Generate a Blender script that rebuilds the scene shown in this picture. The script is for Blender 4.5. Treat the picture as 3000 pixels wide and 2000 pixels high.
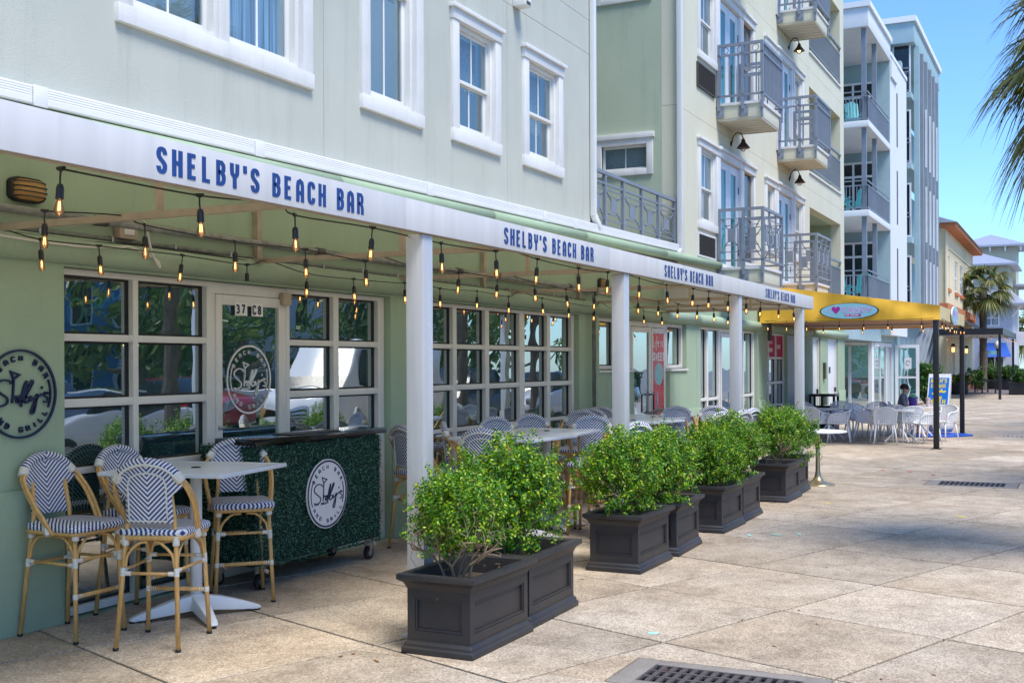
import bpy, math, random
from mathutils import Vector, Matrix
R = random.Random(7)
S = bpy.context.scene
COL = S.collection
for o in list(bpy.data.objects): bpy.data.objects.remove(o)
PI = math.pi
def rad(a): return a * PI / 180

# ---------------------------------------------------------------- camera, sky, sun, exposure
az, roll = rad(26.0886), rad(-0.2389)
fw = Vector((math.cos(az), math.sin(az), 0)); rt = Vector((math.sin(az), -math.cos(az), 0)); up = Vector((0, 0, 1))
r2 = rt * math.cos(roll) + up * math.sin(roll); u2 = -rt * math.sin(roll) + up * math.cos(roll)
cd = bpy.data.cameras.new('camera'); cam = bpy.data.objects.new('camera', cd); COL.objects.link(cam)
cam.matrix_world = Matrix(((r2.x, u2.x, -fw.x, 0), (r2.y, u2.y, -fw.y, 0), (r2.z, u2.z, -fw.z, 1.8), (0, 0, 0, 1)))
cd.lens = 3391.3 / 3000 * 36; cd.sensor_width = 36; cd.shift_y = 66 / 3000; cd.clip_start = 0.1; cd.clip_end = 3000
S.camera = cam
S.render.resolution_x, S.render.resolution_y = 1024, 682
W = bpy.data.worlds.new('World'); S.world = W; W.use_nodes = True
SUN_EL, SUN_AZ = 62, -118          # degrees; azimuth measured from +X towards +Y
nt = W.node_tree; nt.nodes.clear()
sk = nt.nodes.new('ShaderNodeTexSky'); sk.sky_type = 'NISHITA'; sk.sun_disc = False
sk.sun_elevation = rad(SUN_EL); sk.sun_rotation = rad(90 - SUN_AZ); sk.air_density = 1.0; sk.dust_density = 0.4; sk.ozone_density = 4.0
bg = nt.nodes.new('ShaderNodeBackground'); bg.inputs[1].default_value = 0.125
wo = nt.nodes.new('ShaderNodeOutputWorld')
tnt = nt.nodes.new('ShaderNodeMix'); tnt.data_type = 'RGBA'; tnt.blend_type = 'MULTIPLY'; tnt.inputs[0].default_value = 1; tnt.inputs[7].default_value = (.64, .88, 1.14, 1)
nt.links.new(sk.outputs[0], tnt.inputs[6]); nt.links.new(tnt.outputs[2], bg.inputs[0]); nt.links.new(bg.outputs[0], wo.inputs[0])
sl = bpy.data.lights.new('sun', 'SUN'); sl.energy = 2.5; sl.angle = rad(24); sl.color = (1, 0.94, 0.85)
so = bpy.data.objects.new('sun', sl); COL.objects.link(so)
sd = Vector((math.cos(rad(SUN_EL)) * math.cos(rad(SUN_AZ)), math.cos(rad(SUN_EL)) * math.sin(rad(SUN_AZ)), math.sin(rad(SUN_EL))))
so.rotation_euler = sd.to_track_quat('Z', 'Y').to_euler()
S.view_settings.view_transform = 'Standard'; S.view_settings.look = 'None'; S.view_settings.gamma = 1
S.view_settings.exposure = 1.0
S.render.engine = 'CYCLES'; S.cycles.max_bounces = 8; S.cycles.transparent_max_bounces = 24
S.cycles.caustics_reflective = False; S.cycles.caustics_refractive = False

# ---------------------------------------------------------------- materials
def lin(c):
    return tuple((x / 255 / 12.92 if x / 255 <= .04045 else ((x / 255 + .055) / 1.055) ** 2.4) for x in c)
def newmat(name):
    m = bpy.data.materials.new(name); m.use_nodes = True; t = m.node_tree; t.nodes.clear()
    o = t.nodes.new('ShaderNodeOutputMaterial'); return m, t, o
def N(t, ty, **k):
    n = t.nodes.new(ty)
    for a, b in k.items(): setattr(n, a, b)
    return n
def mat(name, col, rough=.6, metal=0, var=.12, vs=3, bump=0, bs=60, spec=.5, col2=None, coat=0, objvar=0, dirt=0, stretch=None, trans=0, subs=0):
    m, t, o = newmat(name)
    p = N(t, 'ShaderNodeBsdfPrincipled'); t.links.new(p.outputs[0], o.inputs[0])
    p.inputs['Roughness'].default_value = rough; p.inputs['Metallic'].default_value = metal
    p.inputs['Specular IOR Level'].default_value = spec; p.inputs['Coat Weight'].default_value = coat
    tc = N(t, 'ShaderNodeTexCoord'); src = tc.outputs['Object']
    if stretch:
        mp = N(t, 'ShaderNodeMapping'); mp.inputs['Scale'].default_value = stretch; t.links.new(src, mp.inputs[0]); src = mp.outputs[0]
    n1 = N(t, 'ShaderNodeTexNoise'); n1.inputs['Scale'].default_value = vs; n1.inputs['Detail'].default_value = 6; t.links.new(src, n1.inputs[0])
    rp = N(t, 'ShaderNodeValToRGB'); e = rp.color_ramp.elements; e[0].position = .3; e[1].position = .7
    c2 = col2 or tuple(min(1, c * (1 + var)) for c in col)
    c1 = tuple(c * (1 - var) for c in col) if not col2 else col
    e[0].color = (*c1, 1); e[1].color = (*c2, 1); t.links.new(n1.outputs[0], rp.inputs[0]); cs = rp.outputs[0]
    if dirt:
        n2 = N(t, 'ShaderNodeTexNoise'); n2.inputs['Scale'].default_value = .9; n2.inputs['Detail'].default_value = 8; n2.inputs['Roughness'].default_value = .7
        mp2 = N(t, 'ShaderNodeMapping'); mp2.inputs['Scale'].default_value = (5, 5, .45); t.links.new(tc.outputs['Object'], mp2.inputs[0]); t.links.new(mp2.outputs[0], n2.inputs[0])
        r2_ = N(t, 'ShaderNodeMapRange'); r2_.inputs[1].default_value = .52; r2_.inputs[2].default_value = .75; r2_.inputs[3].default_value = 0; r2_.inputs[4].default_value = dirt; t.links.new(n2.outputs[0], r2_.inputs[0])
        mx = N(t, 'ShaderNodeMix', data_type='RGBA'); t.links.new(r2_.outputs[0], mx.inputs[0]); t.links.new(cs, mx.inputs[6]); mx.inputs[7].default_value = (*[c * .55 for c in col], 1); cs = mx.outputs[2]
    if objvar:
        oi = N(t, 'ShaderNodeObjectInfo'); mr = N(t, 'ShaderNodeMapRange'); mr.inputs[3].default_value = 1 - objvar; mr.inputs[4].default_value = 1 + objvar
        t.links.new(oi.outputs['Random'], mr.inputs[0])
        hs = N(t, 'ShaderNodeHueSaturation'); t.links.new(mr.outputs[0], hs.inputs['Value']); t.links.new(cs, hs.inputs['Color']); cs = hs.outputs[0]
    t.links.new(cs, p.inputs['Base Color'])
    if bump:
        n3 = N(t, 'ShaderNodeTexNoise'); n3.inputs['Scale'].default_value = bs; n3.inputs['Detail'].default_value = 3; t.links.new(tc.outputs['Object'], n3.inputs[0])
        b = N(t, 'ShaderNodeBump'); b.inputs['Strength'].default_value = bump; b.inputs['Distance'].default_value = .01; t.links.new(n3.outputs[0], b.inputs['Height']); t.links.new(b.outputs[0], p.inputs['Normal'])
    return m
def emis(name, col, s):
    m, t, o = newmat(name); e = N(t, 'ShaderNodeEmission'); e.inputs[0].default_value = (*col, 1); e.inputs[1].default_value = s; t.links.new(e.outputs[0], o.inputs[0]); return m
def glassmat(name, tint, ior=1.75, base=0.0, wob=0.02, haze=.03, haze_col=(.4, .5, .5)):
    m, t, o = newmat(name)
    tr = N(t, 'ShaderNodeBsdfTransparent'); tr.inputs[0].default_value = (*tint, 1)
    gl = N(t, 'ShaderNodeBsdfGlossy'); gl.inputs['Roughness'].default_value = 0.0; gl.inputs[0].default_value = (.93, .98, 1, 1)
    fr = N(t, 'ShaderNodeFresnel'); fr.inputs[0].default_value = ior
    ad = N(t, 'ShaderNodeMath', operation='ADD'); ad.inputs[1].default_value = base; t.links.new(fr.outputs[0], ad.inputs[0])
    ge = N(t, 'ShaderNodeNewGeometry'); iv = N(t, 'ShaderNodeMath', operation='SUBTRACT'); iv.inputs[0].default_value = 1; t.links.new(ge.outputs['Backfacing'], iv.inputs[1])
    fb = N(t, 'ShaderNodeMath', operation='MULTIPLY'); fb.use_clamp = True; t.links.new(ad.outputs[0], fb.inputs[0]); t.links.new(iv.outputs[0], fb.inputs[1]); ad = fb
    mx = N(t, 'ShaderNodeMixShader'); t.links.new(ad.outputs[0], mx.inputs[0]); t.links.new(tr.outputs[0], mx.inputs[1]); t.links.new(gl.outputs[0], mx.inputs[2])
    if wob:
        tc = N(t, 'ShaderNodeTexCoord'); n = N(t, 'ShaderNodeTexNoise'); n.inputs['Scale'].default_value = 1.3; n.inputs['Detail'].default_value = 1
        t.links.new(tc.outputs['Object'], n.inputs[0]); b = N(t, 'ShaderNodeBump'); b.inputs['Strength'].default_value = wob; b.inputs['Distance'].default_value = .3
        t.links.new(n.outputs[0], b.inputs['Height']); t.links.new(b.outputs[0], gl.inputs['Normal'])
    df = N(t, 'ShaderNodeBsdfDiffuse'); df.inputs[0].default_value = (*haze_col, 1); m3 = N(t, 'ShaderNodeMixShader'); m3.inputs[0].default_value = haze  # diffuse haze mixed in to brighten dark panes, fill light put into the colour
    t.links.new(mx.outputs[0], m3.inputs[1]); t.links.new(df.outputs[0], m3.inputs[2]); t.links.new(m3.outputs[0], o.inputs[0]); return m

MINT = mat('mint_stucco', (.475, .49, .43), .9, var=.05, bump=.35, bs=110, dirt=.35, vs=1.2)
GREEN = mat('green_stucco', (.345, .45, .32), .9, var=.07, bump=.4, bs=100, dirt=.35, vs=1)
CREAM = mat('sunlit_cream_stucco', (.64, .62, .48), .9, var=.04, bump=.4, bs=60, dirt=.25, vs=.8)  # lit copy of the wall stucco, warm light put into the colour
SAGE_SHADE = mat('shaded_sage_stucco', (.42, .48, .36), .9, var=.05, bump=.4, bs=60, dirt=.3, vs=.8)  # same stucco on side walls and recesses, shade put into the colour
TRIM = mat('white_trim', (.69, .685, .67), .75, var=.05, bump=.15, bs=60, dirt=.3)
VINYL = mat('white_vinyl_frame', (.72, .71, .67), .45, var=.04, dirt=.12)
ALU = mat('cream_storefront_frame', (.70, .69, .655), .5, var=.06, dirt=.15, bump=.05)
SHADOWGAP = mat('black_gasket', (.015, .017, .02), .6)
GLASS = glassmat('storefront_glass', (.52, .80, .82), 2.0, .38, haze=.05, haze_col=(.22, .46, .50))
WGLASS = glassmat('window_glass', (.82, .9, .93), 1.6, .05)
TEALGLASS = glassmat('teal_door_glass', (.40, .9, .92), 1.5, .0)
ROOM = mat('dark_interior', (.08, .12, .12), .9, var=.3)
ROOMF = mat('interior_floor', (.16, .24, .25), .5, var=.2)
BLIND = mat('grey_blind', (.36, .38, .39), .8, var=.3, vs=14, stretch=(1, 1, 8))
CURTAIN = mat('pale_blue_curtain', (.34, .41, .50), .9, var=.8, vs=6, stretch=(6, 1, .12))
GUT = mat('white_gutter', (.74, .74, .73), .35, var=.03, dirt=.06)
PIPEG = mat('green_moulding', (.31, .41, .28), .8, var=.06, bump=.3, bs=60, dirt=.2)
FABW = mat('white_awning_vinyl', (.61, .605, .605), .5, var=.07, vs=2, dirt=.22, stretch=(3, 1, .4))
FABIN = mat('cream_awning_underside', (.45, .42, .33), .8, var=.06)
BEAM = mat('tan_steel_frame', (.40, .33, .25), .6, var=.12, vs=8, bump=.1)
POSTM = mat('aluminium_post', (.60, .61, .64), .38, .35, var=.06, vs=3, stretch=(8, 8, .6))
CONDUIT = mat('galvanised_conduit', (.22, .23, .21), .6, .3, var=.3, vs=14, bump=.2)
BLACKP = mat('black_plastic', (.012, .013, .016), .45, var=.2)
WIRE = mat('black_cable', (.01, .01, .012), .6)
NAVY = mat('navy_print', (.012, .055, .22), .6, var=.1)
NAVYD = mat('dark_navy_print', (.012, .02, .07), .5, var=.1)
WPRINT = mat('white_print', (.8, .8, .8), .6, var=.03)
BAMBOO = mat('honey_bamboo', (.62, .37, .13), .45, var=.22, vs=10, stretch=(6, 6, 1), bump=.08, bs=30)
BIND = mat('cream_binding', (.72, .70, .63), .7, var=.08, vs=60, bump=.3, bs=150)
WTABLE = mat('white_table_paint', (.72, .76, .80), .25, var=.03, dirt=.05)
CAST = mat('white_cast_metal', (.76, .78, .80), .35, var=.03)
PLANT = mat('charcoal_planter', (.017, .019, .026), .5, col2=(.040, .034, .030), vs=1.9, bump=.12, bs=120, dirt=.25)
SOIL = mat('planter_soil', (.06, .04, .025), .95, var=.5, vs=25, bump=.6, bs=60)
LEAF = None
FABT = None
BARK = mat('shrub_bark', (.26, .19, .12), .85, var=.25, vs=20)
RAIL = mat('grey_railing', (.21, .24, .29), .5, .1, var=.08)
SOFFIT = mat('balcony_soffit', (.56, .54, .45), .8, var=.05)
LOUVER = mat('dark_louver', (.06, .055, .05), .7, var=.2)
TEALP = mat('teal_wood', (.03, .36, .40), .5, var=.1)
BRONZE = mat('bronze_lamp', (.05, .03, .022), .5, .4, var=.3)
WHITEB = mat('white_stucco_far', (.70, .72, .74), .85, var=.03, dirt=.06)
BLUEG = mat('pale_aqua_stucco', (.34, .47, .50), .85, var=.05, dirt=.06)
DKWIN = mat('dark_window', (.02, .025, .03), .1, var=.3)
YEL = mat('yellow_awning_canvas', (.88, .50, .045), .75, var=.09, vs=2.5, bump=.3, bs=5)
YELS = mat('pale_yellow_canvas', (.62, .52, .28), .8, var=.08)
WOODC = mat('wood_soffit', (.44, .22, .10), .6, var=.2, vs=4, stretch=(1, 9, 1))
BLACKM = mat('black_steel', (.012, .012, .014), .45, var=.2)
NETW = mat('white_resin', (.78, .80, .82), .4, var=.04)
PINK = mat('pink_panel', (.50, .02, .10), .7, spec=.2, var=.08)
BEIGE = mat('beige_stucco', (.74, .61, .38), .9, var=.05, bump=.2, bs=40, dirt=.1)
ORANGE = mat('terracotta_paint', (.52, .17, .06), .85, var=.12, dirt=.1)
GREYB = mat('pale_grey_stucco', (.52, .53, .58), .9, var=.04)
OLIVEB = mat('pale_khaki_stucco', (.50, .49, .38), .9, var=.04)
ROOFM = mat('grey_metal_roof', (.42, .43, .48), .4, .3, var=.06)
ROOFD = mat('dark_metal_roof', (.05, .05, .055), .5, .2, var=.1)
BLUEC = mat('blue_awning_canvas', (.01, .09, .42), .7, var=.08)
BULBG = None
AMBER = mat('amber_lens', (.42, .24, .07), .4, var=.1)
STEEL = mat('steel_caster', (.45, .45, .47), .35, .8, var=.1)
ASPH = mat('asphalt', (.17, .17, .175), .9, var=.2, vs=20, bump=.3)
SKIN = mat('skin', (.58, .32, .22), .55, var=.05)
HAIR = mat('brown_hair', (.03, .015, .01), .7, var=.3, vs=30)
SHIRT = mat('grey_shirt', (.22, .22, .26), .9, var=.1)

def weave(name, dark, k1, k2, ax='z', amp=1.0):
    # chevron weave: stripes follow |x| and the long axis
    m, t, o = newmat(name); p = N(t, 'ShaderNodeBsdfPrincipled'); t.links.new(p.outputs[0], o.inputs[0]); p.inputs['Roughness'].default_value = .55
    tc = N(t, 'ShaderNodeTexCoord'); s = N(t, 'ShaderNodeSeparateXYZ'); t.links.new(tc.outputs['Object'], s.inputs[0])
    q = {'x': 0, 'y': 1, 'z': 2}[ax]
    def snap(out, st):
        n = N(t, 'ShaderNodeMath', operation='SNAP'); n.inputs[1].default_value = st; t.links.new(out, n.inputs[0]); return n.outputs[0]
    ab = N(t, 'ShaderNodeMath', operation='ABSOLUTE'); t.links.new(snap(s.outputs[0], .0055), ab.inputs[0])
    m1 = N(t, 'ShaderNodeMath', operation='MULTIPLY'); m1.inputs[1].default_value = k1; t.links.new(ab.outputs[0], m1.inputs[0])
    m2 = N(t, 'ShaderNodeMath', operation='MULTIPLY'); m2.inputs[1].default_value = k2; t.links.new(s.outputs[q], m2.inputs[0])
    sb = N(t, 'ShaderNodeMath', operation='SUBTRACT'); t.links.new(m2.outputs[0], sb.inputs[0]); t.links.new(m1.outputs[0], sb.inputs[1])
    f = N(t, 'ShaderNodeMath', operation='FRACT'); t.links.new(sb.outputs[0], f.inputs[0])
    g = N(t, 'ShaderNodeMath', operation='GREATER_THAN'); g.inputs[1].default_value = .5; t.links.new(f.outputs[0], g.inputs[0])
    mx = N(t, 'ShaderNodeMix', data_type='RGBA'); t.links.new(g.outputs[0], mx.inputs[0]); mx.inputs[6].default_value = (*dark, 1); mx.inputs[7].default_value = (.88, .88, .86, 1)
    wv = N(t, 'ShaderNodeTexWave'); wv.inputs['Scale'].default_value = 60; t.links.new(tc.outputs['Object'], wv.inputs[0])
    mm = N(t, 'ShaderNodeMix', data_type='RGBA', blend_type='MULTIPLY'); mm.inputs[0].default_value = .15; t.links.new(mx.outputs[2], mm.inputs[6]); t.links.new(wv.outputs[0], mm.inputs[7])
    t.links.new(mm.outputs[2], p.inputs['Base Color'])
    b = N(t, 'ShaderNodeBump'); b.inputs['Strength'].default_value = .4; b.inputs['Distance'].default_value = .003; t.links.new(wv.outputs[0], b.inputs['Height']); t.links.new(b.outputs[0], p.inputs['Normal'])
    return m
CHEV = weave('blue_white_chevron', (.008, .04, .22), 31, 31)
CHEVS = weave('blue_white_chevron_seat', (.008, .04, .22), 31, 31, 'y')

def leafmat(name, a, b, c, rough=.4):
    m, t, o = newmat(name); p = N(t, 'ShaderNodeBsdfPrincipled'); p.inputs['Roughness'].default_value = rough
    g = N(t, 'ShaderNodeNewGeometry'); rp = N(t, 'ShaderNodeValToRGB'); el = rp.color_ramp.elements
    el[0].position = 0; el[0].color = (*a, 1); el[1].position = 1; el[1].color = (*c, 1)
    e = el.new(.62); e.color = (*b, 1)
    t.links.new(g.outputs['Random Per Island'], rp.inputs[0]); t.links.new(rp.outputs[0], p.inputs['Base Color'])
    tl = N(t, 'ShaderNodeBsdfTranslucent'); t.links.new(rp.outputs[0], tl.inputs[0])
    mx = N(t, 'ShaderNodeMixShader'); mx.inputs[0].default_value = .35; t.links.new(p.outputs[0], mx.inputs[1]); t.links.new(tl.outputs[0], mx.inputs[2]); t.links.new(mx.outputs[0], o.inputs[0])
    return m
LEAF = leafmat('boxwood_leaf', (.015, .085, .005), (.10, .31, .008), (.50, .62, .02))
LEAFO = leafmat('rusty_leaf', (.25, .12, .02), (.35, .2, .03), (.5, .3, .04))
TURF = leafmat('artificial_hedge_leaf', (.010, .055, .034), (.03, .16, .10), (.22, .48, .35), .35)
TREEL = leafmat('tree_leaf', (.05, .11, .02), (.12, .22, .05), (.26, .34, .09))
PALML = leafmat('palm_leaf', (.06, .09, .02), (.16, .19, .04), (.34, .28, .08))
def bulbmat():
    m, t, o = newmat('bulb_glass'); tr = N(t, 'ShaderNodeBsdfTransparent'); tr.inputs[0].default_value = (1, .9, .74, 1)
    gl = N(t, 'ShaderNodeBsdfGlossy'); gl.inputs['Roughness'].default_value = .05
    em = N(t, 'ShaderNodeEmission'); em.inputs[0].default_value = (1, .5, .16, 1); em.inputs[1].default_value = .35
    lw = N(t, 'ShaderNodeFresnel'); lw.inputs[0].default_value = 1.6
    a = N(t, 'ShaderNodeAddShader'); m1 = N(t, 'ShaderNodeMixShader'); m1.inputs[0].default_value = .16
    t.links.new(tr.outputs[0], m1.inputs[1]); t.links.new(em.outputs[0], m1.inputs[2])
    m2 = N(t, 'ShaderNodeMixShader'); t.links.new(lw.outputs[0], m2.inputs[0]); t.links.new(m1.outputs[0], m2.inputs[1]); t.links.new(gl.outputs[0], m2.inputs[2]); t.links.new(m2.outputs[0], o.inputs[0]); return m
def translucent(name, col, f):
    m, t, o = newmat(name); d = N(t, 'ShaderNodeBsdfDiffuse'); tl = N(t, 'ShaderNodeBsdfTranslucent'); mx = N(t, 'ShaderNodeMixShader'); mx.inputs[0].default_value = f
    d.inputs[0].default_value = (*col, 1); tl.inputs[0].default_value = (*col, 1); t.links.new(d.outputs[0], mx.inputs[1]); t.links.new(tl.outputs[0], mx.inputs[2]); t.links.new(mx.outputs[0], o.inputs[0]); return m
FABT = translucent('translucent_white_vinyl', (.88, .82, .68), .62)
YELT = translucent('translucent_yellow_canvas', (.85, .52, .06), .5)
BULBG = bulbmat()
FIL = emis('filament', (1, .42, .13), 7)
GLOW = emis('warm_lamp', (1, .5, .16), 5)

def pavemat():
    m, t, o = newmat('exposed_aggregate_concrete'); p = N(t, 'ShaderNodeBsdfPrincipled'); t.links.new(p.outputs[0], o.inputs[0]); p.inputs['Roughness'].default_value = .75
    g = N(t, 'ShaderNodeNewGeometry'); pos = g.outputs['Position']; oi0 = N(t, 'ShaderNodeObjectInfo')
    ml = N(t, 'ShaderNodeMath', operation='MULTIPLY'); ml.inputs[1].default_value = 37.0; t.links.new(oi0.outputs['Random'], ml.inputs[0])
    va = N(t, 'ShaderNodeVectorMath', operation='ADD'); t.links.new(pos, va.inputs[0]); t.links.new(ml.outputs[0], va.inputs[1]); pos = va.outputs[0]
    def noise(s, d=6, r=.6):
        n = N(t, 'ShaderNodeTexNoise'); n.inputs['Scale'].default_value = s; n.inputs['Detail'].default_value = d; n.inputs['Roughness'].default_value = r; t.links.new(pos, n.inputs[0]); return n.outputs[0]
    def ramp(src, p0, c0, p1, c1):
        r_ = N(t, 'ShaderNodeValToRGB'); e = r_.color_ramp.elements; e[0].position = p0; e[1].position = p1; e[0].color = (*c0, 1); e[1].color = (*c1, 1); t.links.new(src, r_.inputs[0]); return r_.outputs[0]
    def mult(a, b, f=1):
        mx = N(t, 'ShaderNodeMix', data_type='RGBA', blend_type='MULTIPLY'); mx.inputs[0].default_value = f; t.links.new(a, mx.inputs[6]); t.links.new(b, mx.inputs[7]); return mx.outputs[2]
    base = ramp(noise(.45), .38, (.45, .365, .27), .62, (.55, .475, .385))
    vor = N(t, 'ShaderNodeTexVoronoi'); vor.inputs['Scale'].default_value = 95; t.links.new(pos, vor.inputs[0])
    hs = N(t, 'ShaderNodeSeparateColor'); t.links.new(vor.outputs['Color'], hs.inputs[0])
    peb = ramp(hs.outputs[0], .1, (.55, .51, .47), .9, (1.32, 1.30, 1.25))
    c = mult(base, peb, .7)
    c = mult(c, ramp(noise(1.6, 9, .72), .36, (.50, .47, .44), .56, (1, 1, 1)), .52)
    c = mult(c, ramp(noise(5, 8, .7), .34, (.6, .57, .55), .52, (1, 1, 1)), .6)
    oi = N(t, 'ShaderNodeObjectInfo'); mr = N(t, 'ShaderNodeMapRange'); mr.inputs[3].default_value = .84; mr.inputs[4].default_value = 1.12; t.links.new(oi.outputs['Random'], mr.inputs[0])
    hv = N(t, 'ShaderNodeHueSaturation'); t.links.new(mr.outputs[0], hv.inputs['Value']); t.links.new(c, hv.inputs['Color'])
    t.links.new(hv.outputs[0], p.inputs['Base Color'])
    b = N(t, 'ShaderNodeBump'); b.inputs['Strength'].default_value = .5; b.inputs['Distance'].default_value = .004; t.links.new(vor.outputs['Distance'], b.inputs['Height']); t.links.new(b.outputs[0], p.inputs['Normal'])
    return m
PAVE = pavemat()
JOINT = mat('dark_joint', (.03, .026, .022), .95, var=.3)
CONC = mat('grey_concrete', (.24, .215, .19), .85, var=.15, vs=4, bump=.4, bs=70, dirt=.4)
IRON = mat('cast_iron', (.10, .085, .085), .6, .3, var=.25, vs=20, bump=.2)

# ---------------------------------------------------------------- mesh helpers
class M:
    def __init__(s): s.v = []; s.f = []
    def add(s, vs, fs):
        b = len(s.v); s.v += [tuple(v) for v in vs]; s.f += [tuple(i + b for i in f) for f in fs]; return s
    def box(s, x0, x1, y0, y1, z0, z1):
        return s.add([(x0, y0, z0), (x1, y0, z0), (x1, y1, z0), (x0, y1, z0), (x0, y0, z1), (x1, y0, z1), (x1, y1, z1), (x0, y1, z1)],
                     [(0, 3, 2, 1), (4, 5, 6, 7), (0, 1, 5, 4), (1, 2, 6, 5), (2, 3, 7, 6), (3, 0, 4, 7)])
    def bar(s, a, b, w, h, upv=(0, 0, 1)):   # rectangular bar between two points
        a = Vector(a); b = Vector(b); d = (b - a).normalized(); u = Vector(upv)
        if abs(d.dot(u)) > .95: u = Vector((0, 1, 0))
        r_ = d.cross(u).normalized(); u = r_.cross(d)
        vs = [p + r_ * (w / 2 * i) + u * (h / 2 * j) for p in (a, b) for i, j in ((-1, -1), (1, -1), (1, 1), (-1, 1))]
        return s.add(vs, [(0, 1, 2, 3), (7, 6, 5, 4), (0, 4, 5, 1), (1, 5, 6, 2), (2, 6, 7, 3), (3, 7, 4, 0)])
    def tube(s, pts, r, n=8, caps=True, closed=False):
        P = [Vector(p) for p in pts]; k = len(P); rs = r if isinstance(r, (list, tuple)) else [r] * k
        b = len(s.v); prev = None
        for i, p in enumerate(P):
            if closed: d = (P[(i + 1) % k] - P[i - 1]).normalized()
            else: d = (P[min(i + 1, k - 1)] - P[max(i - 1, 0)]).normalized()
            if prev is None:
                a = Vector((0, 0, 1)) if abs(d.z) < .9 else Vector((1, 0, 0)); q = d.cross(a).normalized()
            else:
                q = (prev - d * prev.dot(d))
                q = q.normalized() if q.length > 1e-6 else d.orthogonal().normalized()
            prev = q; w = d.cross(q)
            for j in range(n):
                an = 2 * PI * j / n; s.v.append(tuple(p + (q * math.cos(an) + w * math.sin(an)) * rs[i]))
        m_ = k if closed else k - 1
        for i in range(m_):
            for j in range(n):
                a0 = b + i * n + j; a1 = b + i * n + (j + 1) % n; c0 = b + ((i + 1) % k) * n + j; c1 = b + ((i + 1) % k) * n + (j + 1) % n
                s.f.append((a0, a1, c1, c0))
        if caps and not closed:
            s.f.append(tuple(b + j for j in range(n))[::-1]); s.f.append(tuple(b + (k - 1) * n + j for j in range(n)))
        return s
    def lathe(s, prof, n=16, c=(0, 0, 0)):   # prof: (radius, z)
        b = len(s.v)
        for r_, z in prof:
            for j in range(n):
                a = 2 * PI * j / n; s.v.append((c[0] + r_ * math.cos(a), c[1] + r_ * math.sin(a), c[2] + z))
        for i in range(len(prof) - 1):
            for j in range(n):
                s.f.append((b + i * n + j, b + i * n + (j + 1) % n, b + (i + 1) * n + (j + 1) % n, b + (i + 1) * n + j))
        s.f.append(tuple(b + j for j in range(n))[::-1]); s.f.append(tuple(b + (len(prof) - 1) * n + j for j in range(n)))
        return s
    def prism(s, poly, a, d):    # polygon of 3D points extruded by vector d
        P = [Vector(p) for p in poly]; d = Vector(d); k = len(P)
        s.add(P + [p + d for p in P], [tuple(range(k))[::-1], tuple(range(k, 2 * k))] + [(i, (i + 1) % k, (i + 1) % k + k, i + k) for i in range(k)])
        return s
    def xf(s, mtx):
        s.v = [tuple(mtx @ Vector(v)) for v in s.v]; return s
    def mesh(s, name, m, smooth=False, bev=0):
        me = bpy.data.meshes.new(name); me.from_pydata(s.v, [], s.f); me.materials.append(m)
        import bmesh
        bm = bmesh.new(); bm.from_mesh(me)
        bmesh.ops.recalc_face_normals(bm, faces=bm.faces)
        if bev: bmesh.ops.bevel(bm, geom=[e for e in bm.edges if len(e.link_faces) == 2 and e.calc_face_angle(0) > .5], offset=bev, segments=2, affect='EDGES', profile=.6)
        bm.to_mesh(me); bm.free()
        if smooth: me.shade_smooth()
        elif bev: me.shade_smooth(); me.set_sharp_from_angle(angle=rad(50))
        me.update(); return me
def link(name, me, parent=None, loc=(0, 0, 0), rz=0):
    o = bpy.data.objects.new(name, me); COL.objects.link(o); o.location = loc; o.rotation_euler[2] = rz
    if parent: o.parent = parent
    return o
def worldloc(p):
    v = Vector((0, 0, 0))
    while p: v += p.location; p = p.parent
    return v
def build(m_, name, mt, parent=None, smooth=False, bev=0, wc=True):   # wc: mesh given in world coordinates
    if wc and parent:
        L = worldloc(parent); m_.v = [(a - L.x, b - L.y, c - L.z) for a, b, c in m_.v]
    return link(name, m_.mesh(name, mt, smooth, bev), parent)
def top(name, label, cat, loc=(0, 0, 0), rz=0, group=None, kind=None):
    o = link(name, None, None, loc, rz); return tag(o, label, cat, group, kind)
def tag(o, label=None, cat=None, group=None, kind=None):
    if label: o['label'] = label
    if cat: o['category'] = cat
    if group: o['group'] = group
    if kind: o['kind'] = kind
    return o
_bc = {}
def bx(name, mt, parent, x0, x1, y0, y1, z0, z1, bev=0):   # box part, mesh shared between equal sizes
    d = (round(x1 - x0, 4), round(y1 - y0, 4), round(z1 - z0, 4)); key = (d, mt.name, bev)
    if key not in _bc: _bc[key] = M().box(-d[0] / 2, d[0] / 2, -d[1] / 2, d[1] / 2, -d[2] / 2, d[2] / 2).mesh(name, mt, bev=bev)
    L = worldloc(parent) if parent else Vector((0, 0, 0))
    return link(name, _bc[key], parent, ((x0 + x1) / 2 - L.x, (y0 + y1) / 2 - L.y, (z0 + z1) / 2 - L.z))
def arc(cx, cy, rx, ry, a0, a1, n=10): return [(cx + rx * math.cos(rad(a0 + (a1 - a0) * i / n)), cy + ry * math.sin(rad(a0 + (a1 - a0) * i / n))) for i in range(n + 1)]
def catmull(P, sub=4, closed=False):
    P = [Vector(p) for p in P]; out = []; n = len(P)
    rng = range(n if closed else n - 1)
    for i in rng:
        p0 = P[(i - 1) % n] if closed or i > 0 else P[0]; p1 = P[i]; p2 = P[(i + 1) % n]; p3 = P[(i + 2) % n] if closed or i + 2 < n else P[-1]
        for k in range(sub):
            t = k / sub; out.append(.5 * ((2 * p1) + (p2 - p0) * t + (2 * p0 - 5 * p1 + 4 * p2 - p3) * t * t + (3 * p1 - p0 - 3 * p2 + p3) * t ** 3))
    if not closed: out.append(P[-1])
    return out

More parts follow.
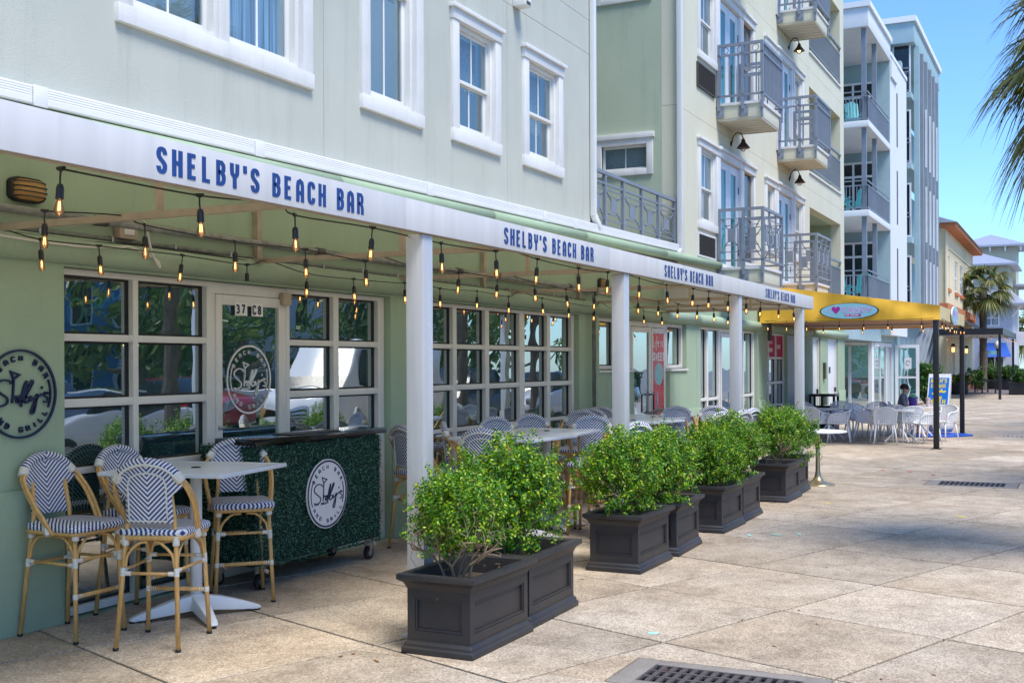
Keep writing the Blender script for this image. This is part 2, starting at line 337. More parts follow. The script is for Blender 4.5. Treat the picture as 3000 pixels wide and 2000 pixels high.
# wall with rectangular openings. ax='y': wall runs along x at y0..y1 ; ax='x': runs along y at x=y0..y1
def wall(m_, a0, a1, z0, z1, t0, t1, holes=(), ax='y'):
    A = sorted({a0, a1, *[h[0] for h in holes], *[h[1] for h in holes]}); Z = sorted({z0, z1, *[h[2] for h in holes], *[h[3] for h in holes]})
    A = [a for a in A if a0 <= a <= a1]; Z = [z for z in Z if z0 <= z <= z1]
    def solid(i, k):
        if i < 0 or k < 0 or i >= len(A) - 1 or k >= len(Z) - 1: return False
        a, z = (A[i] + A[i + 1]) / 2, (Z[k] + Z[k + 1]) / 2
        return not any(h[0] < a < h[1] and h[2] < z < h[3] for h in holes)
    def P(a, t, z): return (a, t, z) if ax == 'y' else (t, a, z)
    for i in range(len(A) - 1):
        for k in range(len(Z) - 1):
            if not solid(i, k): continue
            a, b, c, d = A[i], A[i + 1], Z[k], Z[k + 1]
            for t in (t0, t1): m_.add([P(a, t, c), P(b, t, c), P(b, t, d), P(a, t, d)], [(0, 1, 2, 3)])
            if not solid(i - 1, k): m_.add([P(a, t0, c), P(a, t1, c), P(a, t1, d), P(a, t0, d)], [(0, 1, 2, 3)])
            if not solid(i + 1, k): m_.add([P(b, t0, c), P(b, t1, c), P(b, t1, d), P(b, t0, d)], [(0, 1, 2, 3)])
            if not solid(i, k - 1): m_.add([P(a, t0, c), P(b, t0, c), P(b, t1, c), P(a, t1, c)], [(0, 1, 2, 3)])
            if not solid(i, k + 1): m_.add([P(a, t0, d), P(b, t0, d), P(b, t1, d), P(a, t1, d)], [(0, 1, 2, 3)])
    return m_
def wallpart(name, mt, parent, *a, **k):
    import bmesh
    m_ = wall(M(), *a, **k); o = build(m_, name, mt, parent)
    bm = bmesh.new(); bm.from_mesh(o.data); bmesh.ops.remove_doubles(bm, verts=bm.verts, dist=1e-5); bmesh.ops.recalc_face_normals(bm, faces=bm.faces); bm.to_mesh(o.data); bm.free()
    return o
# frame of four bars joined (for sash, casing): opening inner, bar width w
def frame(m_, x0, x1, z0, z1, y0, y1, w):
    return m_.box(x0, x0 + w, y0, y1, z0, z1).box(x1 - w, x1, y0, y1, z0, z1).box(x0 + w, x1 - w, y0, y1, z0, z0 + w).box(x0 + w, x1 - w, y0, y1, z1 - w, z1)
def frameX(m_, y0, y1, z0, z1, x0, x1, w):
    return m_.box(x0, x1, y0, y0 + w, z0, z1).box(x0, x1, y1 - w, y1, z0, z1).box(x0, x1, y0 + w, y1 - w, z0, z0 + w).box(x0, x1, y0 + w, y1 - w, z1 - w, z1)

# ---------------------------------------------------------------- stroke lettering
G = {
'A': [[(0, 0), (0, .72), (.12, .92), (.5, 1), (.88, .92), (1, .72), (1, 0)], [(0, .38), (1, .38)]],
'B': [[(0, 0), (0, 1), (.6, 1), (.9, .9), (.95, .78), (.9, .63), (.6, .54), (0, .54)], [(.6, .54), (.92, .44), (1, .28), (.92, .1), (.6, 0), (0, 0)]],
'C': [[(1, .75), (.95, .9), (.75, 1), (.25, 1), (.05, .9), (0, .75), (0, .25), (.05, .1), (.25, 0), (.75, 0), (.95, .1), (1, .25)]],
'D': [[(0, 0), (0, 1), (.6, 1), (.93, .85), (1, .6), (1, .4), (.93, .15), (.6, 0), (0, 0)]],
'E': [[(1, 1), (0, 1), (0, 0), (1, 0)], [(0, .52), (.85, .52)]],
'F': [[(1, 1), (0, 1), (0, 0)], [(0, .52), (.85, .52)]],
'G': [[(1, .78), (.9, .93), (.7, 1), (.3, 1), (.07, .9), (0, .7), (0, .3), (.07, .1), (.3, 0), (.7, 0), (.93, .1), (1, .3), (1, .48), (.55, .48)]],
'H': [[(0, 0), (0, 1)], [(1, 0), (1, 1)], [(0, .52), (1, .52)]],
'I': [[(.5, 0), (.5, 1)]],
'K': [[(0, 0), (0, 1)], [(1, 1), (.05, .45)], [(.35, .6), (1, 0)]],
'L': [[(0, 1), (0, 0), (1, 0)]],
'M': [[(0, 0), (0, 1), (.5, .35), (1, 1), (1, 0)]],
'N': [[(0, 0), (0, 1), (1, 0), (1, 1)]],
'O': [[(.5, 1), (.8, .97), (.97, .8), (1, .5), (.97, .2), (.8, .03), (.5, 0), (.2, .03), (.03, .2), (0, .5), (.03, .8), (.2, .97), (.5, 1)]],
'P': [[(0, 0), (0, 1), (.65, 1), (.95, .88), (.95, .6), (.65, .47), (0, .47)]],
'R': [[(0, 0), (0, 1), (.65, 1), (.93, .88), (.95, .75), (.9, .6), (.65, .5), (0, .5)], [(.6, .5), (.9, .38), (1, .2), (1, 0)]],
'S': [[(1, .77), (.95, .9), (.75, 1), (.28, 1), (.06, .9), (0, .76), (.08, .62), (.9, .38), (1, .24), (.94, .1), (.72, 0), (.25, 0), (.05, .1), (0, .23)]],
'T': [[(0, 1), (1, 1)], [(.5, 1), (.5, 0)]],
'W': [[(0, 1), (.2, 0), (.5, .7), (.8, 0), (1, 1)]],
'Y': [[(0, 1), (0, .68), (.15, .52), (.85, .52), (1, .68), (1, 1)], [(.5, .52), (.5, 0)]],
"'": [[(.5, 1), (.5, .88), (.3, .74)]],
'0': [[(.5, 1), (.85, .93), (1, .7), (1, .3), (.85, .07), (.5, 0), (.15, .07), (0, .3), (0, .7), (.15, .93), (.5, 1)]],
'2': [[(0, .8), (.2, .97), (.6, 1), (.95, .88), (.95, .65), (0, 0), (1, 0)]],
'3': [[(0, .9), (.4, 1), (.9, .9), (.9, .62), (.4, .53)], [(.4, .53), (.95, .42), (1, .15), (.6, 0), (0, .1)]],
'7': [[(0, 1), (1, 1), (.4, 0)]],
'8': [[(.5, .54), (.1, .66), (.08, .88), (.5, 1), (.92, .88), (.9, .66), (.5, .54), (.05, .4), (.03, .14), (.5, 0), (.97, .14), (.95, .4), (.5, .54)]],
}
def ribbon(m_, pts, w, fn, d0):   # flat stroke: pts in 2D, mapped by fn(u, v, depth)
    P = [Vector((p[0], p[1])) for p in pts]; q = [P[0]]
    for p in P[1:]:
        if (p - q[-1]).length > 1e-5: q.append(p)
    P = q; k = len(P)
    if k < 2: return
    cl = (P[0] - P[-1]).length < 1e-4
    L = []; Rr = []
    for i in range(k):
        a = P[i] - P[i - 1] if i > 0 else (P[i] - P[-2] if cl else P[1] - P[0]); b = P[i + 1] - P[i] if i < k - 1 else (P[1] - P[0] if cl else P[-1] - P[-2])
        a.normalize(); b.normalize(); n1 = Vector((-a.y, a.x)); n2 = Vector((-b.y, b.x)); n = (n1 + n2)
        n = n.normalized() if n.length > 1e-4 else n1
        s_ = w / 2 / max(.45, n.dot(n1)); p = P[i]
        if not cl and i == 0: p = p - b * (w * .0)
        L.append(p + n * s_); Rr.append(p - n * s_)
    vs = [fn(v.x, v.y, d0) for v in L] + [fn(v.x, v.y, d0) for v in Rr]
    vs += [fn(v.x, v.y, 0) for v in L] + [fn(v.x, v.y, 0) for v in Rr]
    fs = []
    for i in range(k - 1):
        fs += [(i, i + 1, k + i + 1, k + i), (i, i + 2 * k, i + 1 + 2 * k, i + 1), (k + i, k + i + 1, 3 * k + i + 1, 3 * k + i)]
    fs += [(0, k, 3 * k, 2 * k), (k - 1, 3 * k - 1, 4 * k - 1, 2 * k - 1)]
    m_.add(vs, fs)
CURVY = set("BCDGOPRSY02389")
def chaikin(P):
    for _ in range(2):
        Q = [P[0]]
        for i in range(len(P) - 1):
            a, b = P[i], P[i + 1]
            if i > 0: Q.append((a[0] * .75 + b[0] * .25, a[1] * .75 + b[1] * .25))
            if i < len(P) - 2: Q.append((a[0] * .25 + b[0] * .75, a[1] * .25 + b[1] * .75))
        Q.append(P[-1]); P = Q
    return P
def text(m_, s, h, fn, lw=.45, stroke=.13, gap=.2, u0=0, v0=0, d=.002, center=False):
    # returns width; lw = letter width / height
    def adv(c): return h * (lw * (.35 if c in "I'" else 1.25 if c in 'MW' else 1) + gap) if c != ' ' else h * (lw * .6 + gap)
    tot = sum(adv(c) for c in s) - h * gap; u = u0 - (tot / 2 if center else 0); n = 0
    for c in s:
        wd = adv(c) - h * gap
        if c in G:
            for st in G[c]:
                sw = stroke * h
                pts = [(u + sw / 2 + p[0] * (wd - sw), v0 + sw / 2 + p[1] * (h - sw)) for p in st]
                # extend open ends of straight strokes to full height
                if abs(st[0][1] % 1) < 1e-6 and abs(pts[0][0] - pts[1][0]) < 1e-6: pts[0] = (pts[0][0], v0 + (0 if st[0][1] == 0 else h))
                if abs(st[-1][1] % 1) < 1e-6 and abs(pts[-1][0] - pts[-2][0]) < 1e-6: pts[-1] = (pts[-1][0], v0 + (0 if st[-1][1] == 0 else h))
                n += 1; pts = chaikin(pts) if (c in CURVY and not (c in 'BDPR' and st[0] == (0, 0))) else pts; ribbon(m_, pts, sw, fn, d + (n % 7) * .00025)
        u += adv(c)
    return tot
SCRIPT = [[(-.27, .225), (-.3, .29), (-.5, .315), (-.65, .225), (-.66, .11), (-.5, 0), (-.37, -.09), (-.38, -.2), (-.54, -.257), (-.68, -.225)],
          [(-.2, .32), (-.2, .18), (-.235, -.2)], [(-.24, -.14), (-.155, -.045), (-.11, -.09), (-.115, -.18), (-.02, -.1), (-.03, -.045), (-.1, -.11), (-.05, -.195), (.02, -.16), (.16, .225), (.13, .248), (.03, -.02), (0, -.29)],
          [(.06, -.15), (.3, .2), (.33, .26), (.29, .28), (.13, -.02), (.11, -.195), (.23, -.158), (.25, -.09), (.16, -.07)],
          [(.28, -.045), (.28, -.158), (.41, -.07), (.44, -.045), (.37, -.38), (.3, -.45), (.28, -.38), (.44, -.11), (.56, -.03)],
          [(.585, .16), (.6, .1)], [(.56, -.02), (.76, 0), (.68, .02), (.65, -.045), (.75, -.11), (.73, -.2), (.63, -.19)]]
def logo(fn, r, mt, parent, thick=.004, bold=1.0, ring=.05, name='logo', small=True):
    m_ = M(); k = [0]
    def rib(p, w):
        k[0] += 1; ribbon(m_, p, w * r, fn, thick + (k[0] % 9) * .0003)
    circ = lambda q, a0, a1, n=72: [(q * r * math.cos(rad(a0 + (a1 - a0) * i / n)), q * r * math.sin(rad(a0 + (a1 - a0) * i / n))) for i in range(n + 1)]
    rib(circ(1 - ring / 2, 0, 360, 96), ring)
    rib(circ(.83, 150, 203, 20), .025 * bold); rib(circ(.83, -23, 22, 20), .025 * bold)
    for st in SCRIPT: rib([(p.x * r, p.y * r) for p in catmull([(a, b, 0) for a, b in st], 5)], .03 * bold)
    rib([(-.27 * r, .5 * r), (-.03 * r, .43 * r), (-.2 * r, .33 * r), (-.27 * r, .5 * r)], .03 * bold)
    def ringtext(s, a0, a1, q, h, topside):
        for i, c in enumerate(s):
            if c == ' ': continue
            a = a0 + (a1 - a0) * i / (len(s) - 1)
            cx, cy = q * r * math.cos(rad(a)), q * r * math.sin(rad(a)); t = rad(a - 90) if topside else rad(a + 90)
            for st in G[c]:
                pts = []
                for p in st:
                    x, y = (p[0] - .5) * h * .72 * r * (.3 if c == 'I' else 1), (p[1] - .5) * h * r
                    pts.append((cx + x * math.cos(t) - y * math.sin(t), cy + x * math.sin(t) + y * math.cos(t)))
                rib(pts, (.020 if bold > 1 else .013) * bold)
    ringtext('BEACH BAR', 150, 30, .8, .105, True); ringtext('AND GRILL', 214, 326, .8, .105, False)
    if small:
        for i, c in enumerate('EST 2020'):
            if c == ' ': continue
            for st in G[c]: rib([((-.65 + i * .078 + p[0] * .045) * r, (-.3 + p[1] * .06) * r) for p in st], .011 * bold)
    return build(m_, name, mt, parent)

# ================================================================ SETTING
WY = 6.40                      # front face of the building line
ground = build(M().box(-60, 320, -9, 60, -.4, -.052).box(-60, 320, -90, -9.0, -.4, -.14), 'ground', ASPH); tag(ground, kind='structure')
pav = build(M().box(-14, 130, -2.6, 12, -.05, -.03), 'pavement', JOINT); tag(pav, kind='structure')
kerb = build(M().box(-14, 130, -2.85, -2.6, -.03, .0).box(-14, 130, -9.0, -2.85, -.03, -.02), 'kerb', CONC); tag(kerb, kind='structure')
# slabs, laid on a grid turned against the building line
SO, SA, SB = Vector((8.43, 1.95)), Vector((1.285, -.475)), Vector((.425, 1.165))
GR1 = (6.13, 6.70, 1.26, 2.42)      # grate pit near camera (x0,x1,y0,y1)
GR2 = (17.95, 18.75, .80, 2.05)
ns = 0
def clip(poly, f):        # keep f(p) >= 0
    out = []
    for i, p in enumerate(poly):
        q = poly[(i + 1) % len(poly)]; a, b = f(p), f(q)
        if a >= 0: out.append(p)
        if (a > 0 > b) or (a < 0 < b): t = a / (a - b); out.append(p + (q - p) * t)
    return out
def slab(poly, par, far=False):
    global ns
    if len(poly) < 3: return
    ar = abs(sum(poly[i].x * poly[(i + 1) % len(poly)].y - poly[(i + 1) % len(poly)].x * poly[i].y for i in range(len(poly)))) / 2
    if ar < .02: return
    dz = R.uniform(-.0012, .0012); c = sum(poly, Vector((0, 0))) / len(poly)
    m_ = M(); k = len(poly)
    top_ = [(p.x, p.y, dz) for p in poly]
    inn = [(p.x + (c.x - p.x) * .005, p.y + (c.y - p.y) * .005) for p in poly]
    m_.add([(p.x, p.y, -.029) for p in poly] + [(p.x, p.y, dz - .004) for p in poly] + [(a, b, dz) for a, b in inn],
           [tuple(range(2 * k, 3 * k))] + [(i, (i + 1) % k, (i + 1) % k + k, i + k) for i in range(k)] + [(i + k, (i + 1) % k + k, (i + 1) % k + 2 * k, i + 2 * k) for i in range(k)])
    build(m_, 'slab', PAVE, par); ns += 1
def holes(poly, par):
    # split the slab around the two grate pits
    for g in (GR1, GR2):
        c = sum(poly, Vector((0, 0))) / len(poly)
        if g[0] - 1.4 < c.x < g[1] + 1.4 and g[2] - 1.4 < c.y < g[3] + 1.4:
            e = .012
            for q in (clip(poly, lambda p: g[0] - e - p.x), clip(poly, lambda p: p.x - g[1] - e)): slab(q, par)
            mid = clip(clip(poly, lambda p: p.x - g[0] + e), lambda p: g[1] + e - p.x)
            if len(mid) > 2:
                slab(clip(mid, lambda p: g[2] - e - p.y), par); slab(clip(mid, lambda p: p.y - g[3] - e), par)
            return
    slab(poly, par)
gp = .024
for i in range(-14, 46):
    for j in range(-22, 26):
        o = SO + SA * i + SB * j; c = o + (SA + SB) / 2
        if not (-3 < c.x < 38 and -3.4 < c.y < 7.2): continue
        a, b = SA.normalized() * gp / 2, SB.normalized() * gp / 2
        po = [o + a + b, o + SA - a + b, o + SA + SB - a - b, o + SB + a - b]
        po = clip(po, lambda p: p.y + 2.6); po = clip(po, lambda p: 6.6 - p.y)
        if len(po) > 2: holes(po, pav)
farp = M()
for i in range(20, 130):
    for j in range(-20, 60):
        o = SO + SA * i + SB * j; c = o + (SA + SB) / 2
        if not (38 <= c.x < 128 and -3.2 < c.y < 11): continue
        a, b = SA.normalized() * gp, SB.normalized() * gp
        po = [o + a + b, o + SA - a + b, o + SA + SB - a - b, o + SB + a - b]
        po = clip(po, lambda p: p.y + 2.6)
        if len(po) > 2: farp.add([(p.x, p.y, -.001) for p in po], [tuple(range(len(po)))])
tag(build(farp, 'far_slabs', PAVE, pav), kind='stuff')

def grate(g, label, n1, n2, rim):
    x0, x1, y0, y1 = g
    t = top('drain_grate', label, 'drain grate', ((x0 + x1) / 2, (y0 + y1) / 2, 0))
    r_ = M().box(x0, x1, y0, y0 + rim, -.029, .002).box(x0, x1, y1 - rim, y1, -.029, .002).box(x0, x0 + rim * .7, y0 + rim, y1 - rim, -.029, .002).box(x1 - rim * .7, x1, y0 + rim, y1 - rim, -.029, .002)
    build(r_, 'concrete_rim', CONC, t, bev=.004)
    a0, a1, b0, b1 = x0 + rim * .7, x1 - rim * .7, y0 + rim, y1 - rim
    bx('pit', SHADOWGAP, t, a0, a1, b0, b1, -.0295, -.0285)
    m_ = M(); e = .026
    xs = [a0 + (a1 - a0) * i / n1 for i in range(n1 + 1)]; ys = [b0 + (b1 - b0) * i / n2 for i in range(n2 + 1)]
    for x in xs: m_.box(max(a0, x - e / 2), min(a1, x + e / 2), b0, b1, -.015, .0)
    for y in ys:
        for k in range(n1): m_.box(xs[k] + e / 2, xs[k + 1] - e / 2, max(b0, y - e * .6), min(b1, y + e * .6), -.0155, -.0008)
    build(m_, 'grating', IRON, t)
    return t
grate(GR1, 'large cast iron drain grate in a concrete rim nearest the camera', 3, 14, .14)
grate(GR2, 'slotted drain grate in the middle of the pavement, in line with the last black planters', 2, 13, .17)
grate((30.25, 30.8, .6, 2.2), 'thin slotted drain grate by the blue mat beyond the yellow awning', 1, 15, .05)
grate((46.0, 46.6, .9, 2.5), 'farthest drain grate, seen as a dark line beyond the terrace', 1, 15, .05)
# litter and paint marks
def patch(name, label, cat, x, y, r_, col, st=1.0, ang=0, grp=None):
    m_ = M(); k = 9
    pts = [(r_ * st * math.cos(2 * PI * i / k) * R.uniform(.7, 1.1), r_ * math.sin(2 * PI * i / k) * R.uniform(.7, 1.1)) for i in range(k)]
    m_.prism([(a, b, .0026) for a, b in pts], 0, (0, 0, .002))
    o = build(m_, name, col, wc=False); o.location = (x, y, 0); o.rotation_euler[2] = ang; return tag(o, label, cat, grp)
AQ = mat('aqua_spray_paint', (.35, .70, .60), .8); PKP = mat('pink_spray_paint', (.75, .06, .22), .8); YLP = mat('yellow_spray_paint', (.65, .5, .1), .8); RDP = mat('faded_red_paint', (.5, .15, .1), .8)
BRL = mat('dry_leaf', (.22, .08, .02), .8)
patch('paint_mark', 'round aqua paint dot on the pavement right of the second pair of planters', 'paint mark', 7.35, 2.56, .04, AQ)
for x, y, a, q in ((11.95, 3.1, .4, 'left'), (12.1, 2.85, 1.2, 'middle'), (12.25, 2.65, .5, 'right')): patch('paint_mark', q + ' one of three small aqua paint dashes right of the planters', 'paint mark', x, y, .018, AQ, 5, a, 'aqua dashes on the pavement')
patch('paint_mark', 'pink paint stroke at the bottom right corner of the pavement', 'paint mark', 6.6, .12, .03, PKP, 4, 1.9)
patch('paint_mark', 'yellow paint smudge on the pavement by the last pair of planters', 'paint mark', 15.1, 2.9, .05, YLP)
patch('paint_mark', 'yellow paint smudge below the slotted drain grate', 'paint mark', 14.4, 1.25, .06, YLP)
for x, y, q in ((20.1, 2.95, 'left'), (20.0, 2.5, 'middle'), (19.6, 2.1, 'right')): patch('paint_mark', q + ' one of three faint red dashes beyond the slotted drain grate', 'paint mark', x, y, .04, RDP, 3, .2, 'faint red dashes')
for x, y, q in ((5.95, 4.1, 'lower left'), (6.03, 4.06, 'upper right')): patch('leaf', q + ' of two curled orange leaves left of the nearest planter', 'leaf', x, y, .012, BRL, 1.5, 0, 'two orange leaves')
patch('leaf', 'long dark brown leaf left of the nearest planter', 'leaf', 5.95, 3.84, .012, BRL, 3, 1)
for i in range(14):
    x, y = R.uniform(5.6, 12), R.uniform(.6, 5.2); patch('leaf', 'tiny dark leaf scrap lying loose on the pavement', 'leaf', x, y, R.uniform(.006, .011), BRL, 2, R.uniform(0, 3), 'scraps of dry leaf on the pavement')

# ================================================================ BUILDING PARTS
def sash_window(root, x0, x1, z0, z1, wy=WY, head=True, back=None, tall=.52, lites=2, side=1, gl=WGLASS, trimw=.15, units=1):
    """double hung window, outer trim x0..x1; z0 sill bottom, z1 head top"""
    t = M(); tw = trimw
    t.box(x0, x0 + tw, wy - .035, wy + .06, z0 + .16, z1 - .17).box(x1 - tw, x1, wy - .035, wy + .06, z0 + .16, z1 - .17)
    t.box(x0 - .006, x1 + .006, wy - .045, wy + .06, z0 + .02, z0 + .16)
    t.box(x0 - .01, x1 + .01, wy - .05, wy + .06, z1 - .17, z1 - .05).box(x0 - .04, x1 + .04, wy - .085, wy + .06, z1 - .048, z1)
    w = build(t, 'window', TRIM, root, bev=.006)
    A0, A1, B0, B1 = x0 + tw, x1 - tw, z0 + .16, z1 - .17
    for un in range(units):
        cw = (A1 - A0 - .09 * (units - 1)) / units; a0 = A0 + un * (cw + .09); a1 = a0 + cw; b0, b1 = B0, B1
        f = M(); frame(f, a0, a1, b0, b1, wy + .02, wy + .14, .055)
        if un < units - 1: f.box(a1 + .001, a1 + .089, wy + .01, wy + .14, b0, b1)
        build(f, 'frame', VINYL, w, bev=.004)
        a0 += .055; a1 -= .055; b0 += .055; b1 -= .055; zm = b0 + (b1 - b0) * (1 - tall)
        u = M(); frame(u, a0, a1, zm - .02, b1, wy + .055, wy + .085, .04); build(u, 'upper_sash', VINYL, w, bev=.003)
        l = M(); frame(l, a0, a1, b0, zm + .02, wy + .088, wy + .12, .055); build(l, 'lower_sash', VINYL, w, bev=.003)
        bx('pane', gl, w, a0 + .04, a1 - .04, wy + .070, wy + .074, zm + .02, b1 - .04)
        bx('pane', gl, w, a0 + .055, a1 - .055, wy + .104, wy + .108, b0 + .055, zm - .035)
        xm = (a0 + a1) / 2
        if lites > 1:
            bx('muntin', WPRINT, w, xm - .010, xm + .010, wy + .062, wy + .069, zm + .02, b1 - .04); bx('muntin', WPRINT, w, xm - .010, xm + .010, wy + .095, wy + .103, b0 + .055, zm - .035)
        bk = back[un % len(back)] if back else BLIND
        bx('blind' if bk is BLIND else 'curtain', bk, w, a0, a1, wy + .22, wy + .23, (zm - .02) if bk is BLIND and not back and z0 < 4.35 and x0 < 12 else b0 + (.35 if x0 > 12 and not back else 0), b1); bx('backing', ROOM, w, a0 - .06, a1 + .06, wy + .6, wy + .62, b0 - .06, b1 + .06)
    return w, (x0 + tw * .5, x1 - tw * .5, z0 + .08, z1 - .08)
def sgroup(root, x0, x1, z0, z1, yf, xb, zb, name='storefront_window', panes=True, fm=ALU, dep=.10, glass=GLASS):
    """xb / zb: list of (start,end) bar intervals incl. outer ones"""
    f = M()
    for a, b in (xb[0], xb[-1]): f.box(a, b, yf, yf + dep, z0, z1)
    for a, b in (zb[0], zb[-1]): f.box(xb[0][1], xb[-1][0], yf + .001, yf + dep - .001, a, b)
    w = build(f, name, fm, root, bev=.004)
    for a, b in xb[1:-1]: bx('mullion', fm, w, a, b, yf + .002, yf + dep, zb[0][1], zb[-1][0], .004)
    for i in range(len(xb) - 1):
        for a, b in zb[1:-1]: bx('transom_bar', fm, w, xb[i][1], xb[i + 1][0], yf + .006, yf + dep - .004, a, b, .004)
    if panes:
        for i in range(len(xb) - 1):
            for k in range(len(zb) - 1):
                a, b, c, d = xb[i][1], xb[i + 1][0], zb[k][1], zb[k + 1][0]
                g = M(); frame(g, a, b, c, d, yf + .05, yf + .085, .016); build(g, 'gasket', SHADOWGAP, w)
                bx('pane', glass, w, a + .016, b - .016, yf + .064, yf + .070, c + .016, d - .016)
    return w
def railing_bars(m_, x0, x1, z0, z1, y, n):
    for i in range(n): x = x0 + (x1 - x0) * (i + .5) / n; m_.box(x - .009, x + .009, y - .009, y + .009, z0, z1)

# ---------------------------------------------------------------- mint building (left)
A = top('apartment_building', 'pale mint building with white-trimmed sash windows above the white awning', 'building', (5.8, WY, 0))
GX = [5.92, 10.215]; HB = [10.97, 15.25]
gh = [(5.92, 10.215, .0, 2.50), (10.97, 15.25, 0, 2.50), (16.02, 17.52, 1.70, 2.50), (17.52, 19.32, 0, 2.50), (19.32, 20.28, 1.70, 2.50)]
wallpart('ground_floor_wall', GREEN, A, -12, 20.9, -.02, 3.56, WY, WY + .30, gh)
UW = [(6.41, 8.84, 4.33, 7.0), (9.66, 10.86, 4.33, 7.2), (11.52, 12.74, 4.33, 5.905), (13.40, 14.65, 4.33, 5.905)]
ih = [(a + .08, b - .08, c + .08, d - .08) for a, b, c, d in UW]
for c0, c1 in ((-12, 9.045), (9.051, 12.955), (12.961, 15.70)):
    for z0, z1 in ((3.56, 6.305), (6.311, 6.80), (6.806, 12)):
        wallpart('wall_panel', MINT, A, c0, c1, z0, z1, WY, WY + .25, [h for h in ih if h[0] < c1 and h[1] > c0])
wallpart('wall_core', JOINT, A, -12, 15.68, 3.6, 11.9, WY + .03, WY + .2, [(a - .02, b + .02, c - .02, d + .02) for a, b, c, d in ih])
build(M().box(15.45, 15.70, WY + .251, 14, 3.56, 12), 'side_wall', MINT, A)
# big double window at the top left, then three single sash windows
w, _ = sash_window(A, 6.41, 8.84, 4.33, 7.0, back=[BLIND, CURTAIN], units=2); w['label'] = 'big double window with a grey blind left and pale blue curtains right'
for x0, x1, z0, z1 in UW[1:]: sash_window(A, x0, x1, z0, z1)
# moulding, gutter, downspout
def pipe(nm, mt, par, pts, r_, n=14, closed=False): return build(M().tube(pts, r_, n), nm, mt, par, smooth=True)
sg = [-12, 5.58, 7.92, 10.83, 13.85, 20.88]
for a, b in zip([-12, -2, 3.5, 9.4, 15.2], [-2, 3.5, 9.4, 15.2, 20.9]): pipe('half_round_moulding', GREEN, A, [(a, WY - .01, 2.615), (b - .006, WY - .01, 2.615)], .098, 18)
for a, b in zip([-12, 6.1, 9.2, 12.4, 15.3], [6.1, 9.2, 12.4, 15.3, 18.9]): pipe('cornice_roll', PIPEG, A, [(a, WY - .05, 3.395 + .0145 * a), (b - .008, WY - .05, 3.395 + .0145 * b)], .075, 16)
gut = top('rain_gutter', 'white ribbed downpipe running level along the wall over the awning', 'rain gutter', (5.6, WY - .1, 3.6))
def gz(x): return 3.476 + .0145 * x
prof = [(0, 0), (-.070, .0), (-.082, .006), (-.085, .016), (-.085, .05)]
for k in range(4): z_ = .056 + k * .017; prof += [(-.085, z_), (-.0832, z_ + .003), (-.0832, z_ + .007), (-.085, z_ + .010)]
prof += [(-.085, .122), (-.080, .132), (-.068, .136), (0, .136)]
gs = [-12, 1.2, 5.58, 7.92, 10.83, 13.85, 14.89, 19.62]
for a, b in zip(gs[:-1], gs[1:]):
    m_ = M(); k = len(prof); a2, b2 = a + .004, b - .004
    m_.add([(a2, WY - .002 + p[0], gz(a2) + p[1]) for p in prof] + [(b2, WY - .002 + p[0], gz(b2) + p[1]) for p in prof], [(i, (i + 1) % k, (i + 1) % k + k, i + k) for i in range(k)] + [tuple(range(k)), tuple(range(k, 2 * k))])
    build(m_, 'gutter_section', GUT, gut)
for a in gs[1:-1]:
    m_ = M().box(a + .01, a + .13, WY - .0885, WY - .003, gz(a) - .003, gz(a) + .140); build(m_, 'coupling_band', GUT, gut, bev=.006)
dsp = top('downspout', 'white downspout at the corner where the mint wall ends, by the grey railing', 'downspout', (15.73, 6.36, 3.8))
build(M().box(15.66, 15.74, 6.31, 6.39, 3.95, 12).bar((15.70, 6.35, 3.97), (15.86, 6.33, 3.80), .08, .08), 'pipe', GUT, dsp, bev=.01)
dsp = top('downspout', 'white downspout running up the corner of the cream building by the recess', 'downspout', (19.72, 6.36, 3.7))
build(M().box(19.68, 19.775, 6.28, 6.375, 3.78, 16).bar((19.73, 6.33, 3.80), (19.55, 6.33, 3.72), .08, .08), 'pipe', GUT, dsp, bev=.01)
sp = top('roof_scupper', 'small white scupper spout sticking out of the mint wall near the top edge', 'scupper', (13.25, 6.3, 6.35))
build(M().box(13.13, 13.31, 6.22, 6.398, 6.31, 6.42), 'spout', VINYL, sp, bev=.01); bx('opening', LOUVER, sp, 13.16, 13.28, 6.217, 6.22, 6.325, 6.37)
# plinths
for a, b in ((-12, 5.90), (10.235, 10.95), (15.27, 15.98), (15.98, 17.50), (19.34, 20.9)): bx('plinth', GREEN, A, a, b, WY - .03, WY - .001, 0, .97, .01)
# storefront A with the glazed door
YF = 6.47
rows = [(.016, .074), (.56, .62), (1.02, 1.066), (1.502, 1.562), (1.978, 2.031), (2.452, 2.495)]
sgroup(A, 5.93, 7.545, .01, 2.495, YF, [(5.93, 5.972), (6.656, 6.71), (7.483, 7.545)], rows)
sgroup(A, 8.55, 10.205, .01, 2.495, YF, [(8.552, 8.602), (9.297, 9.383), (10.086, 10.203)], rows)
def glazed_door(root, x0, x1, z1, fr=.09, label=None, handle=True, fm=ALU, g=GLASS, yf=YF, zb=.012, hx=None):
    m_ = M().box(x0, x0 + fr, yf, yf + .05, zb, z1).box(x1 - fr, x1, yf, yf + .05, zb, z1).box(x0 + fr, x1 - fr, yf + .001, yf + .049, zb, zb + .25).box(x0 + fr, x1 - fr, yf + .001, yf + .049, z1 - .085, z1)
    d = build(m_, 'door', fm, root, bev=.004)
    if label: d['label'] = label
    bx('pane', g, d, x0 + fr, x1 - fr, yf + .022, yf + .028, zb + .25, z1 - .085)
    if handle:
        hx = hx or x1 - fr * .5
        build(M().tube([(hx, yf, .95), (hx, yf - .06, .97), (hx, yf - .06, 1.22), (hx, yf, 1.24)], .012, 8), 'handle', STEEL, d, smooth=True)
    return d
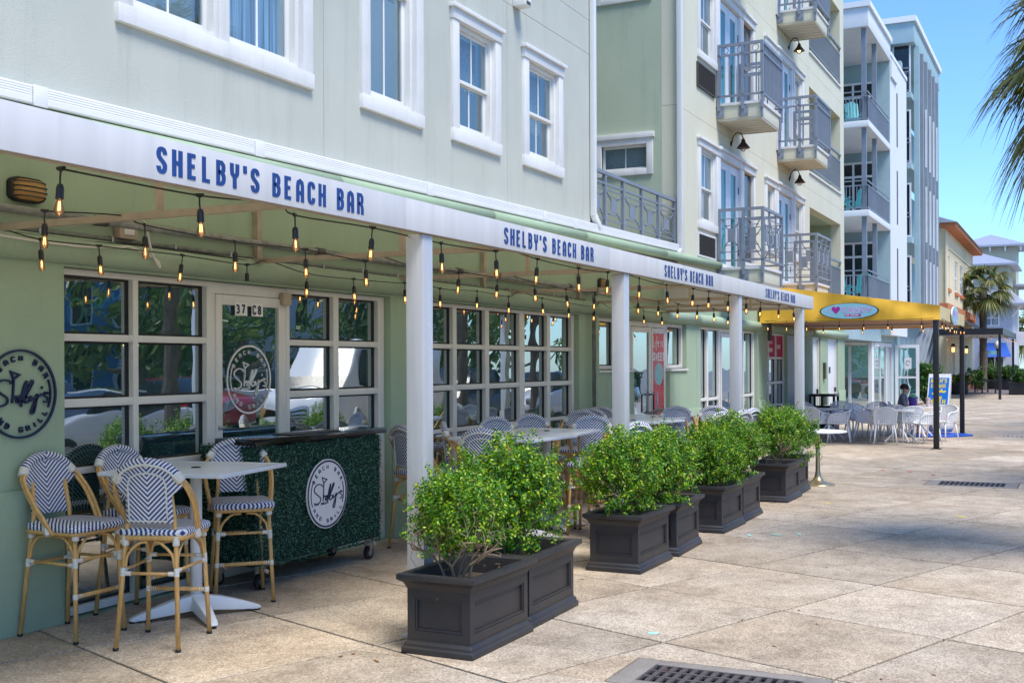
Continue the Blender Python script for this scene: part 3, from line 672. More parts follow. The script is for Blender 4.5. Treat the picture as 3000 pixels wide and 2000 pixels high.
build(M().box(7.545, 8.55, YF + .002, YF + .1, 2.40, 2.494).box(7.545, 7.585, YF + .002, YF + .1, .01, 2.40).box(8.51, 8.55, YF + .002, YF + .1, .01, 2.40), 'door_frame', ALU, A, bev=.004)
dA = glazed_door(A, 7.59, 8.505, 2.395, .075, handle=False, yf=YF - .01)
build(M().lathe([(.018, 0), (.018, .02), (.01, .025)], 12).xf(Matrix.Translation((7.625, YF - .011, 1.28)) @ Matrix.Rotation(PI / 2, 4, 'X')), 'lock', STEEL, dA, smooth=True)
bx('door_closer', BEAM, A, 8.44, 8.56, YF - .055, YF - .012, 2.34, 2.45, .005)
def wallfn(cx, cz, y): return lambda u, v, d: (cx + u, y - d, cz + v)
lg = logo(wallfn(8.035, 1.675, YF + .010), .298, WPRINT, dA, name='logo_decal')
m_ = M()
for a, b in ((7.825, 7.985), (8.045, 8.20)): m_.box(a, b, YF - .0125, YF - .0108, 2.225, 2.335)
num = build(m_, 'number_plate', WPRINT, dA)
m_ = M(); text(m_, '37', .085, wallfn(7.835, 2.237, YF - .0135), .6, .2, .22, d=.001); text(m_, 'C8', .085, wallfn(8.055, 2.237, YF - .0135), .6, .2, .22, d=.001); build(m_, 'digits', NAVYD, num)
# storefront B
sgroup(A, 10.98, 15.24, .01, 2.495, YF, [(10.98, 11.03), (11.675, 11.765), (12.486, 12.586), (13.441, 13.594), (14.304, 14.406), (15.138, 15.237)], rows)
bx('sticker', WPRINT, A, 12.95, 13.08, YF + .045, YF + .049, 1.08, 1.22)
# section C: small windows, door with red poster
C2 = [(1.71, 1.77), (2.44, 2.495)]
sgroup(A, 16.03, 17.52, 1.71, 2.495, YF, [(16.03, 16.09), (16.80, 16.87), (17.46, 17.52)], C2)
bx('sill', TRIM, A, 15.98, 17.5, WY - .03, YF, 1.665, 1.70, .006)
sgroup(A, 19.32, 20.275, 1.71, 2.495, YF, [(19.325, 19.40), (20.19, 20.27)], C2); bx('sill', TRIM, A, 19.30, 20.3, WY - .03, YF, 1.665, 1.70, .006)
build(M().box(17.525, 19.315, YF + .002, YF + .1, 2.41, 2.494).box(17.525, 17.57, YF + .002, YF + .1, .01, 2.41).box(18.5, 18.56, YF + .002, YF + .1, .01, 2.41).box(19.25, 19.315, YF + .002, YF + .1, .01, 2.41), 'door_frame', ALU, A, bev=.004)
d1 = glazed_door(A, 17.575, 18.495, 2.40, .08, handle=False, yf=YF - .008)
build(M().tube([(18.40, YF - .01, .98), (18.40, YF - .09, .98), (18.40, YF - .09, 1.28), (18.40, YF - .01, 1.28)], .016, 8), 'handle', BLACKP, d1, smooth=True)
RED = mat('red_poster', (.66, .02, .035), .35, var=.35, vs=2, col2=(.72, .07, .07)); SOR = mat('aqua_scoop', (.30, .55, .52), .5, var=.2, vs=12); CONE = mat('waffle_cone', (.55, .28, .07), .6, var=.3, vs=30)
d2 = glazed_door(A, 18.565, 19.245, 2.40, .055, handle=False, yf=YF - .008); d2['label'] = 'glass door filled by a red ice cream poster'
build(M().tube([(18.62, YF - .01, .95), (18.62, YF - .08, .95), (18.62, YF - .08, 1.3), (18.62, YF - .01, 1.3)], .014, 8), 'handle', STEEL, d2, smooth=True)
bx('poster', RED, d2, 18.62, 19.19, YF - .002, YF + .006, .27, 2.31)
m_ = M()
c0, cz = 18.93, 1.50
m_.prism([(c0 + .235 * math.cos(2 * PI * i / 28), YF - .003, cz + .12 + .19 * math.sin(2 * PI * i / 28)) for i in range(28)], 0, (0, -.001, 0)); build(m_, 'poster_scoop', SOR, d2)
REDS = mat('red_syrup', (.68, .01, .03), .2, var=.3, vs=4)
m_ = M(); dr = [(-.25, 1.48), (-.16, 1.36), (-.05, 1.42), (.06, 1.33), (.15, 1.44), (.24, 1.56), (.25, 1.25), (.27, .95), (.2, .86), (.12, .97), (.02, .92), (-.1, .99), (-.2, .93), (-.27, 1.1)]
m_.prism([(c0 + a, YF - .0045, b) for a, b in dr], 0, (0, -.001, 0)); build(m_, 'poster_syrup', REDS, d2)
m_ = M(); m_.prism([(c0 - .2, YF - .006, .93), (c0 - .1, YF - .006, .97), (c0 + .02, YF - .006, .92), (c0 + .12, YF - .006, .96), (c0 + .18, YF - .006, .88), (c0 + .03, YF - .006, .30), (c0 - .06, YF - .006, .30)], 0, (0, -.001, 0)); build(m_, 'poster_cone', CONE, d2)
m_ = M(); text(m_, 'SWEET', .15, wallfn(18.63, 1.84, YF - .0035), .62, .24, .14); build(m_, 'poster_lettering', WPRINT, d2); m_ = M(); fn = wallfn(18.66, 2.06, YF - .0035)
for st in ([(-.02, .2), (0, .02), (.05, .03)], [(.08, .12), (.09, .02)], [(.2, .2), (.16, .16), (.13, -.04)], [(.12, .09), (.2, .1)], [(.22, .06), (.28, .1), (.24, .12), (.22, .04), (.29, .03)], [(.36, .12), (.37, .03)], [(.47, .12), (.42, .1), (.47, .05), (.42, .02)]): ribbon(m_, [(p.x, p.y) for p in catmull([(a, b, 0) for a, b in st], 4)], .018, fn, .002)
build(m_, 'poster_lettering', WPRINT, d2)

# ---------------------------------------------------------------- cream building (right)
B = top('apartment_building', 'cream building with grey iron balconies rising beyond the recess', 'building', (28, WY, 0))
XB0, XB1 = 20.91, 36.1
gh = [(21.15, 25.45, 0, 2.50), (26.35, 28.36, 0, 2.50), (28.42, 30.3, 0, 2.5), (31.4, 32.42, 0, 2.5), (33.5, 35.0, 0, 2.5)]
wallpart('ground_floor_wall', GREEN, B, XB0, XB1, -.02, 3.30, WY, WY + .3, gh)
U = []
ux0 = 19.78
for f in range(4):
    z = 3.2 * f
    U += [(21.08, 22.25, 4.40 + z, 5.97 + z), (22.36, 24.12, 3.60 + z, 5.97 + z), (24.2, 25.17, 3.9 + z, 5.97 + z), (26.25, 27.12, 4.40 + z, 5.97 + z), (27.30, 28.98, 3.60 + z, 5.97 + z), (29.12, 30.22, 4.4 + z, 5.97 + z), (31.07, 35.5, (3.62 if f == 0 else 3.67) + z, 5.93 + z)]
jz = [3.304, 6.38, 6.42, 9.58, 9.62, 12.78, 12.82, 16.2]
jz = [(3.304, 6.395), (6.401, 9.595), (9.601, 12.795), (12.801, 16.2)]
for z0, z1 in jz: wallpart('wall_panel', CREAM, B, ux0, XB1, z0, z1, WY, WY + .28, [h for h in U if h[2] < z1 and h[3] > z0])
wallpart('return_wall', SAGE_SHADE, B, WY + .281, 13, 3.304, 16.2, ux0, ux0 + .3, [(6.95, 7.83, 5.30, 5.78), (6.95, 7.83, 8.45, 9.3)], ax='x')
wallpart('return_wall', SAGE_SHADE, B, WY + .281, 13, -.02, 16.2, XB1 - .3, XB1, [], ax='x')
build(M().box(15.75, ux0 + .3, 13, 13.3, 3.3, 16), 'courtyard_wall', SAGE_SHADE, B); bx('terrace_floor', CONC, B, 15.72, ux0 - .01, WY + .02, 13, 3.57, 3.74)
for a, b in ((18.9, 22.25),): pipe('cornice_roll', PIPEG, B, [(a, WY - .05, 3.395 + .0145 * a), (b, WY - .05, 3.395 + .0145 * b)], .075, 16)
for a, b in ((20.912, 26.4), (26.41, 31), (31.01, 36.25)): pipe('half_round_moulding', GREEN, B, [(a, WY - .01, 2.615), (b, WY - .01, 2.615)], .098, 18)
for a, b in ((20.912, 21.13), (25.47, 26.33), (30.32, 31.38), (32.44, 33.48), (35.02, 36.1)): bx('plinth', GREEN, B, a, b, WY - .03, WY - .001, 0, .97, .01)
# recess windows on the return wall
for (z0, z1) in ((5.20, 5.96), (8.34, 9.5)):
    t = M(); frameX(t, 6.85, 7.94, z0, z1 - .1, ux0 - .04, ux0 + .05, .11); t.box(ux0 - .07, ux0 + .05, 6.82, 7.97, z1 - .1, z1)
    w = build(t, 'window', TRIM, B, bev=.006); f = M(); frameX(f, 6.96, 7.83, z0 + .11, z1 - .21, ux0 + .05, ux0 + .1, .04); build(f, 'frame', VINYL, w)
    bx('pane', WGLASS, w, ux0 + .07, ux0 + .075, 7.0, 7.79, z0 + .15, z1 - .25); bx('muntin', VINYL, w, ux0 + .06, ux0 + .069, 7.385, 7.40, z0 + .15, z1 - .25); bx('backing', BLIND, w, ux0 + .2, ux0 + .21, 6.9, 7.9, z0, z1)
# terrace railing
def xpanel(m_, fn, a0, a1, z0, z1, th=.018):
    """cross-pattern infill in a plane; fn(a, z) -> 3D point"""
    w = a1 - a0; h = z1 - z0; ca, cz = (a0 + a1) / 2, (z0 + z1) / 2; rw, rh = w * .17, h * .14
    P = lambda a, z: fn(a, z)
    for q in (.16, .30, .70, .84): m_.bar(P(a0, z0 + h * q), P(a1, z0 + h * q), th, th) if q in (.16, .84) else m_.bar(P(a0 + w * .17, z0 + h * q), P(a1 - w * .17, z0 + h * q), th, th)
    for sx in (-1, 1):
        for sz in (-1, 1): m_.bar(P(ca + sx * w * .48, cz + sz * h * .34), P(ca + sx * rw, cz + sz * rh), th, th)
def plate(m_, fn, a0, a1, z0, z1, t=.006):
    w = a1 - a0; h = z1 - z0; ca, cz = (a0 + a1) / 2, (z0 + z1) / 2; rw, rh = w * .17, h * .14
    m_.bar(fn(ca, cz - rh), fn(ca, cz + rh), 2 * rw, .014, Vector(fn(1, 0)) - Vector(fn(0, 0)).cross(Vector((0, 0, 1)))) if False else m_
    A_, B_, C_, D_ = [Vector(fn(ca + i * rw, cz + j * rh)) for i, j in ((-1, -1), (1, -1), (1, 1), (-1, 1))]
    n = (B_ - A_).cross(D_ - A_).normalized() * .012; m_.prism([p - n / 2 for p in (A_, B_, C_, D_)], 0, n)
tr = top('terrace_railing', 'grey iron railing with cross pattern panels across the recess above the awning', 'railing', (17.8, WY, 3.8))
fnt = lambda a, z: (a, WY + .03, z)
pp = [15.80, 16.34, 17.12, 17.98, 18.82, 19.70]
m_ = M().bar(fnt(15.78, 4.68), fnt(19.74, 4.68), .06, .05).bar(fnt(15.78, 3.87), fnt(19.74, 3.87), .04, .04).bar(fnt(15.78, 4.52), fnt(19.74, 4.52), .03, .03); build(m_, 'rail', RAIL, tr)
for x in pp: bx('post', RAIL, tr, x - .025, x + .025, WY + .005, WY + .055, 3.75, 4.655)
for a, b in zip(pp[:-1], pp[1:]):
    m_ = M(); xpanel(m_, fnt, a + .02, b - .02, 3.88, 4.55); plate(m_, fnt, a + .02, b - .02, 3.88, 4.55); build(m_, 'infill_panel', RAIL, tr)
# upper windows and doors of the cream building
TEALREFL = mat('teal_reflection', (.04, .66, .70), .8, var=.5, vs=5, stretch=(5, 1, .2))  # turquoise reflection of the door glass, painted on a sheet behind it
DOORW = mat('white_door_paint', (.74, .75, .78), .5, var=.03)
for f in range(4):
    z = 3.2 * f
    for x0, x1 in ((21.0, 22.33), (26.17, 27.2)): sash_window(B, x0, x1, 4.32 + z, 6.05 + z, gl=WGLASS)
    for x0, x1, zt in ((22.36, 24.12, 0), (27.30, 28.98, 0)):
        t = M().box(x0 - .02, x0 + .12, WY - .035, WY + .06, 3.62 + z, 5.88 + z).box(x1 - .12, x1 + .02, WY - .035, WY + .06, 3.62 + z, 5.88 + z).box(x0 - .02, x1 + .02, WY - .05, WY + .06, 5.88 + z, 6.02 + z).box(x0 - .05, x1 + .05, WY - .09, WY + .06, 6.022 + z, 6.08 + z)
        d = build(t, 'french_door', TRIM, B, bev=.006); xm = (x0 + x1) / 2
        for a, b in ((x0 + .12, xm - .005), (xm + .005, x1 - .12)):
            m_ = M(); frame(m_, a, b, 3.63 + z, 5.87 + z, WY + .03, WY + .08, .17); build(m_, 'leaf', DOORW, d, bev=.004)
            bx('pane', TEALGLASS, d, a + .17, b - .17, WY + .05, WY + .056, 3.80 + z, 5.70 + z)
        bx('backing', TEALREFL, d, x0, x1, WY + .35, WY + .37, 3.6 + z, 6 + z)
        for q in (4.05, 5.35): bx('hinge', BLACKP, d, x1 - .13, x1 - .105, WY + .015, WY + .03, q + z, q + .14 + z)
    for x0, x1, zb, scr in ((24.16, 25.22, 3.95, True), (29.05, 30.3, 4.32, False)):
        if scr:
            t = M().box(x0, x0 + .1, WY - .035, WY + .06, zb + z, 5.88 + z).box(x1 - .13, x1, WY - .035, WY + .06, zb + z, 5.88 + z).box(x0, x1, WY - .05, WY + .06, 5.88 + z, 6.02 + z).box(x0 - .03, x1 + .04, WY - .09, WY + .06, 6.022 + z, 6.08 + z).box(x0, x1, WY - .05, WY + .06, zb - .12 + z, zb + z)
            d = build(t, 'window', TRIM, B, bev=.006); d['label'] = 'tall narrow window with a dark insect screen'
            bx('screen', DKWIN, d, x0 + .1, x1 - .13, WY + .045, WY + .055, zb + z, 5.88 + z); bx('screen_bar', VINYL, d, x0 + .1, x1 - .13, WY + .02, WY + .04, 4.9 + z, 4.95 + z)
        else: sash_window(B, x0, x1, zb + z, 6.05 + z)
# louvred vents
for z in (3.80, 6.98, 10.18, 13.4):
    v = build((lambda m_: frame(m_, 20.95, 22.12, z, z + .46, WY - .035, WY - .001, .035))(M()), 'vent', TRIM if z < 6 else LOUVER, B)
    bx('back', SHADOWGAP, v, 20.985, 22.085, WY - .008, WY - .003, z + .035, z + .425)
    for k in range(11): zz = z + .05 + k * .034; bx('slat', LOUVER, v, 20.985, 22.085, WY - .03, WY - .010, zz, zz + .014)
# loggias
for f in range(4):
    z = 3.2 * f; x0, x1 = 31.07, 35.5
    lg_ = build(M().box(x0 - .1, x1 + .1, WY + .285, 8.6, 3.5 + z, 3.62 + z).box(x0 - .1, x1 + .1, WY + .285, 8.6, 5.93 + z, 6.05 + z).box(x0 - .1, x1 + .1, 8.6, 8.7, 3.5 + z, 6.05 + z).box(x1 + .002, x1 + .1, WY + .285, 8.6, 3.62 + z, 5.93 + z).box(x0 - .1, x0 - .002, WY + .285, 8.6, 3.62 + z, 5.93 + z), 'loggia', SAGE_SHADE, B)
    bx('sliding_door', DKWIN, lg_, 32.2, 34.6, 8.55, 8.59, 3.64 + z, 5.7 + z); bx('door_post', TRIM, lg_, 33.36, 33.44, 8.52, 8.55, 3.64 + z, 5.7 + z)
    if f: bx('sill', TRIM, lg_, x0 - .05, x1 + .05, WY - .04, WY + .1, 3.62 + z, 3.67 + z)
    zr = 3.75 + z
    m_ = M().box(x0, x1 + .02, WY - .03, WY + .03, zr + 1.02, zr + 1.07).box(x0, x1, WY - .015, WY + .015, zr + .02, zr + .05).box(x0, x1, WY - .012, WY + .012, zr + .84, zr + .87)
    build(m_, 'railing', RAIL, lg_)
    for k in range(32): xx = x0 + .05 + k * (x1 - x0 - .1) / 31; bx('baluster', RAIL, lg_, xx - .01, xx + .01, WY - .01, WY + .01, zr + .05, zr + .84)
# balconies
def balcony(xa, xb, zs, kind, label=None):
    yf = 5.52
    s_ = M().box(xa, xb, yf, WY - .002, zs, zs + .25); sl_ = build(s_, 'balcony', CREAM, B, bev=.01)
    if label: sl_['label'] = label
    bx('coping', TRIM, sl_, xa - .03, xb + .03, yf - .03, WY - .003, zs + .252, zs + .31, .005)
    bx('soffit_gap', LOUVER, sl_, xa + .055, xb - .055, yf + .05, WY - .01, zs - .0085, zs - .0005)
    n = 6
    for k in range(n): a = xa + .06 + (xb - xa - .12) * k / n; b = xa + .06 + (xb - xa - .12) * (k + 1) / n; bx('soffit_board', SOFFIT, sl_, a + .016, b - .016, yf + .05, WY - .01, zs - .022, zs - .002, .003)
    build(M().box(xa + .01, xb - .01, yf + .01, yf + .045, zs - .03, zs - .002).box(xa + .01, xa + .05, yf + .05, WY - .01, zs - .03, zs - .002).box(xb - .05, xb - .01, yf + .05, WY - .01, zs - .03, zs - .002), 'soffit_trim', SOFFIT, sl_)
    zb, zt = zs + .42, zs + 1.46
    x0, x1, y0 = xa - .06, xb + .06, yf - .06
    r_ = M()
    for zz, h in ((zt - .055, .055), (zt - .24, .035), (zb, .035)) if kind == 'bars' else ((zt - .055, .055), (zb, .035)):
        r_.box(x0, x1, y0, y0 + .05, zz, zz + h).box(x0, x0 + .05, y0 + .05, WY, zz, zz + h).box(x1 - .05, x1, y0 + .05, WY, zz, zz + h)
    build(r_, 'rail', RAIL, sl_)
    posts = [(x0, y0), (x1 - .055, y0), (x0, WY - .08), (x1 - .055, WY - .08), (x0, y0 + .38), (x1 - .055, y0 + .38)]
    for px, py in posts: bx('post', RAIL, sl_, px, px + .055, py, py + .055, zb - .26, zt - .056)
    for py in (WY - .09, y0 + .37):
        bx('bracket', RAIL, sl_, xa - .03, xa - .006, py - .06, py + .12, zs + .02, zs + .23, .004)
        for a in (py - .04, py + .09):
            for b in (zs + .06, zs + .19): bx('bolt', BLACKP, sl_, xa - .038, xa - .031, a, a + .014, b, b + .014)
    for px in (x0 + .03, x1 - .1): bx('bracket', RAIL, sl_, px, px + .12, yf - .03, yf - .006, zs + .0, zs + .22, .004)
    if kind == 'bars':
        for k in range(14): xx = x0 + .05 + (x1 - x0 - .1) * (k + .5) / 14; bx('baluster', RAIL, sl_, xx - .012, xx + .012, y0 + .013, y0 + .037, zb + .036, zt - .241); bx('baluster', RAIL, sl_, xx - .010, xx + .010, y0 + .014, y0 + .036, zt - .204, zt - .056)
        for sx in (x0, x1 - .05):
            for k in range(5): yy = y0 + .05 + (WY - y0 - .05) * (k + .5) / 5; bx('baluster', RAIL, sl_, sx + .013, sx + .037, yy - .012, yy + .012, zb + .036, zt - .241)
            for k in range(3):
                yy = y0 + .15 + k * .30; m_ = M().tube([(sx + .025, yy + .06 * math.cos(2 * PI * i / 14), zt - .13 + .06 * math.sin(2 * PI * i / 14)) for i in range(14)], .008, 5, closed=True); build(m_, 'ring', RAIL, sl_)
            m_ = M().box(sx + .01, sx + .04, y0 + .06, y0 + .44, zb + .50, zb + .545).box(sx + .01, sx + .04, y0 + .06, y0 + .44, zb + .36, zb + .40); build(m_, 'cross_band', RAIL, sl_)
    else:
        for px in (x0 + .02, x1 - .03):
            f_ = lambda a, z, p=px: (p, a, z)
            for a, b in ((y0 + .05, y0 + .38), (y0 + .43, WY - .08)): m_ = M(); xpanel(m_, f_, a, b, zb + .03, zt - .05); plate(m_, f_, a, b, zb + .03, zt - .05); build(m_, 'infill_panel', RAIL, sl_)
        f_ = lambda a, z: (a, y0 + .025, z)
        k = 3
        for i in range(k):
            a = x0 + .05 + (x1 - x0 - .1) * i / k; b = x0 + .05 + (x1 - x0 - .1) * (i + 1) / k
            m_ = M(); xpanel(m_, f_, a, b, zb + .03, zt - .05); plate(m_, f_, a, b, zb + .03, zt - .05); m_.bar(f_(b, zb), f_(b, zt - .05), .03, .03); build(m_, 'infill_panel', RAIL, sl_)
for zz in (0, 1, 2):
    for xa in (22.30, 27.42): balcony(xa, xa + 1.55, 3.37 + 3.22 * zz, 'cross' if zz == 0 else 'bars')
# storefront D / E of the cream building
r4 = [(.01, .07), (1.07, 1.13), (2.45, 2.495)]
sgroup(B, 21.16, 22.70, .01, 2.495, YF, [(21.17, 21.24), (21.80, 21.90), (22.62, 22.70)], r4, fm=VINYL)
build(M().box(22.70, 23.78, YF + .002, YF + .1, 2.42, 2.494), 'door_frame', VINYL, B)
glazed_door(B, 22.74, 23.72, 2.41, .085, fm=VINYL, yf=YF - .008)
sgroup(B, 23.76, 25.44, .01, 2.495, YF, [(23.76, 23.86), (24.5, 24.58), (25.36, 25.44)], r4, fm=VINYL)
r5 = [(.01, .07), (.78, .83), (1.30, 1.36), (1.89, 1.94), (2.45, 2.495)]
eb = [(26.36, 26.40), (26.78, 26.83), (27.50, 27.55), (28.31, 28.355)]
we = sgroup(B, 26.36, 28.355, .01, 2.495, YF, eb, r5)
for i in range(3): bx('menu_panel', PINK, we, eb[i][1], eb[i + 1][0], YF + .03, YF + .045, 1.945, 2.445)
for s_, h_, x_, z_, w_ in (('ES', .10, 26.50, 2.15, .6), ('COLD', .095, 26.97, 2.25, .6), ('DRINKS', .095, 26.92, 2.06, .55), ('SNACKS', .095, 27.68, 2.14, .55)): m_ = M(); text(m_, s_, h_, wallfn(x_, z_, YF + .028), w_, .14, .15); build(m_, 'lettering', WPRINT, we)
gy = bx('roller_shutter', mat('grey_shutter', (.30, .31, .34), .55, .2, var=.1, vs=4, stretch=(1, 1, 12)), B, 28.42, 29.70, YF, YF + .1, 0, 2.49)
po = bx('poster', mat('orange_poster', (.55, .16, .05), .5, var=.8, vs=6, col2=(.75, .68, .55)), B, 29.74, 30.29, YF - .005, YF + .06, .9, 2.44); bx('panel', TRIM, B, 29.74, 30.29, YF + .001, YF + .06, .01, .88)
for a, b in ((31.42, 32.40), (33.52, 34.98)):
    d = bx('service_door', DOORW, B, a + .05, b - .12, YF, YF + .06, .01, 2.44, .004); bx('handle', BLACKM, d, b - .22, b - .15, YF - .05, YF - .002, .95, 1.08)
    build(M().box(a, a + .045, YF - .03, YF + .08, .01, 2.49).box(b - .115, b, YF - .03, YF + .08, .01, 2.49).box(a + .045, b - .115, YF - .03, YF + .08, 2.445, 2.49), 'door_frame', ALU, B)
bx('notice', BLACKP, B, 33.95, 34.2, YF - .006, YF - .002, 1.5, 1.68)
bx('utility_box', LOUVER, B, 32.75, 32.95, WY - .06, WY - .002, 1.35, 1.8)
elb = M().tube([(25.95, WY - .05, 2.74), (26.0, WY - .14, 2.74), (26.02, WY - .14, 2.3)], .05, 10); build(elb, 'condensate_box', LOUVER, B)

# interior of the ground floor
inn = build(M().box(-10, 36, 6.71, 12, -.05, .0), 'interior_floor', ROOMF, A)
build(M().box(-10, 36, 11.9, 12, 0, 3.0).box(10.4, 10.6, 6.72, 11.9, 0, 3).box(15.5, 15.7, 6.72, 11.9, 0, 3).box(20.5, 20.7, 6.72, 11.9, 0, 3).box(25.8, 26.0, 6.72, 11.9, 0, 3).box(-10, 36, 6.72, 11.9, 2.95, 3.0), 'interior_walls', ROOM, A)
for x, y, z, q in ((6.75, 7.6, 2.0, 'in the first window pane at the left'), (8.4, 8.2, 1.98, 'behind the second window column from the left'), (11.9, 7.5, 2.35, 'at the top of the gridded window beside the first post'), (13.2, 8.5, 2.3, 'in the middle of the gridded window'), (16.9, 7.8, 2.2, 'behind the small window left of the second post'), (19.7, 8.0, 2.2, 'behind the small window right of the red poster'), (21.7, 8, 2.35, 'behind the tall shop window left of the third post'), (24.6, 8, 2.35, 'behind the tall shop window right of the third post')):
    t = top('pendant_lamp', 'small glowing pendant lamp ' + q, 'pendant lamp', (x, y, z), group='pendant lamps behind the shop windows')
    build(M().lathe([(.07, 0), (.085, .05), (.06, .13), (.02, .16)], 12), 'lamp_shade', GLOW, t, wc=False); build(M().tube([(0, 0, .16), (0, 0, 2.95 - z)], .006, 6), 'cord', WIRE, t, wc=False)
TEALD = mat('teal_bar_front', (.03, .16, .17), .5, var=.2)
for x0, x1, lb in ((6.1, 10.0, 'dark teal bar counter inside, behind the first shop window'), (11.2, 15.2, 'dark teal bar counter inside, behind the gridded window right of the first post')):
    t = top('bar_counter', lb, 'counter', ((x0 + x1) / 2, 9, 0)); bx('front', TEALD, t, x0, x1, 9, 9.5, .0, 1.0); bx('counter_top', BLACKP, t, x0 - .05, x1 + .05, 8.9, 9.6, 1.0, 1.05)
# neon Open sign
neon = top('neon_sign', 'script Open sign of unlit pale aqua tube inside the left shop window', 'neon sign', (6.35, 6.6, 2.2))
OP = [[(6.223, 2.284), (6.152, 2.28), (6.102, 2.201), (6.123, 2.113), (6.179, 2.104), (6.23, 2.161), (6.237, 2.24), (6.202, 2.288)], [(6.259, 2.229), (6.278, 2.14), (6.295, 2.046)], [(6.266, 2.163), (6.288, 2.219), (6.332, 2.233), (6.339, 2.199), (6.295, 2.175)], [(6.339, 2.21), (6.407, 2.258), (6.422, 2.293), (6.384, 2.303), (6.369, 2.257), (6.407, 2.236), (6.452, 2.272)], [(6.452, 2.272), (6.475, 2.33), (6.482, 2.279), (6.513, 2.332), (6.536, 2.351), (6.544, 2.299), (6.629, 2.35)]]
m_ = M()
for st in OP: m_.tube(catmull([(a, 6.56, b) for a, b in st], 5), .009, 6)
build(m_, 'tube', mat('pale_aqua_tube', (.65, .95, .85), .3), neon, smooth=True)
# wall logo (dark blue, raised letters)
wl = top('wall_logo', 'big round navy logo of raised letters on the green wall at the left edge', 'sign', (5.535, WY, 1.613))
logo(wallfn(5.535, 1.613, WY - .006), .300, NAVYD, wl, thick=.014, bold=1.35, ring=.05, name='raised_lettering', small=False)
# bulkhead lights
def bulkhead(x, z, label):
    t = top('bulkhead_light', label, 'wall light', (x, WY, z)); w, h = .145, .082
    def ell(q, y, n=24): return [(x + w * q * max(-1, min(1, 1.25 * math.cos(2 * PI * i / n))), y, z + h * q * max(-1, min(1, 1.15 * math.sin(2 * PI * i / n)))) for i in range(n)]
    m_ = M(); rings = [ell(1, WY), ell(1, WY - .045), ell(.93, WY - .055), ell(.86, WY - .045)]
    m_.add([p for r_ in rings for p in r_], [(k * 24 + i, k * 24 + (i + 1) % 24, (k + 1) * 24 + (i + 1) % 24, (k + 1) * 24 + i) for k in range(3) for i in range(24)]); build(m_, 'housing', BLACKP, t, smooth=True)
    m_ = M(); rings = [ell(.87, WY - .04), ell(.8, WY - .075), ell(.5, WY - .095), ell(.05, WY - .1)]
    m_.add([p for r_ in rings for p in r_], [(k * 24 + i, k * 24 + (i + 1) % 24, (k + 1) * 24 + (i + 1) % 24, (k + 1) * 24 + i) for k in range(3) for i in range(24)] + [tuple(72 + i for i in range(24))]); build(m_, 'lens', AMBER, t, smooth=True)
    for q in (-.6, -.2, .2, .6):
        ww = w * (1 - .12 * abs(q * 2)); build(M().tube([(x - ww, WY - .05, z + q * h), (x - ww * .8, WY - .095, z + q * h), (x, WY - .11, z + q * h), (x + ww * .8, WY - .095, z + q * h), (x + ww, WY - .05, z + q * h)], .0045, 6), 'guard_bar', BLACKP, t)
bulkhead(5.58, 2.985, 'oval caged wall light with amber lens at the far left under the awning')
bulkhead(10.72, 2.975, 'oval caged wall light under the awning, half hidden by the first white post')
bulkhead(16.1, 2.985, 'oval caged wall light under the awning left of the second white post')
# gooseneck lamps
def goose(x, z, label, lit=False):
    t = top('wall_lamp', label, 'wall lamp', (x, WY, z)); y = WY
    build(M().lathe([(.05, 0), (.05, .02)], 12).xf(Matrix.Translation((x, y, z)) @ Matrix.Rotation(PI / 2, 4, 'X')).tube([(x, y - .02, z), (x, y - .05, z + .14), (x, y - .13, z + .22), (x, y - .22, z + .19), (x, y - .26, z + .08)], .012, 8), 'arm', BRONZE, t, smooth=True)
    build(M().lathe([(.02, .08), (.035, .06), (.05, 0), (.13, -.10), (.135, -.115), (.12, -.112)], 18, (x, y - .26, z)), 'lamp_shade', BRONZE, t, smooth=True)
    build(M().lathe([(.015, -.03), (.045, -.07), (.045, -.11), (.015, -.14)], 10, (x, y - .26, z)), 'bulb', GLOW if lit else AMBER, t, smooth=True)
    m_ = M()
    for k in range(4): a = PI / 4 * k; m_.tube([(x + .08 * math.cos(a) * q, y - .26 + .08 * math.sin(a) * q, z - .115 - .07 * (1 - q * q)) for q in (-1, -.5, 0, .5, 1)], .004, 4)
    build(m_, 'cage', BRONZE, t)
goose(23.33, 6.30, 'bronze gooseneck wall lamp under the nearest third floor balcony')
goose(28.66, 6.33, 'bronze gooseneck wall lamp under the farther third floor balcony')
goose(28.65, 9.56, 'bronze gooseneck wall lamp glowing orange beneath the top balcony', True)
# conduits and pipes under the awning
def thing1(name, label, cat, m_, mt, smooth=True, grp=None): o = build(m_, name, mt, None, smooth); c = Vector(o.data.vertices[0].co); return tag(o, label, cat, grp)
cp = top('sprinkler_pipe', 'thick galvanised pipe hung under the awning along the wall', 'pipe', (8, 6.2, 2.78))
xs = [4, 6.0, 8.6, 11.2, 14.3]
for a, b in zip(xs[:-1], xs[1:]): build(M().tube([(a, 6.13, 2.79 + .003 * a), (b - .01, 6.13, 2.79 + .003 * b)], .028, 12), 'pipe_length', CONDUIT, cp, smooth=True)
for a in xs[1:]: build(M().tube([(a - .06, 6.13, 2.79 + .003 * a), (a + .05, 6.13, 2.79 + .003 * a)], .036, 12), 'coupling', LOUVER, cp, smooth=True)
cq = top('conduit', 'thin dark conduit fixed to the wall just above the round moulding', 'conduit', (8, 6.36, 2.72))
xs = [3.5, 6.6, 9.6, 12.8, 15.4]
for a, b in zip(xs[:-1], xs[1:]): build(M().tube([(a, 6.37, 2.725), (b, 6.37, 2.725)], .014, 8), 'conduit_length', CONDUIT, cq, smooth=True)
for k in range(16): a = 5.0 + k * .66; bx('strap', STEEL, cq, a, a + .02, 6.35, 6.399, 2.705, 2.745)
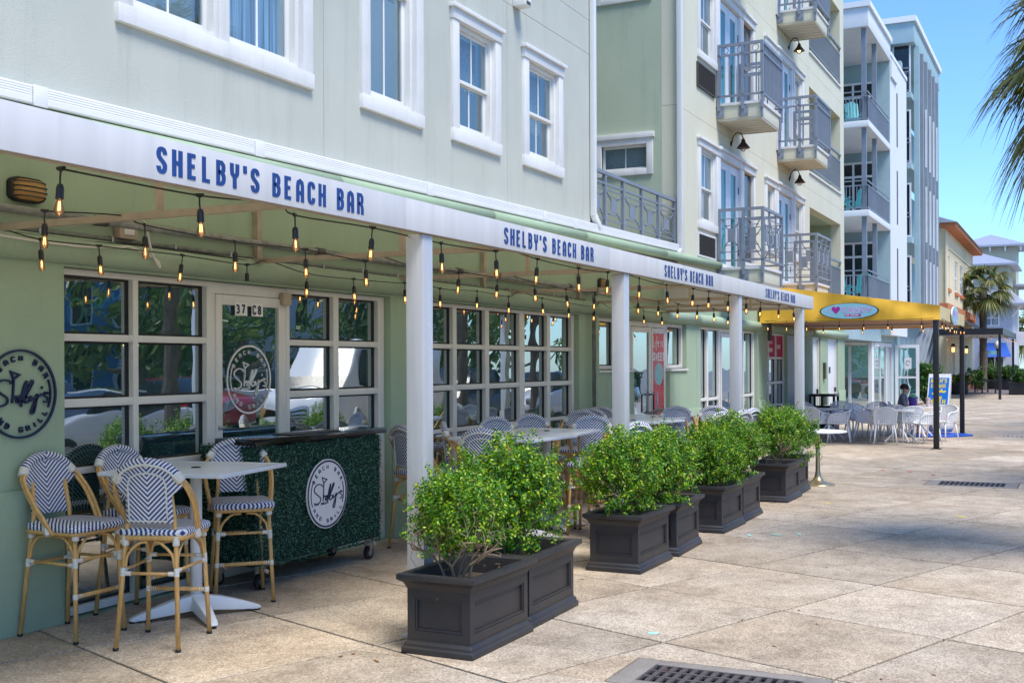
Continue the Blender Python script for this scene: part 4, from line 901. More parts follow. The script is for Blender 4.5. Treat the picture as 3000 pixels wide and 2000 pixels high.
cable = build(M().tube(catmull([(3.5, 6.33, 2.71), (5.2, 6.33, 2.685), (6.0, 6.33, 2.68), (6.6, 6.34, 2.70), (7.6, 6.33, 2.69), (8.6, 6.33, 2.64), (9.8, 6.33, 2.63), (11, 6.33, 2.65), (15, 6.33, 2.68)], 5), .009, 6), 'cable', WIRE); tag(cable, 'black cable sagging along the round moulding over the shop windows', 'cable')
cable = build(M().tube(catmull([(4.5, 6.30, 2.78), (5.2, 6.30, 2.66), (5.9, 6.28, 2.635), (6.3, 6.28, 2.66), (6.45, 6.28, 2.67), (6.7, 6.28, 2.60), (6.72, 6.27, 2.545), (6.62, 6.25, 2.65), (6.5, 6.2, 2.85), (6.4, 6.2, 2.88)], 5), .009, 6), 'cable', BIND, smooth=True); tag(cable, 'loose white cable hanging near the outlet box at the left', 'cable')
ob = top('outlet_box', 'small tan outlet box on the wall behind the first awning bar', 'outlet box', (6.5, WY, 2.84)); bx('box', BEAM, ob, 6.38, 6.56, WY - .07, WY - .002, 2.74, 2.92, .006); bx('cover', TRIM, ob, 6.42, 6.52, WY - .078, WY - .071, 2.77, 2.86, .003)
dn = top('conduit', 'vertical grey downpipe beside the gridded window, from the moulding to the ground', 'conduit', (15.62, 6.34, 0)); build(M().tube([(15.62, 6.32, 0), (15.62, 6.32, 2.78), (15.60, 6.25, 2.83), (14.4, 6.15, 2.83)], .03, 10), 'pipe', CONDUIT, dn, smooth=True)

# ---------------------------------------------------------------- white awning
AW = top('awning', 'long white vinyl awning on square posts with blue lettering', 'awning', (10, 3.9, 2.65))
ZB, ZT = 2.665, 2.868; YC = 3.865; AX0, AX1 = -10, 19.03
pan = [AX0, -2, 2.9, 6.42, 10.05, 13.3, 14.1, AX1]
pan = [AX0, -2, 2.9, 6.35, 8.12, 9.95, 13.65, 16.3, AX1]
for a, b in zip(pan[:-1], pan[1:]): bx('valance_panel', FABW, AW, a + .002, b - .002, YC, YC + .012, ZB, ZT, .003)
bx('valance_panel', FABW, AW, AX1 - .012, AX1, YC + .014, WY - .02, ZB, ZT)
roof = M().add([(AX0, YC + .013, ZT - .01), (AX1 - .013, YC + .013, ZT - .01), (AX1 - .013, WY - .01, 3.36), (AX0, WY - .01, 3.36), (AX0, YC + .013, ZT), (AX1 - .013, YC + .013, ZT), (AX1 - .013, WY - .01, 3.37), (AX0, WY - .01, 3.37)], [(0, 3, 2, 1), (4, 5, 6, 7), (0, 1, 5, 4), (1, 2, 6, 5), (2, 3, 7, 6), (3, 0, 4, 7)])
build(roof, 'canopy_sheet', FABT, AW)
build(M().add([(AX1 - .012, YC + .02, ZT), (AX1 - .012, WY - .02, ZT), (AX1 - .012, WY - .02, 3.35), (AX1, YC + .02, ZT), (AX1, WY - .02, ZT), (AX1, WY - .02, 3.35)], [(0, 1, 2), (5, 4, 3), (0, 3, 4, 1), (1, 4, 5, 2), (2, 5, 3, 0)]), 'canopy_gable', FABW, AW)
bx('front_rail', BEAM, AW, AX0, AX1 - .02, YC + .014, YC + .055, ZB - .004, ZB + .045)
bx('wall_rail', BEAM, AW, AX0, AX1 - .02, WY - .05, WY - .003, 2.83, 2.87)
BXS = [-2.9, -.2, 2.5, 5.22, 7.95, 10.3, 12.9, 15.6, 17.4, 18.9]
for i, x in enumerate(BXS):
    bx('cross_beam', BEAM, AW, x - .022, x + .022, YC + .056, WY - .004, 2.668, 2.71)
    build(M().bar((x, YC + .06, 2.74), (x, WY - .02, 3.30), .035, .035), 'rafter', BEAM, AW)
    for y in (4.85,): zz = ZT + (3.36 - ZT) * (y - YC) / (WY - YC) - .06; bx('strut', BEAM, AW, x - .018, x + .018, y, y + .036, 2.711, zz)
for x in (8.02, 12.25, 15.2): bx('wall_strut', BEAM, AW, x - .03, x + .03, WY - .055, WY - .003, 2.72, 3.30)
for i, x in enumerate((6.667, 10.44, 14.60, 18.36)):
    bx('post', POSTM, AW, x - .065, x + .065, YC + .02, YC + .15, .012, ZB - .006, .004); bx('base_plate', POSTM, AW, x - .1, x + .1, YC - .01, YC + .18, 0, .012)
for u0, u1 in ((4.125, 5.869), (7.765, 9.546), (11.507, 13.284), (15.834, 17.669)):
    m_ = M(); h = .126; sw = 0
    lw = .38; gap = .18
    mw = text(M(), "SHELBY'S BEACH BAR", h, wallfn(0, 0, 0), lw, .15, gap)
    k = (u1 - u0) / mw
    text(m_, "SHELBY'S BEACH BAR", h, (lambda u, v, d, a=u0, kk=k: (a + u * kk, YC - d, 2.700 + v)), lw, .15, gap, d=.0025)
    build(m_, 'lettering', NAVY, AW)

# ---------------------------------------------------------------- yellow awning
YA = top('awning', 'yellow canvas awning on black posts with an oval candy shop sign', 'awning', (25.4, 2.7, 2.68))
y0, y1, xa, xb = 2.58, WY - .06, 25.4, 31.2
m_ = M(); pr = [(y0, 2.68), (y0, 2.975), (y1, 3.52), (y1, 2.66)]
def sheet(x, t): return [(x, p[0], p[1]) for p in pr], (t, 0, 0)
# draped side with slight folds
m_ = M(); nI, nJ = 40, 8
for s_ in (0, 1):
    b = len(m_.v)
    for i in range(nI + 1):
        y = y0 + (y1 - y0) * i / nI; zt = 2.975 + (3.52 - 2.975) * i / nI
        for j in range(nJ + 1):
            q = j / nJ; fold = .026 * math.sin(i * .9 + q * 3.5) * (1 - q) ** .6 + .015 * math.sin(i * .31 - q * 4) + .006 * math.sin(i * 2.3)
            m_.v.append((xa - fold + s_ * .02, y, 2.68 + (zt - 2.68) * q))
    for i in range(nI):
        for j in range(nJ): a = b + i * (nJ + 1) + j; m_.f.append((a, a + 1, a + nJ + 2, a + nJ + 1))
build(m_, 'side_canvas', YEL, YA, smooth=True)
build(M().box(xa + .03, xb, y0, y0 + .015, 2.68, 2.975), 'front_valance', YELS, YA)
build(M().prism([(xb - .02, p[0], p[1]) for p in pr], 0, (.02, 0, 0)), 'side_canvas', YEL, YA)
build(M().add([(xa + .03, y0 + .016, 2.965), (xb - .03, y0 + .016, 2.965), (xb - .03, y1, 3.51), (xa + .03, y1, 3.51), (xa + .03, y0 + .016, 2.975), (xb - .03, y0 + .016, 2.975), (xb - .03, y1, 3.52), (xa + .03, y1, 3.52)], [(0, 3, 2, 1), (4, 5, 6, 7), (0, 1, 5, 4), (1, 2, 6, 5), (2, 3, 7, 6), (3, 0, 4, 7)]), 'roof_canvas', YELT, YA)
for k in range(16): a = y0 + .03 + k * (y1 - y0 - .05) / 16; bx('soffit_board', WOODC, YA, xa + .05, xb - .05, a + .004, a + (y1 - y0 - .05) / 16 - .004, 2.70, 2.715)
for px, py in ((25.45, 2.66), (31.15, 2.64), (25.5, 6.25)):
    if py < 6: bx('post', BLACKM, YA, px - .055, px + .055, py - .055, py + .055, .015, 2.69, .004); bx('base_plate', BLACKM, YA, px - .1, px + .1, py - .1, py + .1, 0, .015)
def oval(cx, a, b, z, ax, y):   # sign lying in plane x = const (ax='x') or y = const
    if ax == 'x': f = lambda u, v, d: (cx - d, y - u, z + v)
    else: f = lambda u, v, d: (cx + u, y - d, z + v)
    return f
for ax, cx, cy, cz, a, b in (('x', 25.355, 4.40, 2.90, .60, .165), ('y', 28.3, 2.56, 2.86, .75, .21)):
    f = oval(cx, a, b, cz, ax, cy)
    s_ = top('oval_sign', 'pale blue oval candy and ice cream sign on the yellow side canvas' if ax == 'x' else 'pale blue oval sign seen edge-on at the front of the yellow awning', 'sign', f(0, 0, 0))
    E = lambda k, d: [f(a * k * math.cos(2 * PI * i / 40), b * k * math.sin(2 * PI * i / 40), d) for i in range(40)]
    def disc(k, d0, d1): m_ = M(); p = E(k, d0); q = E(k, d1); m_.add(p + q, [tuple(range(40)), tuple(range(40, 80))] + [(i, (i + 1) % 40, (i + 1) % 40 + 40, i + 40) for i in range(40)]); return m_
    build(disc(1.03, 0, .02), 'rim', BLACKP if ax == 'x' else WPRINT, s_); build(disc(.98, .02, .026), 'face', mat('sky_blue_face', (.25, .55, .66), .5), s_)
    PUR = mat('magenta_print', (.35, .02, .28), .5); hs = b * .55
    hp = [(hs * 1.0 * (16 * math.sin(t) ** 3) / 16, hs * (13 * math.cos(t) - 5 * math.cos(2 * t) - 2 * math.cos(3 * t) - math.cos(4 * t)) / 15 + .03) for t in [2 * PI * i / 30 for i in range(30)]]
    m_ = M(); m_.add([f(-a * .45 + u, v, .0275) for u, v in hp] + [f(-a * .45 + u, v, .026) for u, v in hp], [tuple(range(30))] + [(i, (i + 1) % 30, (i + 1) % 30 + 30, i + 30) for i in range(30)]); build(m_, 'heart', PUR, s_)
    LIL = mat('lilac_print', (.55, .35, .62), .5)
    m_ = M(); text(m_, 'I', b * .75, lambda u, v, d: f(-a * .72 + u, -b * .22 + v, .026 + d), .6, .22, .1); build(m_, 'letter', LIL, s_); m_ = M(); text(m_, 'CANDY', b * .72, lambda u, v, d: f(-a * .24 + u, -b * .22 + v, .026 + d), .9, .22, .18); build(m_, 'lettering', LIL, s_)
    m_ = M(); m_.add([f(u, v, .027) for u, v in ((-a * .15, -b * .72), (a * .42, -b * .72), (a * .42, -b * .38), (-a * .15, -b * .38))], [(0, 1, 2, 3)]); build(m_, 'band', PUR, s_)
    m_ = M(); text(m_, 'ICE CREAM', b * .2, lambda u, v, d: f(-a * .12 + u, -b * .65 + v, .0275 + d), .8, .18, .2); build(m_, 'small_lettering', WPRINT, s_)

# ================================================================ FURNITURE
_flat = {}
def flat(root):
    if root.name not in _flat:
        kids = {}
        for o in bpy.data.objects:
            if o.parent: kids.setdefault(o.parent.name, []).append(o)
        L = []
        def rec(o, pi):
            for c in kids.get(o.name, []): L.append((c, pi)); rec(c, len(L) - 1)
        rec(root, -1); _flat[root.name] = L
    return _flat[root.name]
def tree_copy(root, loc, rz, label, group=None):
    r_ = root.copy(); COL.objects.link(r_); r_.location = loc; r_.rotation_euler[2] = rz; r_['label'] = label
    if group: r_['group'] = group
    new = []
    for c, pi in flat(root):
        k = c.copy(); COL.objects.link(k); k.parent = r_ if pi < 0 else new[pi]; new.append(k)
    return r_
_used = {}
def place(proto, loc, rz, label, group=None):
    if proto.name not in _used:
        _used[proto.name] = 1; proto.location = loc; proto.rotation_euler[2] = rz; proto['label'] = label
        if group: proto['group'] = group
        return proto
    return tree_copy(proto, loc, rz, label, group)

# ---- bistro bar stool, faces local +Y
def bar_stool():
    t = top('bar_stool', 'x', 'bar stool')
    P = lambda nm, m_, mt, par=t, sm=True: build(m_, nm, mt, par, smooth=sm, wc=False)
    leg = {}
    for sx in (-1, 1):
        fp = [(sx * .215, .235, .012), (sx * .185, .20, .70)]; rp = [(sx * .205, -.275, .012), (sx * .165, -.205, .70), (sx * .150, -.20, .84), (sx * .140, -.235, 1.02)]
        for k, p in (('f', fp), ('r', rp)):
            l = P('leg', M().tube(p, .0150, 10), BAMBOO); leg[(k, sx)] = l
            P('foot_cap', M().tube([(p[0][0], p[0][1], 0), (p[0][0], p[0][1], .016)], .0185, 10), BLACKP, l)
    def at(k, sx, z):
        a, b = (((.215, .235), (.185, .20)) if k == 'f' else ((.205, -.275), (.165, -.205))); q = (z - .012) / .688
        return Vector((sx * (a[0] + (b[0] - a[0]) * q), a[1] + (b[1] - a[1]) * q, z))
    def wrap(par, p, d, ln=.024, r_=.0178):
        d = Vector(d).normalized(); p = Vector(p); pts = [p + d * (ln * (i / 5 - .5) * 2) for i in range(6)]
        P('binding', M().tube(pts, [r_ * (1 + .06 * (i % 2)) for i in range(6)], 8), BIND, par)
    # stretchers
    S4 = [(('f', -1), ('f', 1), .30), (('f', -1), ('r', -1), .50), (('f', 1), ('r', 1), .50), (('r', -1), ('r', 1), .48), (('f', -1), ('f', 1), .53)]
    for a, b, z in S4:
        p, q = at(*a, z), at(*b, z); st = P('stretcher', M().tube([p, q], .0105 if z > .4 else .015, 8), BAMBOO); d = (q - p).normalized()
        wrap(st, p + d * .035, d, .020, .0145); wrap(st, q - d * .035, d, .020, .0145)
        wrap(leg[a], p, (0, 0, 1), .017, .0175); wrap(leg[b], q, (0, 0, 1), .017, .0175)
    # curved braces under the seat
    for a, b in ((('f', -1), ('f', 1)), (('f', -1), ('r', -1)), (('f', 1), ('r', 1)), (('r', -1), ('r', 1))):
        for u, v in ((a, b), (b, a)):
            p = at(*u, .52); d = (at(*v, .52) - p).normalized(); mid = (at(*u, .69) + at(*v, .69)) / 2
            P('brace', M().tube(catmull([p + d * .015, p + d * .03 + Vector((0, 0, .08)), p + d * .10 + Vector((0, 0, .15)), mid - d * .02 - Vector((0, 0, .012))], 4), .0095, 7), BAMBOO)
    # seat frame + woven seat
    ring = catmull([(-.2, -.20, .705), (-.205, 0, .705), (-.21, .19, .705), (-.17, .225, .705), (0, .235, .705), (.17, .225, .705), (.21, .19, .705), (.205, 0, .705), (.2, -.20, .705), (0, -.215, .705)], 3, True)
    P('seat_frame', M().tube(ring, .0165, 8, closed=True), BAMBOO)
    m_ = M(); out = catmull([(-.205, -.20, 0), (-.22, 0, 0), (-.228, .2, 0), (-.18, .25, 0), (0, .262, 0), (.18, .25, 0), (.228, .2, 0), (.22, 0, 0), (.205, -.20, 0), (0, -.215, 0)], 4, True); n = len(out)
    lv = [(1.0, .715), (1.03, .735), (1.0, .758), (.9, .768), (.55, .764), (.05, .758)]
    for s_, z in lv: m_.v += [(p.x * s_, p.y * s_, z) for p in out]
    m_.f += [(k * n + i, k * n + (i + 1) % n, (k + 1) * n + (i + 1) % n, (k + 1) * n + i) for k in range(len(lv) - 1) for i in range(n)] + [tuple(range(n))[::-1], tuple((len(lv) - 1) * n + i for i in range(n))]
    P('seat', m_, CHEVS)
    for sx in (-1, 1): wrap(leg[('f', sx)], (sx * .187, .205, .69), (0, 0, 1), .03, .023); wrap(leg[('r', sx)], (sx * .167, -.208, .685), (0, 0, 1), .03, .023)
    # back panel: curved sheet between the rear legs, rounded top
    m_ = M(); nu, nv = 14, 26; zs0, zs1 = .80, 1.182
    def bp(u, v, off):   # u -1..1, v 0..1
        z = zs0 + (zs1 - zs0) * v; q = max(0, min(1, (z - .975) / .06)); q = q * q * (3 - 2 * q); wv = .152 + .068 * q
        if z > 1.05: e = (z - 1.05) / .135; wv *= math.sqrt(max(.01, 1 - e * e * .99))
        x = u * wv; y = -.212 - .045 * v - .018 * math.cos(min(1.5, abs(x) / .15 * 1.4)) + .014 * q * abs(u) ** 3; return (x, y + off, z)
    for off in (.011, -.011):
        b = len(m_.v)
        for j in range(nv + 1):
            for i in range(nu + 1): m_.v.append(bp(-1 + 2 * i / nu, j / nv, off))
        for j in range(nv):
            for i in range(nu): a = b + j * (nu + 1) + i; m_.f.append((a, a + 1, a + nu + 2, a + nu + 1))
    h = (nv + 1) * (nu + 1)
    edge = [j * (nu + 1) for j in range(nv + 1)] + [nv * (nu + 1) + i for i in range(1, nu + 1)] + [j * (nu + 1) + nu for j in range(nv - 1, -1, -1)] + [i for i in range(nu - 1, 0, -1)]
    for i in range(len(edge)): a, c = edge[i], edge[(i + 1) % len(edge)]; m_.f.append((a, c, c + h, a + h))
    bk = P('backrest', m_, CHEV)
    fx = lambda x, z: (x, bp(0, (z - zs0) / (zs1 - zs0), -.017)[1] + abs(x) * .06, z)
    pl = [fx(-.125, z) for z in (.815, .9, .98, 1.04)] + [fx(-.11, 1.09), fx(-.06, 1.115), fx(0, 1.122), fx(.06, 1.115), fx(.11, 1.09)] + [fx(.125, z) for z in (1.04, .98, .9, .815)]
    P('piping', M().tube([(a, b - .002, c) for a, b, c in pl], .006, 6, closed=True), BIND, bk)
    # hoop of two bamboo poles with woven rim on top
    def hoop(o):
        return catmull([(-.215 - o, .02, .69), (-.235 - o, -.05, .80), (-.250 - o, -.14, .93), (-.235 - o, -.215, 1.03), (-.20 - o * .8, -.25, 1.09), (-.14, -.265, 1.150 + o), (-.07, -.275, 1.178 + o), (0, -.278, 1.187 + o), (.07, -.275, 1.178 + o), (.14, -.265, 1.150 + o), (.20 + o * .8, -.25, 1.09), (.235 + o, -.215, 1.03), (.250 + o, -.14, .93), (.235 + o, -.05, .80), (.215 + o, .02, .69)], 3)
    hf = P('back_hoop', M().tube(hoop(0), .0145, 8), BAMBOO)
    side = [p + Vector((0, .028, .0)) for p in hoop(.008)]; n = len(side)
    for a, b in ((0, 13), (n - 13, n)): P('arm_pole', M().tube(side[a:b], .0125, 8), BAMBOO)
    hp = hoop(0); rim = hp[12:len(hp) - 12]
    P('woven_rim', M().tube([p + Vector((0, .006, .004)) for p in rim], [.017] + [.030] * (len(rim) - 2) + [.017], 10), CHEV, bk)
    for k, dd in ((12, 1), (len(hp) - 13, -1)): d = hp[k + 1] - hp[k - 1]; wrap(hf, hp[k] + Vector((0, .008, 0)), d, .028, .033)
    P('rim_piping', M().tube([p + Vector((0, -.024, .0)) for p in hoop(-.012)[11:len(hp) - 11]], .008, 6), BIND, bk)
    for sx in (-1, 1): wrap(hf, (sx * .222, 0, .712), (sx * -.1, -.4, .8), .026, .026)
    return t
STOOL = bar_stool()
def H(cx, cy, hd): return (cx, cy, 0), rad(hd - 90)
ST = [(5.70, 6.08, -89, 'chevron bar stool at the far left, its back against the green wall'),
      (5.80, 5.38, 20, 'chevron bar stool seen from behind, in front of the nearest table'),
      (7.12, 5.83, 226, 'chevron bar stool facing the camera beside the hedge-covered bar cart'),
      (6.40, 6.12, -89, 'chevron bar stool behind the nearest table, next to the window'),
      (9.86, 5.80, -22, 'chevron bar stool half hidden behind the first white post'),
      (10.48, 5.62, -60, 'chevron bar stool at the left end of the second table, by the window'),
      (9.62, 4.95, 12, 'chevron bar stool seen from behind at the second table, above the first shrubs'),
      (11.35, 5.62, -122, 'chevron bar stool behind the second table, below the small window sticker'),
      (12.05, 5.55, -130, 'chevron bar stool behind the right column of the second table'),
      (11.42, 4.62, 95, 'chevron bar stool on the street side of the second table, seat showing above the shrubs'),
      (13.25, 5.6, 188, 'chevron bar stool facing the camera beyond the right end of the second table'),
      (13.9, 5.75, 188, 'chevron bar stool behind the table left of the second post, middle one against the downpipe'),
      (14.5, 5.85, 188, 'chevron bar stool just left of the second white post, farthest of three'),
      (11.95, 4.85, 205, 'wide-looking chevron bar stool facing the camera just left of the second post'),
      (11.15, 4.22, 60, 'chevron bar stool with its rim towards us, touching the left side of the second post'),
      (14.95, 4.85, 200, 'chevron bar stool right of the third table, facing the camera'),
      (13.85, 4.15, 70, 'chevron bar stool with its rim towards us right of the third table'),
      (15.3, 4.4, 205, 'chevron bar stool facing the camera left of the third white post'),
      (14.45, 4.05, 75, 'chevron bar stool, rim towards us, left one of a close pair by the third post'),
      (15.05, 4.08, 75, 'chevron bar stool with its rim towards us, touching the third post')]
for cx, cy, hd, lb in ST: place(STOOL, *H(cx, cy, hd), lb, 'blue and white chevron bar stools under the white awning')

# ---- square slatted bar table
def bar_table():
    t = top('bar_table', 'x', 'table'); z = 1.07; h = .48
    P = lambda nm, m_, mt, par=t, sm=False, bev=0: build(m_, nm, mt, par, smooth=sm, bev=bev, wc=False)
    fr = P('table_top', M().box(-h, h, -h, -h + .06, z - .03, z).box(-h, h, h - .06, h, z - .03, z).box(-h, -h + .06, -h + .06, h - .06, z - .03, z).box(h - .06, h, -h + .06, h - .06, z - .03, z), WTABLE, bev=.008)
    n = 11; w_ = (2 * h - .124) / n
    for k in range(n): a = -h + .062 + k * w_; o = bx('slat', WTABLE, fr, a + .003, a + w_ - .003, -h + .061, h - .061, z - .02, z - .004, .002)
    P('umbrella_hole_cap', M().lathe([(.033, z - .003), (.033, z + .003), (.02, z + .005)], 14), BLACKP, fr)
    P('column', M().tube([(0, 0, .10), (0, 0, z - .03)], .042, 18), CAST, sm=True)
    b = P('base', M().lathe([(.075, .07), (.07, .11), (.05, .14), (.045, .16)], 16), CAST, sm=True)
    for k in range(4):
        a = PI / 2 * k + PI / 4; c, s_ = math.cos(a), math.sin(a); m_ = M(); pr = [(.04, .155, .05, .045), (.18, .13, .035, .042), (.33, .085, .02, .036), (.44, .045, .012, .030), (.47, .03, .018, .024)]
        for q, zt, zb, wd in pr:
            for i, zz in ((-1, zb), (1, zb), (1, zt), (-1, zt)): m_.v.append((q * c - i * wd * s_, q * s_ + i * wd * c, zz))
        for i in range(len(pr) - 1):
            for j in range(4): m_.f.append((i * 4 + j, i * 4 + (j + 1) % 4, i * 4 + 4 + (j + 1) % 4, i * 4 + 4 + j))
        m_.f += [(0, 1, 2, 3), tuple(len(pr) * 4 - 4 + j for j in range(4))]
        f = P('foot', m_, CAST, b, bev=.006); P('glide', M().lathe([(.02, 0), (.02, .02), (.012, .03)], 10, (.45 * c, .45 * s_, 0)), BLACKP, b)
    return t
TAB = bar_table()
for x, y, a, lb in ((6.47, 5.70, 11, 'square white slatted bar table nearest the camera, between four stools'), (10.57, 5.16, -4, 'square white slatted bar table above the first shrubs, nearer one of a joined pair'),
                 (11.56, 5.24, 6, 'square white slatted bar table above the first shrubs, farther one of a joined pair'), (14.15, 5.18, -14, 'white slatted bar table behind the second post'), (15.25, 5.30, 3, 'white slatted bar table right behind the second post, the farther top')):
    place(TAB, (x, y, 0), rad(a), lb, 'white slatted bar tables')

# ---- planters
def planter():
    t = top('planter', 'x', 'planter'); L, D, Hh = .90, .53, .50
    P = lambda nm, m_, mt, par=t, bev=0: build(m_, nm, mt, par, bev=bev, wc=False)
    def ringp(m_, x, y, z, x2, y2, z2): pass
    body = M(); prof = [(.0, 0), (.0, .035), (-.012, .045), (-.012, .062), (-.028, .078), (-.028, .09)]
    # body as stacked rectangular sections (offset inwards o at height z)
    sec = prof + [(-.030, .40), (-.018, .425), (-.010, .44), (.012, .455), (.022, .462), (.022, .495), (-.035, .497), (-.045, .485), (-.05, .36), (-.05, .34)]
    for o, z in sec:
        for sx, sy in ((-1, -1), (1, -1), (1, 1), (-1, 1)): body.v.append((sx * (L / 2 + o - .012), sy * (D / 2 + o - .012), z))
    for k in range(len(sec) - 1):
        if sec[k] == (-.028, .09): continue
        for j in range(4): body.f.append((k * 4 + j, k * 4 + (j + 1) % 4, k * 4 + 4 + (j + 1) % 4, k * 4 + 4 + j))
    body.f.append((3, 2, 1, 0)); bo = P('body', body, PLANT, bev=.003)
    x, y = L / 2 - .042, D / 2 - .042; z0, z1 = .0905, .3995
    for sy in (-1, 1):      # long sides: frame + recessed panel
        m_ = M(); a, b = sorted((sy * (y - .003), sy * y)); frame(m_, -x + .0, x - .0, z0, z1, a, b + 0, .055)
        m_.box(-x + .055, x - .055, *sorted((sy * (y - .024), sy * (y - .020))), z0 + .055, z1 - .055); P('side_panel', m_, PLANT, bo)
        m_ = M(); frame(m_, -x + .055, x - .055, z0 + .055, z1 - .055, *sorted((sy * (y - .020), sy * (y - .004))), .013); P('panel_moulding', m_, PLANT, bo, .003)
    for sx in (-1, 1):
        m_ = M(); a, b = sorted((sx * (x - .003), sx * x)); frameX(m_, -y + .003, y - .003, z0, z1, a, b, .052)
        m_.box(*sorted((sx * (x - .024), sx * (x - .020))), -y + .055, y - .055, z0 + .052, z1 - .052); P('side_panel', m_, PLANT, bo)
        m_ = M(); frameX(m_, -y + .055, y - .055, z0 + .052, z1 - .052, *sorted((sx * (x - .020), sx * (x - .004))), .013); P('panel_moulding', m_, PLANT, bo, .003)
    P('soil', M().box(-L / 2 + .065, L / 2 - .065, -D / 2 + .065, D / 2 - .065, .32, .375), SOIL)
    return t
PL = planter()
pls = [(6.63, 3.56, 0, 'charcoal planter nearest the camera with recessed side panels'), (7.53, 3.60, 1.5, 'charcoal planter second from the camera, end to end with the nearest one'), (9.79, 3.62, 0, 'charcoal planter third from the camera, behind the gap'), (10.78, 3.62, 2.5, 'charcoal planter fourth from the camera, beside the leftmost full shrubs'),
       (12.39, 3.62, -.5, 'charcoal planter fifth from the camera'), (13.34, 3.65, 1, 'charcoal planter sixth from the camera'), (15.35, 3.62, 0, 'charcoal planter last but one, below the last awning post'), (16.30, 3.68, 3, 'charcoal planter farthest away in the row, beside the brass table stand')]
for x, y, a, lb in pls: place(PL, (x, y, 0), rad(a), lb, 'charcoal planters edging the terrace')

# ---- boxwood shrubs
def leaf_quad(m_, p, n, s_, tw):
    n = n.normalized(); a = n.orthogonal().normalized(); b = n.cross(a); a2 = a * math.cos(tw) + b * math.sin(tw); b2 = n.cross(a2)
    q = [p - a2 * s_, p + b2 * s_ * .55 + n * s_ * .15, p + a2 * s_, p - b2 * s_ * .55 + n * s_ * .15]
    k = len(m_.v); m_.v += [tuple(v) for v in q]; m_.f += [(k, k + 1, k + 2), (k, k + 2, k + 3)]
def shrub_mesh(seed, nleaf, rx, ry, hz, flat, bare, leafs):
    r_ = random.Random(seed); br = M(); lf = M(); tips = []
    def grow(p, d, ln, rad_, dep):
        q = p + d * ln; mid = p + d * ln * .5 + Vector((r_.uniform(-1, 1), r_.uniform(-1, 1), r_.uniform(-.5, .5))) * ln * .1
        if dep < 3 or r_.random() < .35: br.tube([p, mid, q], [rad_, rad_ * .85, rad_ * .65], 4 if dep else 6, caps=False)
        if dep >= 2: tips.append((q, d, dep)); tips.append((mid, d, dep))
        if dep >= 5: return
        for _ in range(r_.choice((2, 3, 3) if dep < 3 else (2, 3))):
            a = Vector((r_.gauss(0, 1), r_.gauss(0, 1), r_.gauss(.15, .6))).normalized(); dd = (d * 1.0 + a * .75 + Vector((0, 0, .12))).normalized()
            e = q.x / rx, q.y / ry, q.z / hz
            if e[0] ** 2 + e[1] ** 2 > 1 or q.z > hz: dd = (dd - Vector((q.x, q.y, max(0, q.z - hz * .8))).normalized() * .8).normalized()
            grow(q, dd, ln * r_.uniform(.68, .92), rad_ * .66, dep + 1)
    for k in range(6):
        a = 2 * PI * k / 6 + r_.uniform(-.3, .3); grow(Vector((.03 * math.cos(a), .03 * math.sin(a), 0)), Vector((math.cos(a) * .62, math.sin(a) * .5, 1)).normalized(), hz * .25, .010, 0)
    tips2 = [t for t in tips if t[0].z > hz * bare]
    lump = [(Vector((r_.gauss(0, 1), r_.gauss(0, 1), r_.gauss(.2, .8))).normalized(), r_.uniform(.62, 1.30)) for _ in range(34)]
    while len(lf.f) // 2 < nleaf:
        if r_.random() < .3: q, d, dep = r_.choice(tips2)
        else:
            d = Vector((r_.gauss(0, 1), r_.gauss(0, 1), r_.gauss(.1, 1))).normalized(); k0 = min(lump, key=lambda l: -l[0].dot(d)); rr_ = k0[1] * (r_.random() ** .38)
            e = max(abs(d.x), abs(d.y)) ; sq = 1 / (abs(d.x) ** 3 + abs(d.y) ** 3 + abs(d.z) ** 3) ** (1 / 3)
            q = Vector((d.x * rx * rr_ * sq * .98, d.y * ry * rr_ * sq * .98, hz * (.5 + bare * .42) + d.z * hz * (.5 - bare * .42) * rr_ * sq)); d = (d + Vector((0, 0, .7))).normalized()
            if q.z < hz * bare * .55: continue
        # sprig: leaves in opposite pairs along a short shoot
        dd = (d + Vector((r_.gauss(0, .5), r_.gauss(0, .5), r_.gauss(.35, .4)))).normalized(); ln = r_.uniform(.035, .085); o_ = q + Vector((r_.gauss(0, .018), r_.gauss(0, .018), r_.gauss(0, .018)))
        k = int(ln / .011)
        for i in range(k):
            c = o_ + dd * (ln * i / k); side = dd.orthogonal().normalized(); side = (Matrix.Rotation(i * 1.57 + r_.random(), 3, dd) @ side)
            for sg_ in (1, -1): leaf_quad(lf, c + side * sg_ * leafs, (dd + side * sg_ * .9 + Vector((r_.gauss(0, .3), r_.gauss(0, .3), .3))), leafs * r_.uniform(.75, 1.15), r_.uniform(0, PI))
    return br.mesh('branch', BARK), lf.mesh('foliage', LEAF)
SHM = [shrub_mesh(3, 10500, .255, .24, .64, 0, .40, .0128), shrub_mesh(11, 17000, .33, .27, .62, 0, .18, .0128), shrub_mesh(23, 17500, .33, .27, .60, 0, .12, .0128)]
def rusty(seed, n, c, s_):
    r_ = random.Random(seed); m_ = M()
    for i in range(n): leaf_quad(m_, Vector((c[0] + r_.gauss(0, s_), c[1] + r_.gauss(0, s_), c[2] + r_.gauss(0, s_ * .8))), Vector((r_.gauss(0, 1), r_.gauss(0, 1), 1)), .012, r_.uniform(0, 3))
    return m_.mesh('rusty_leaves', LEAFO)
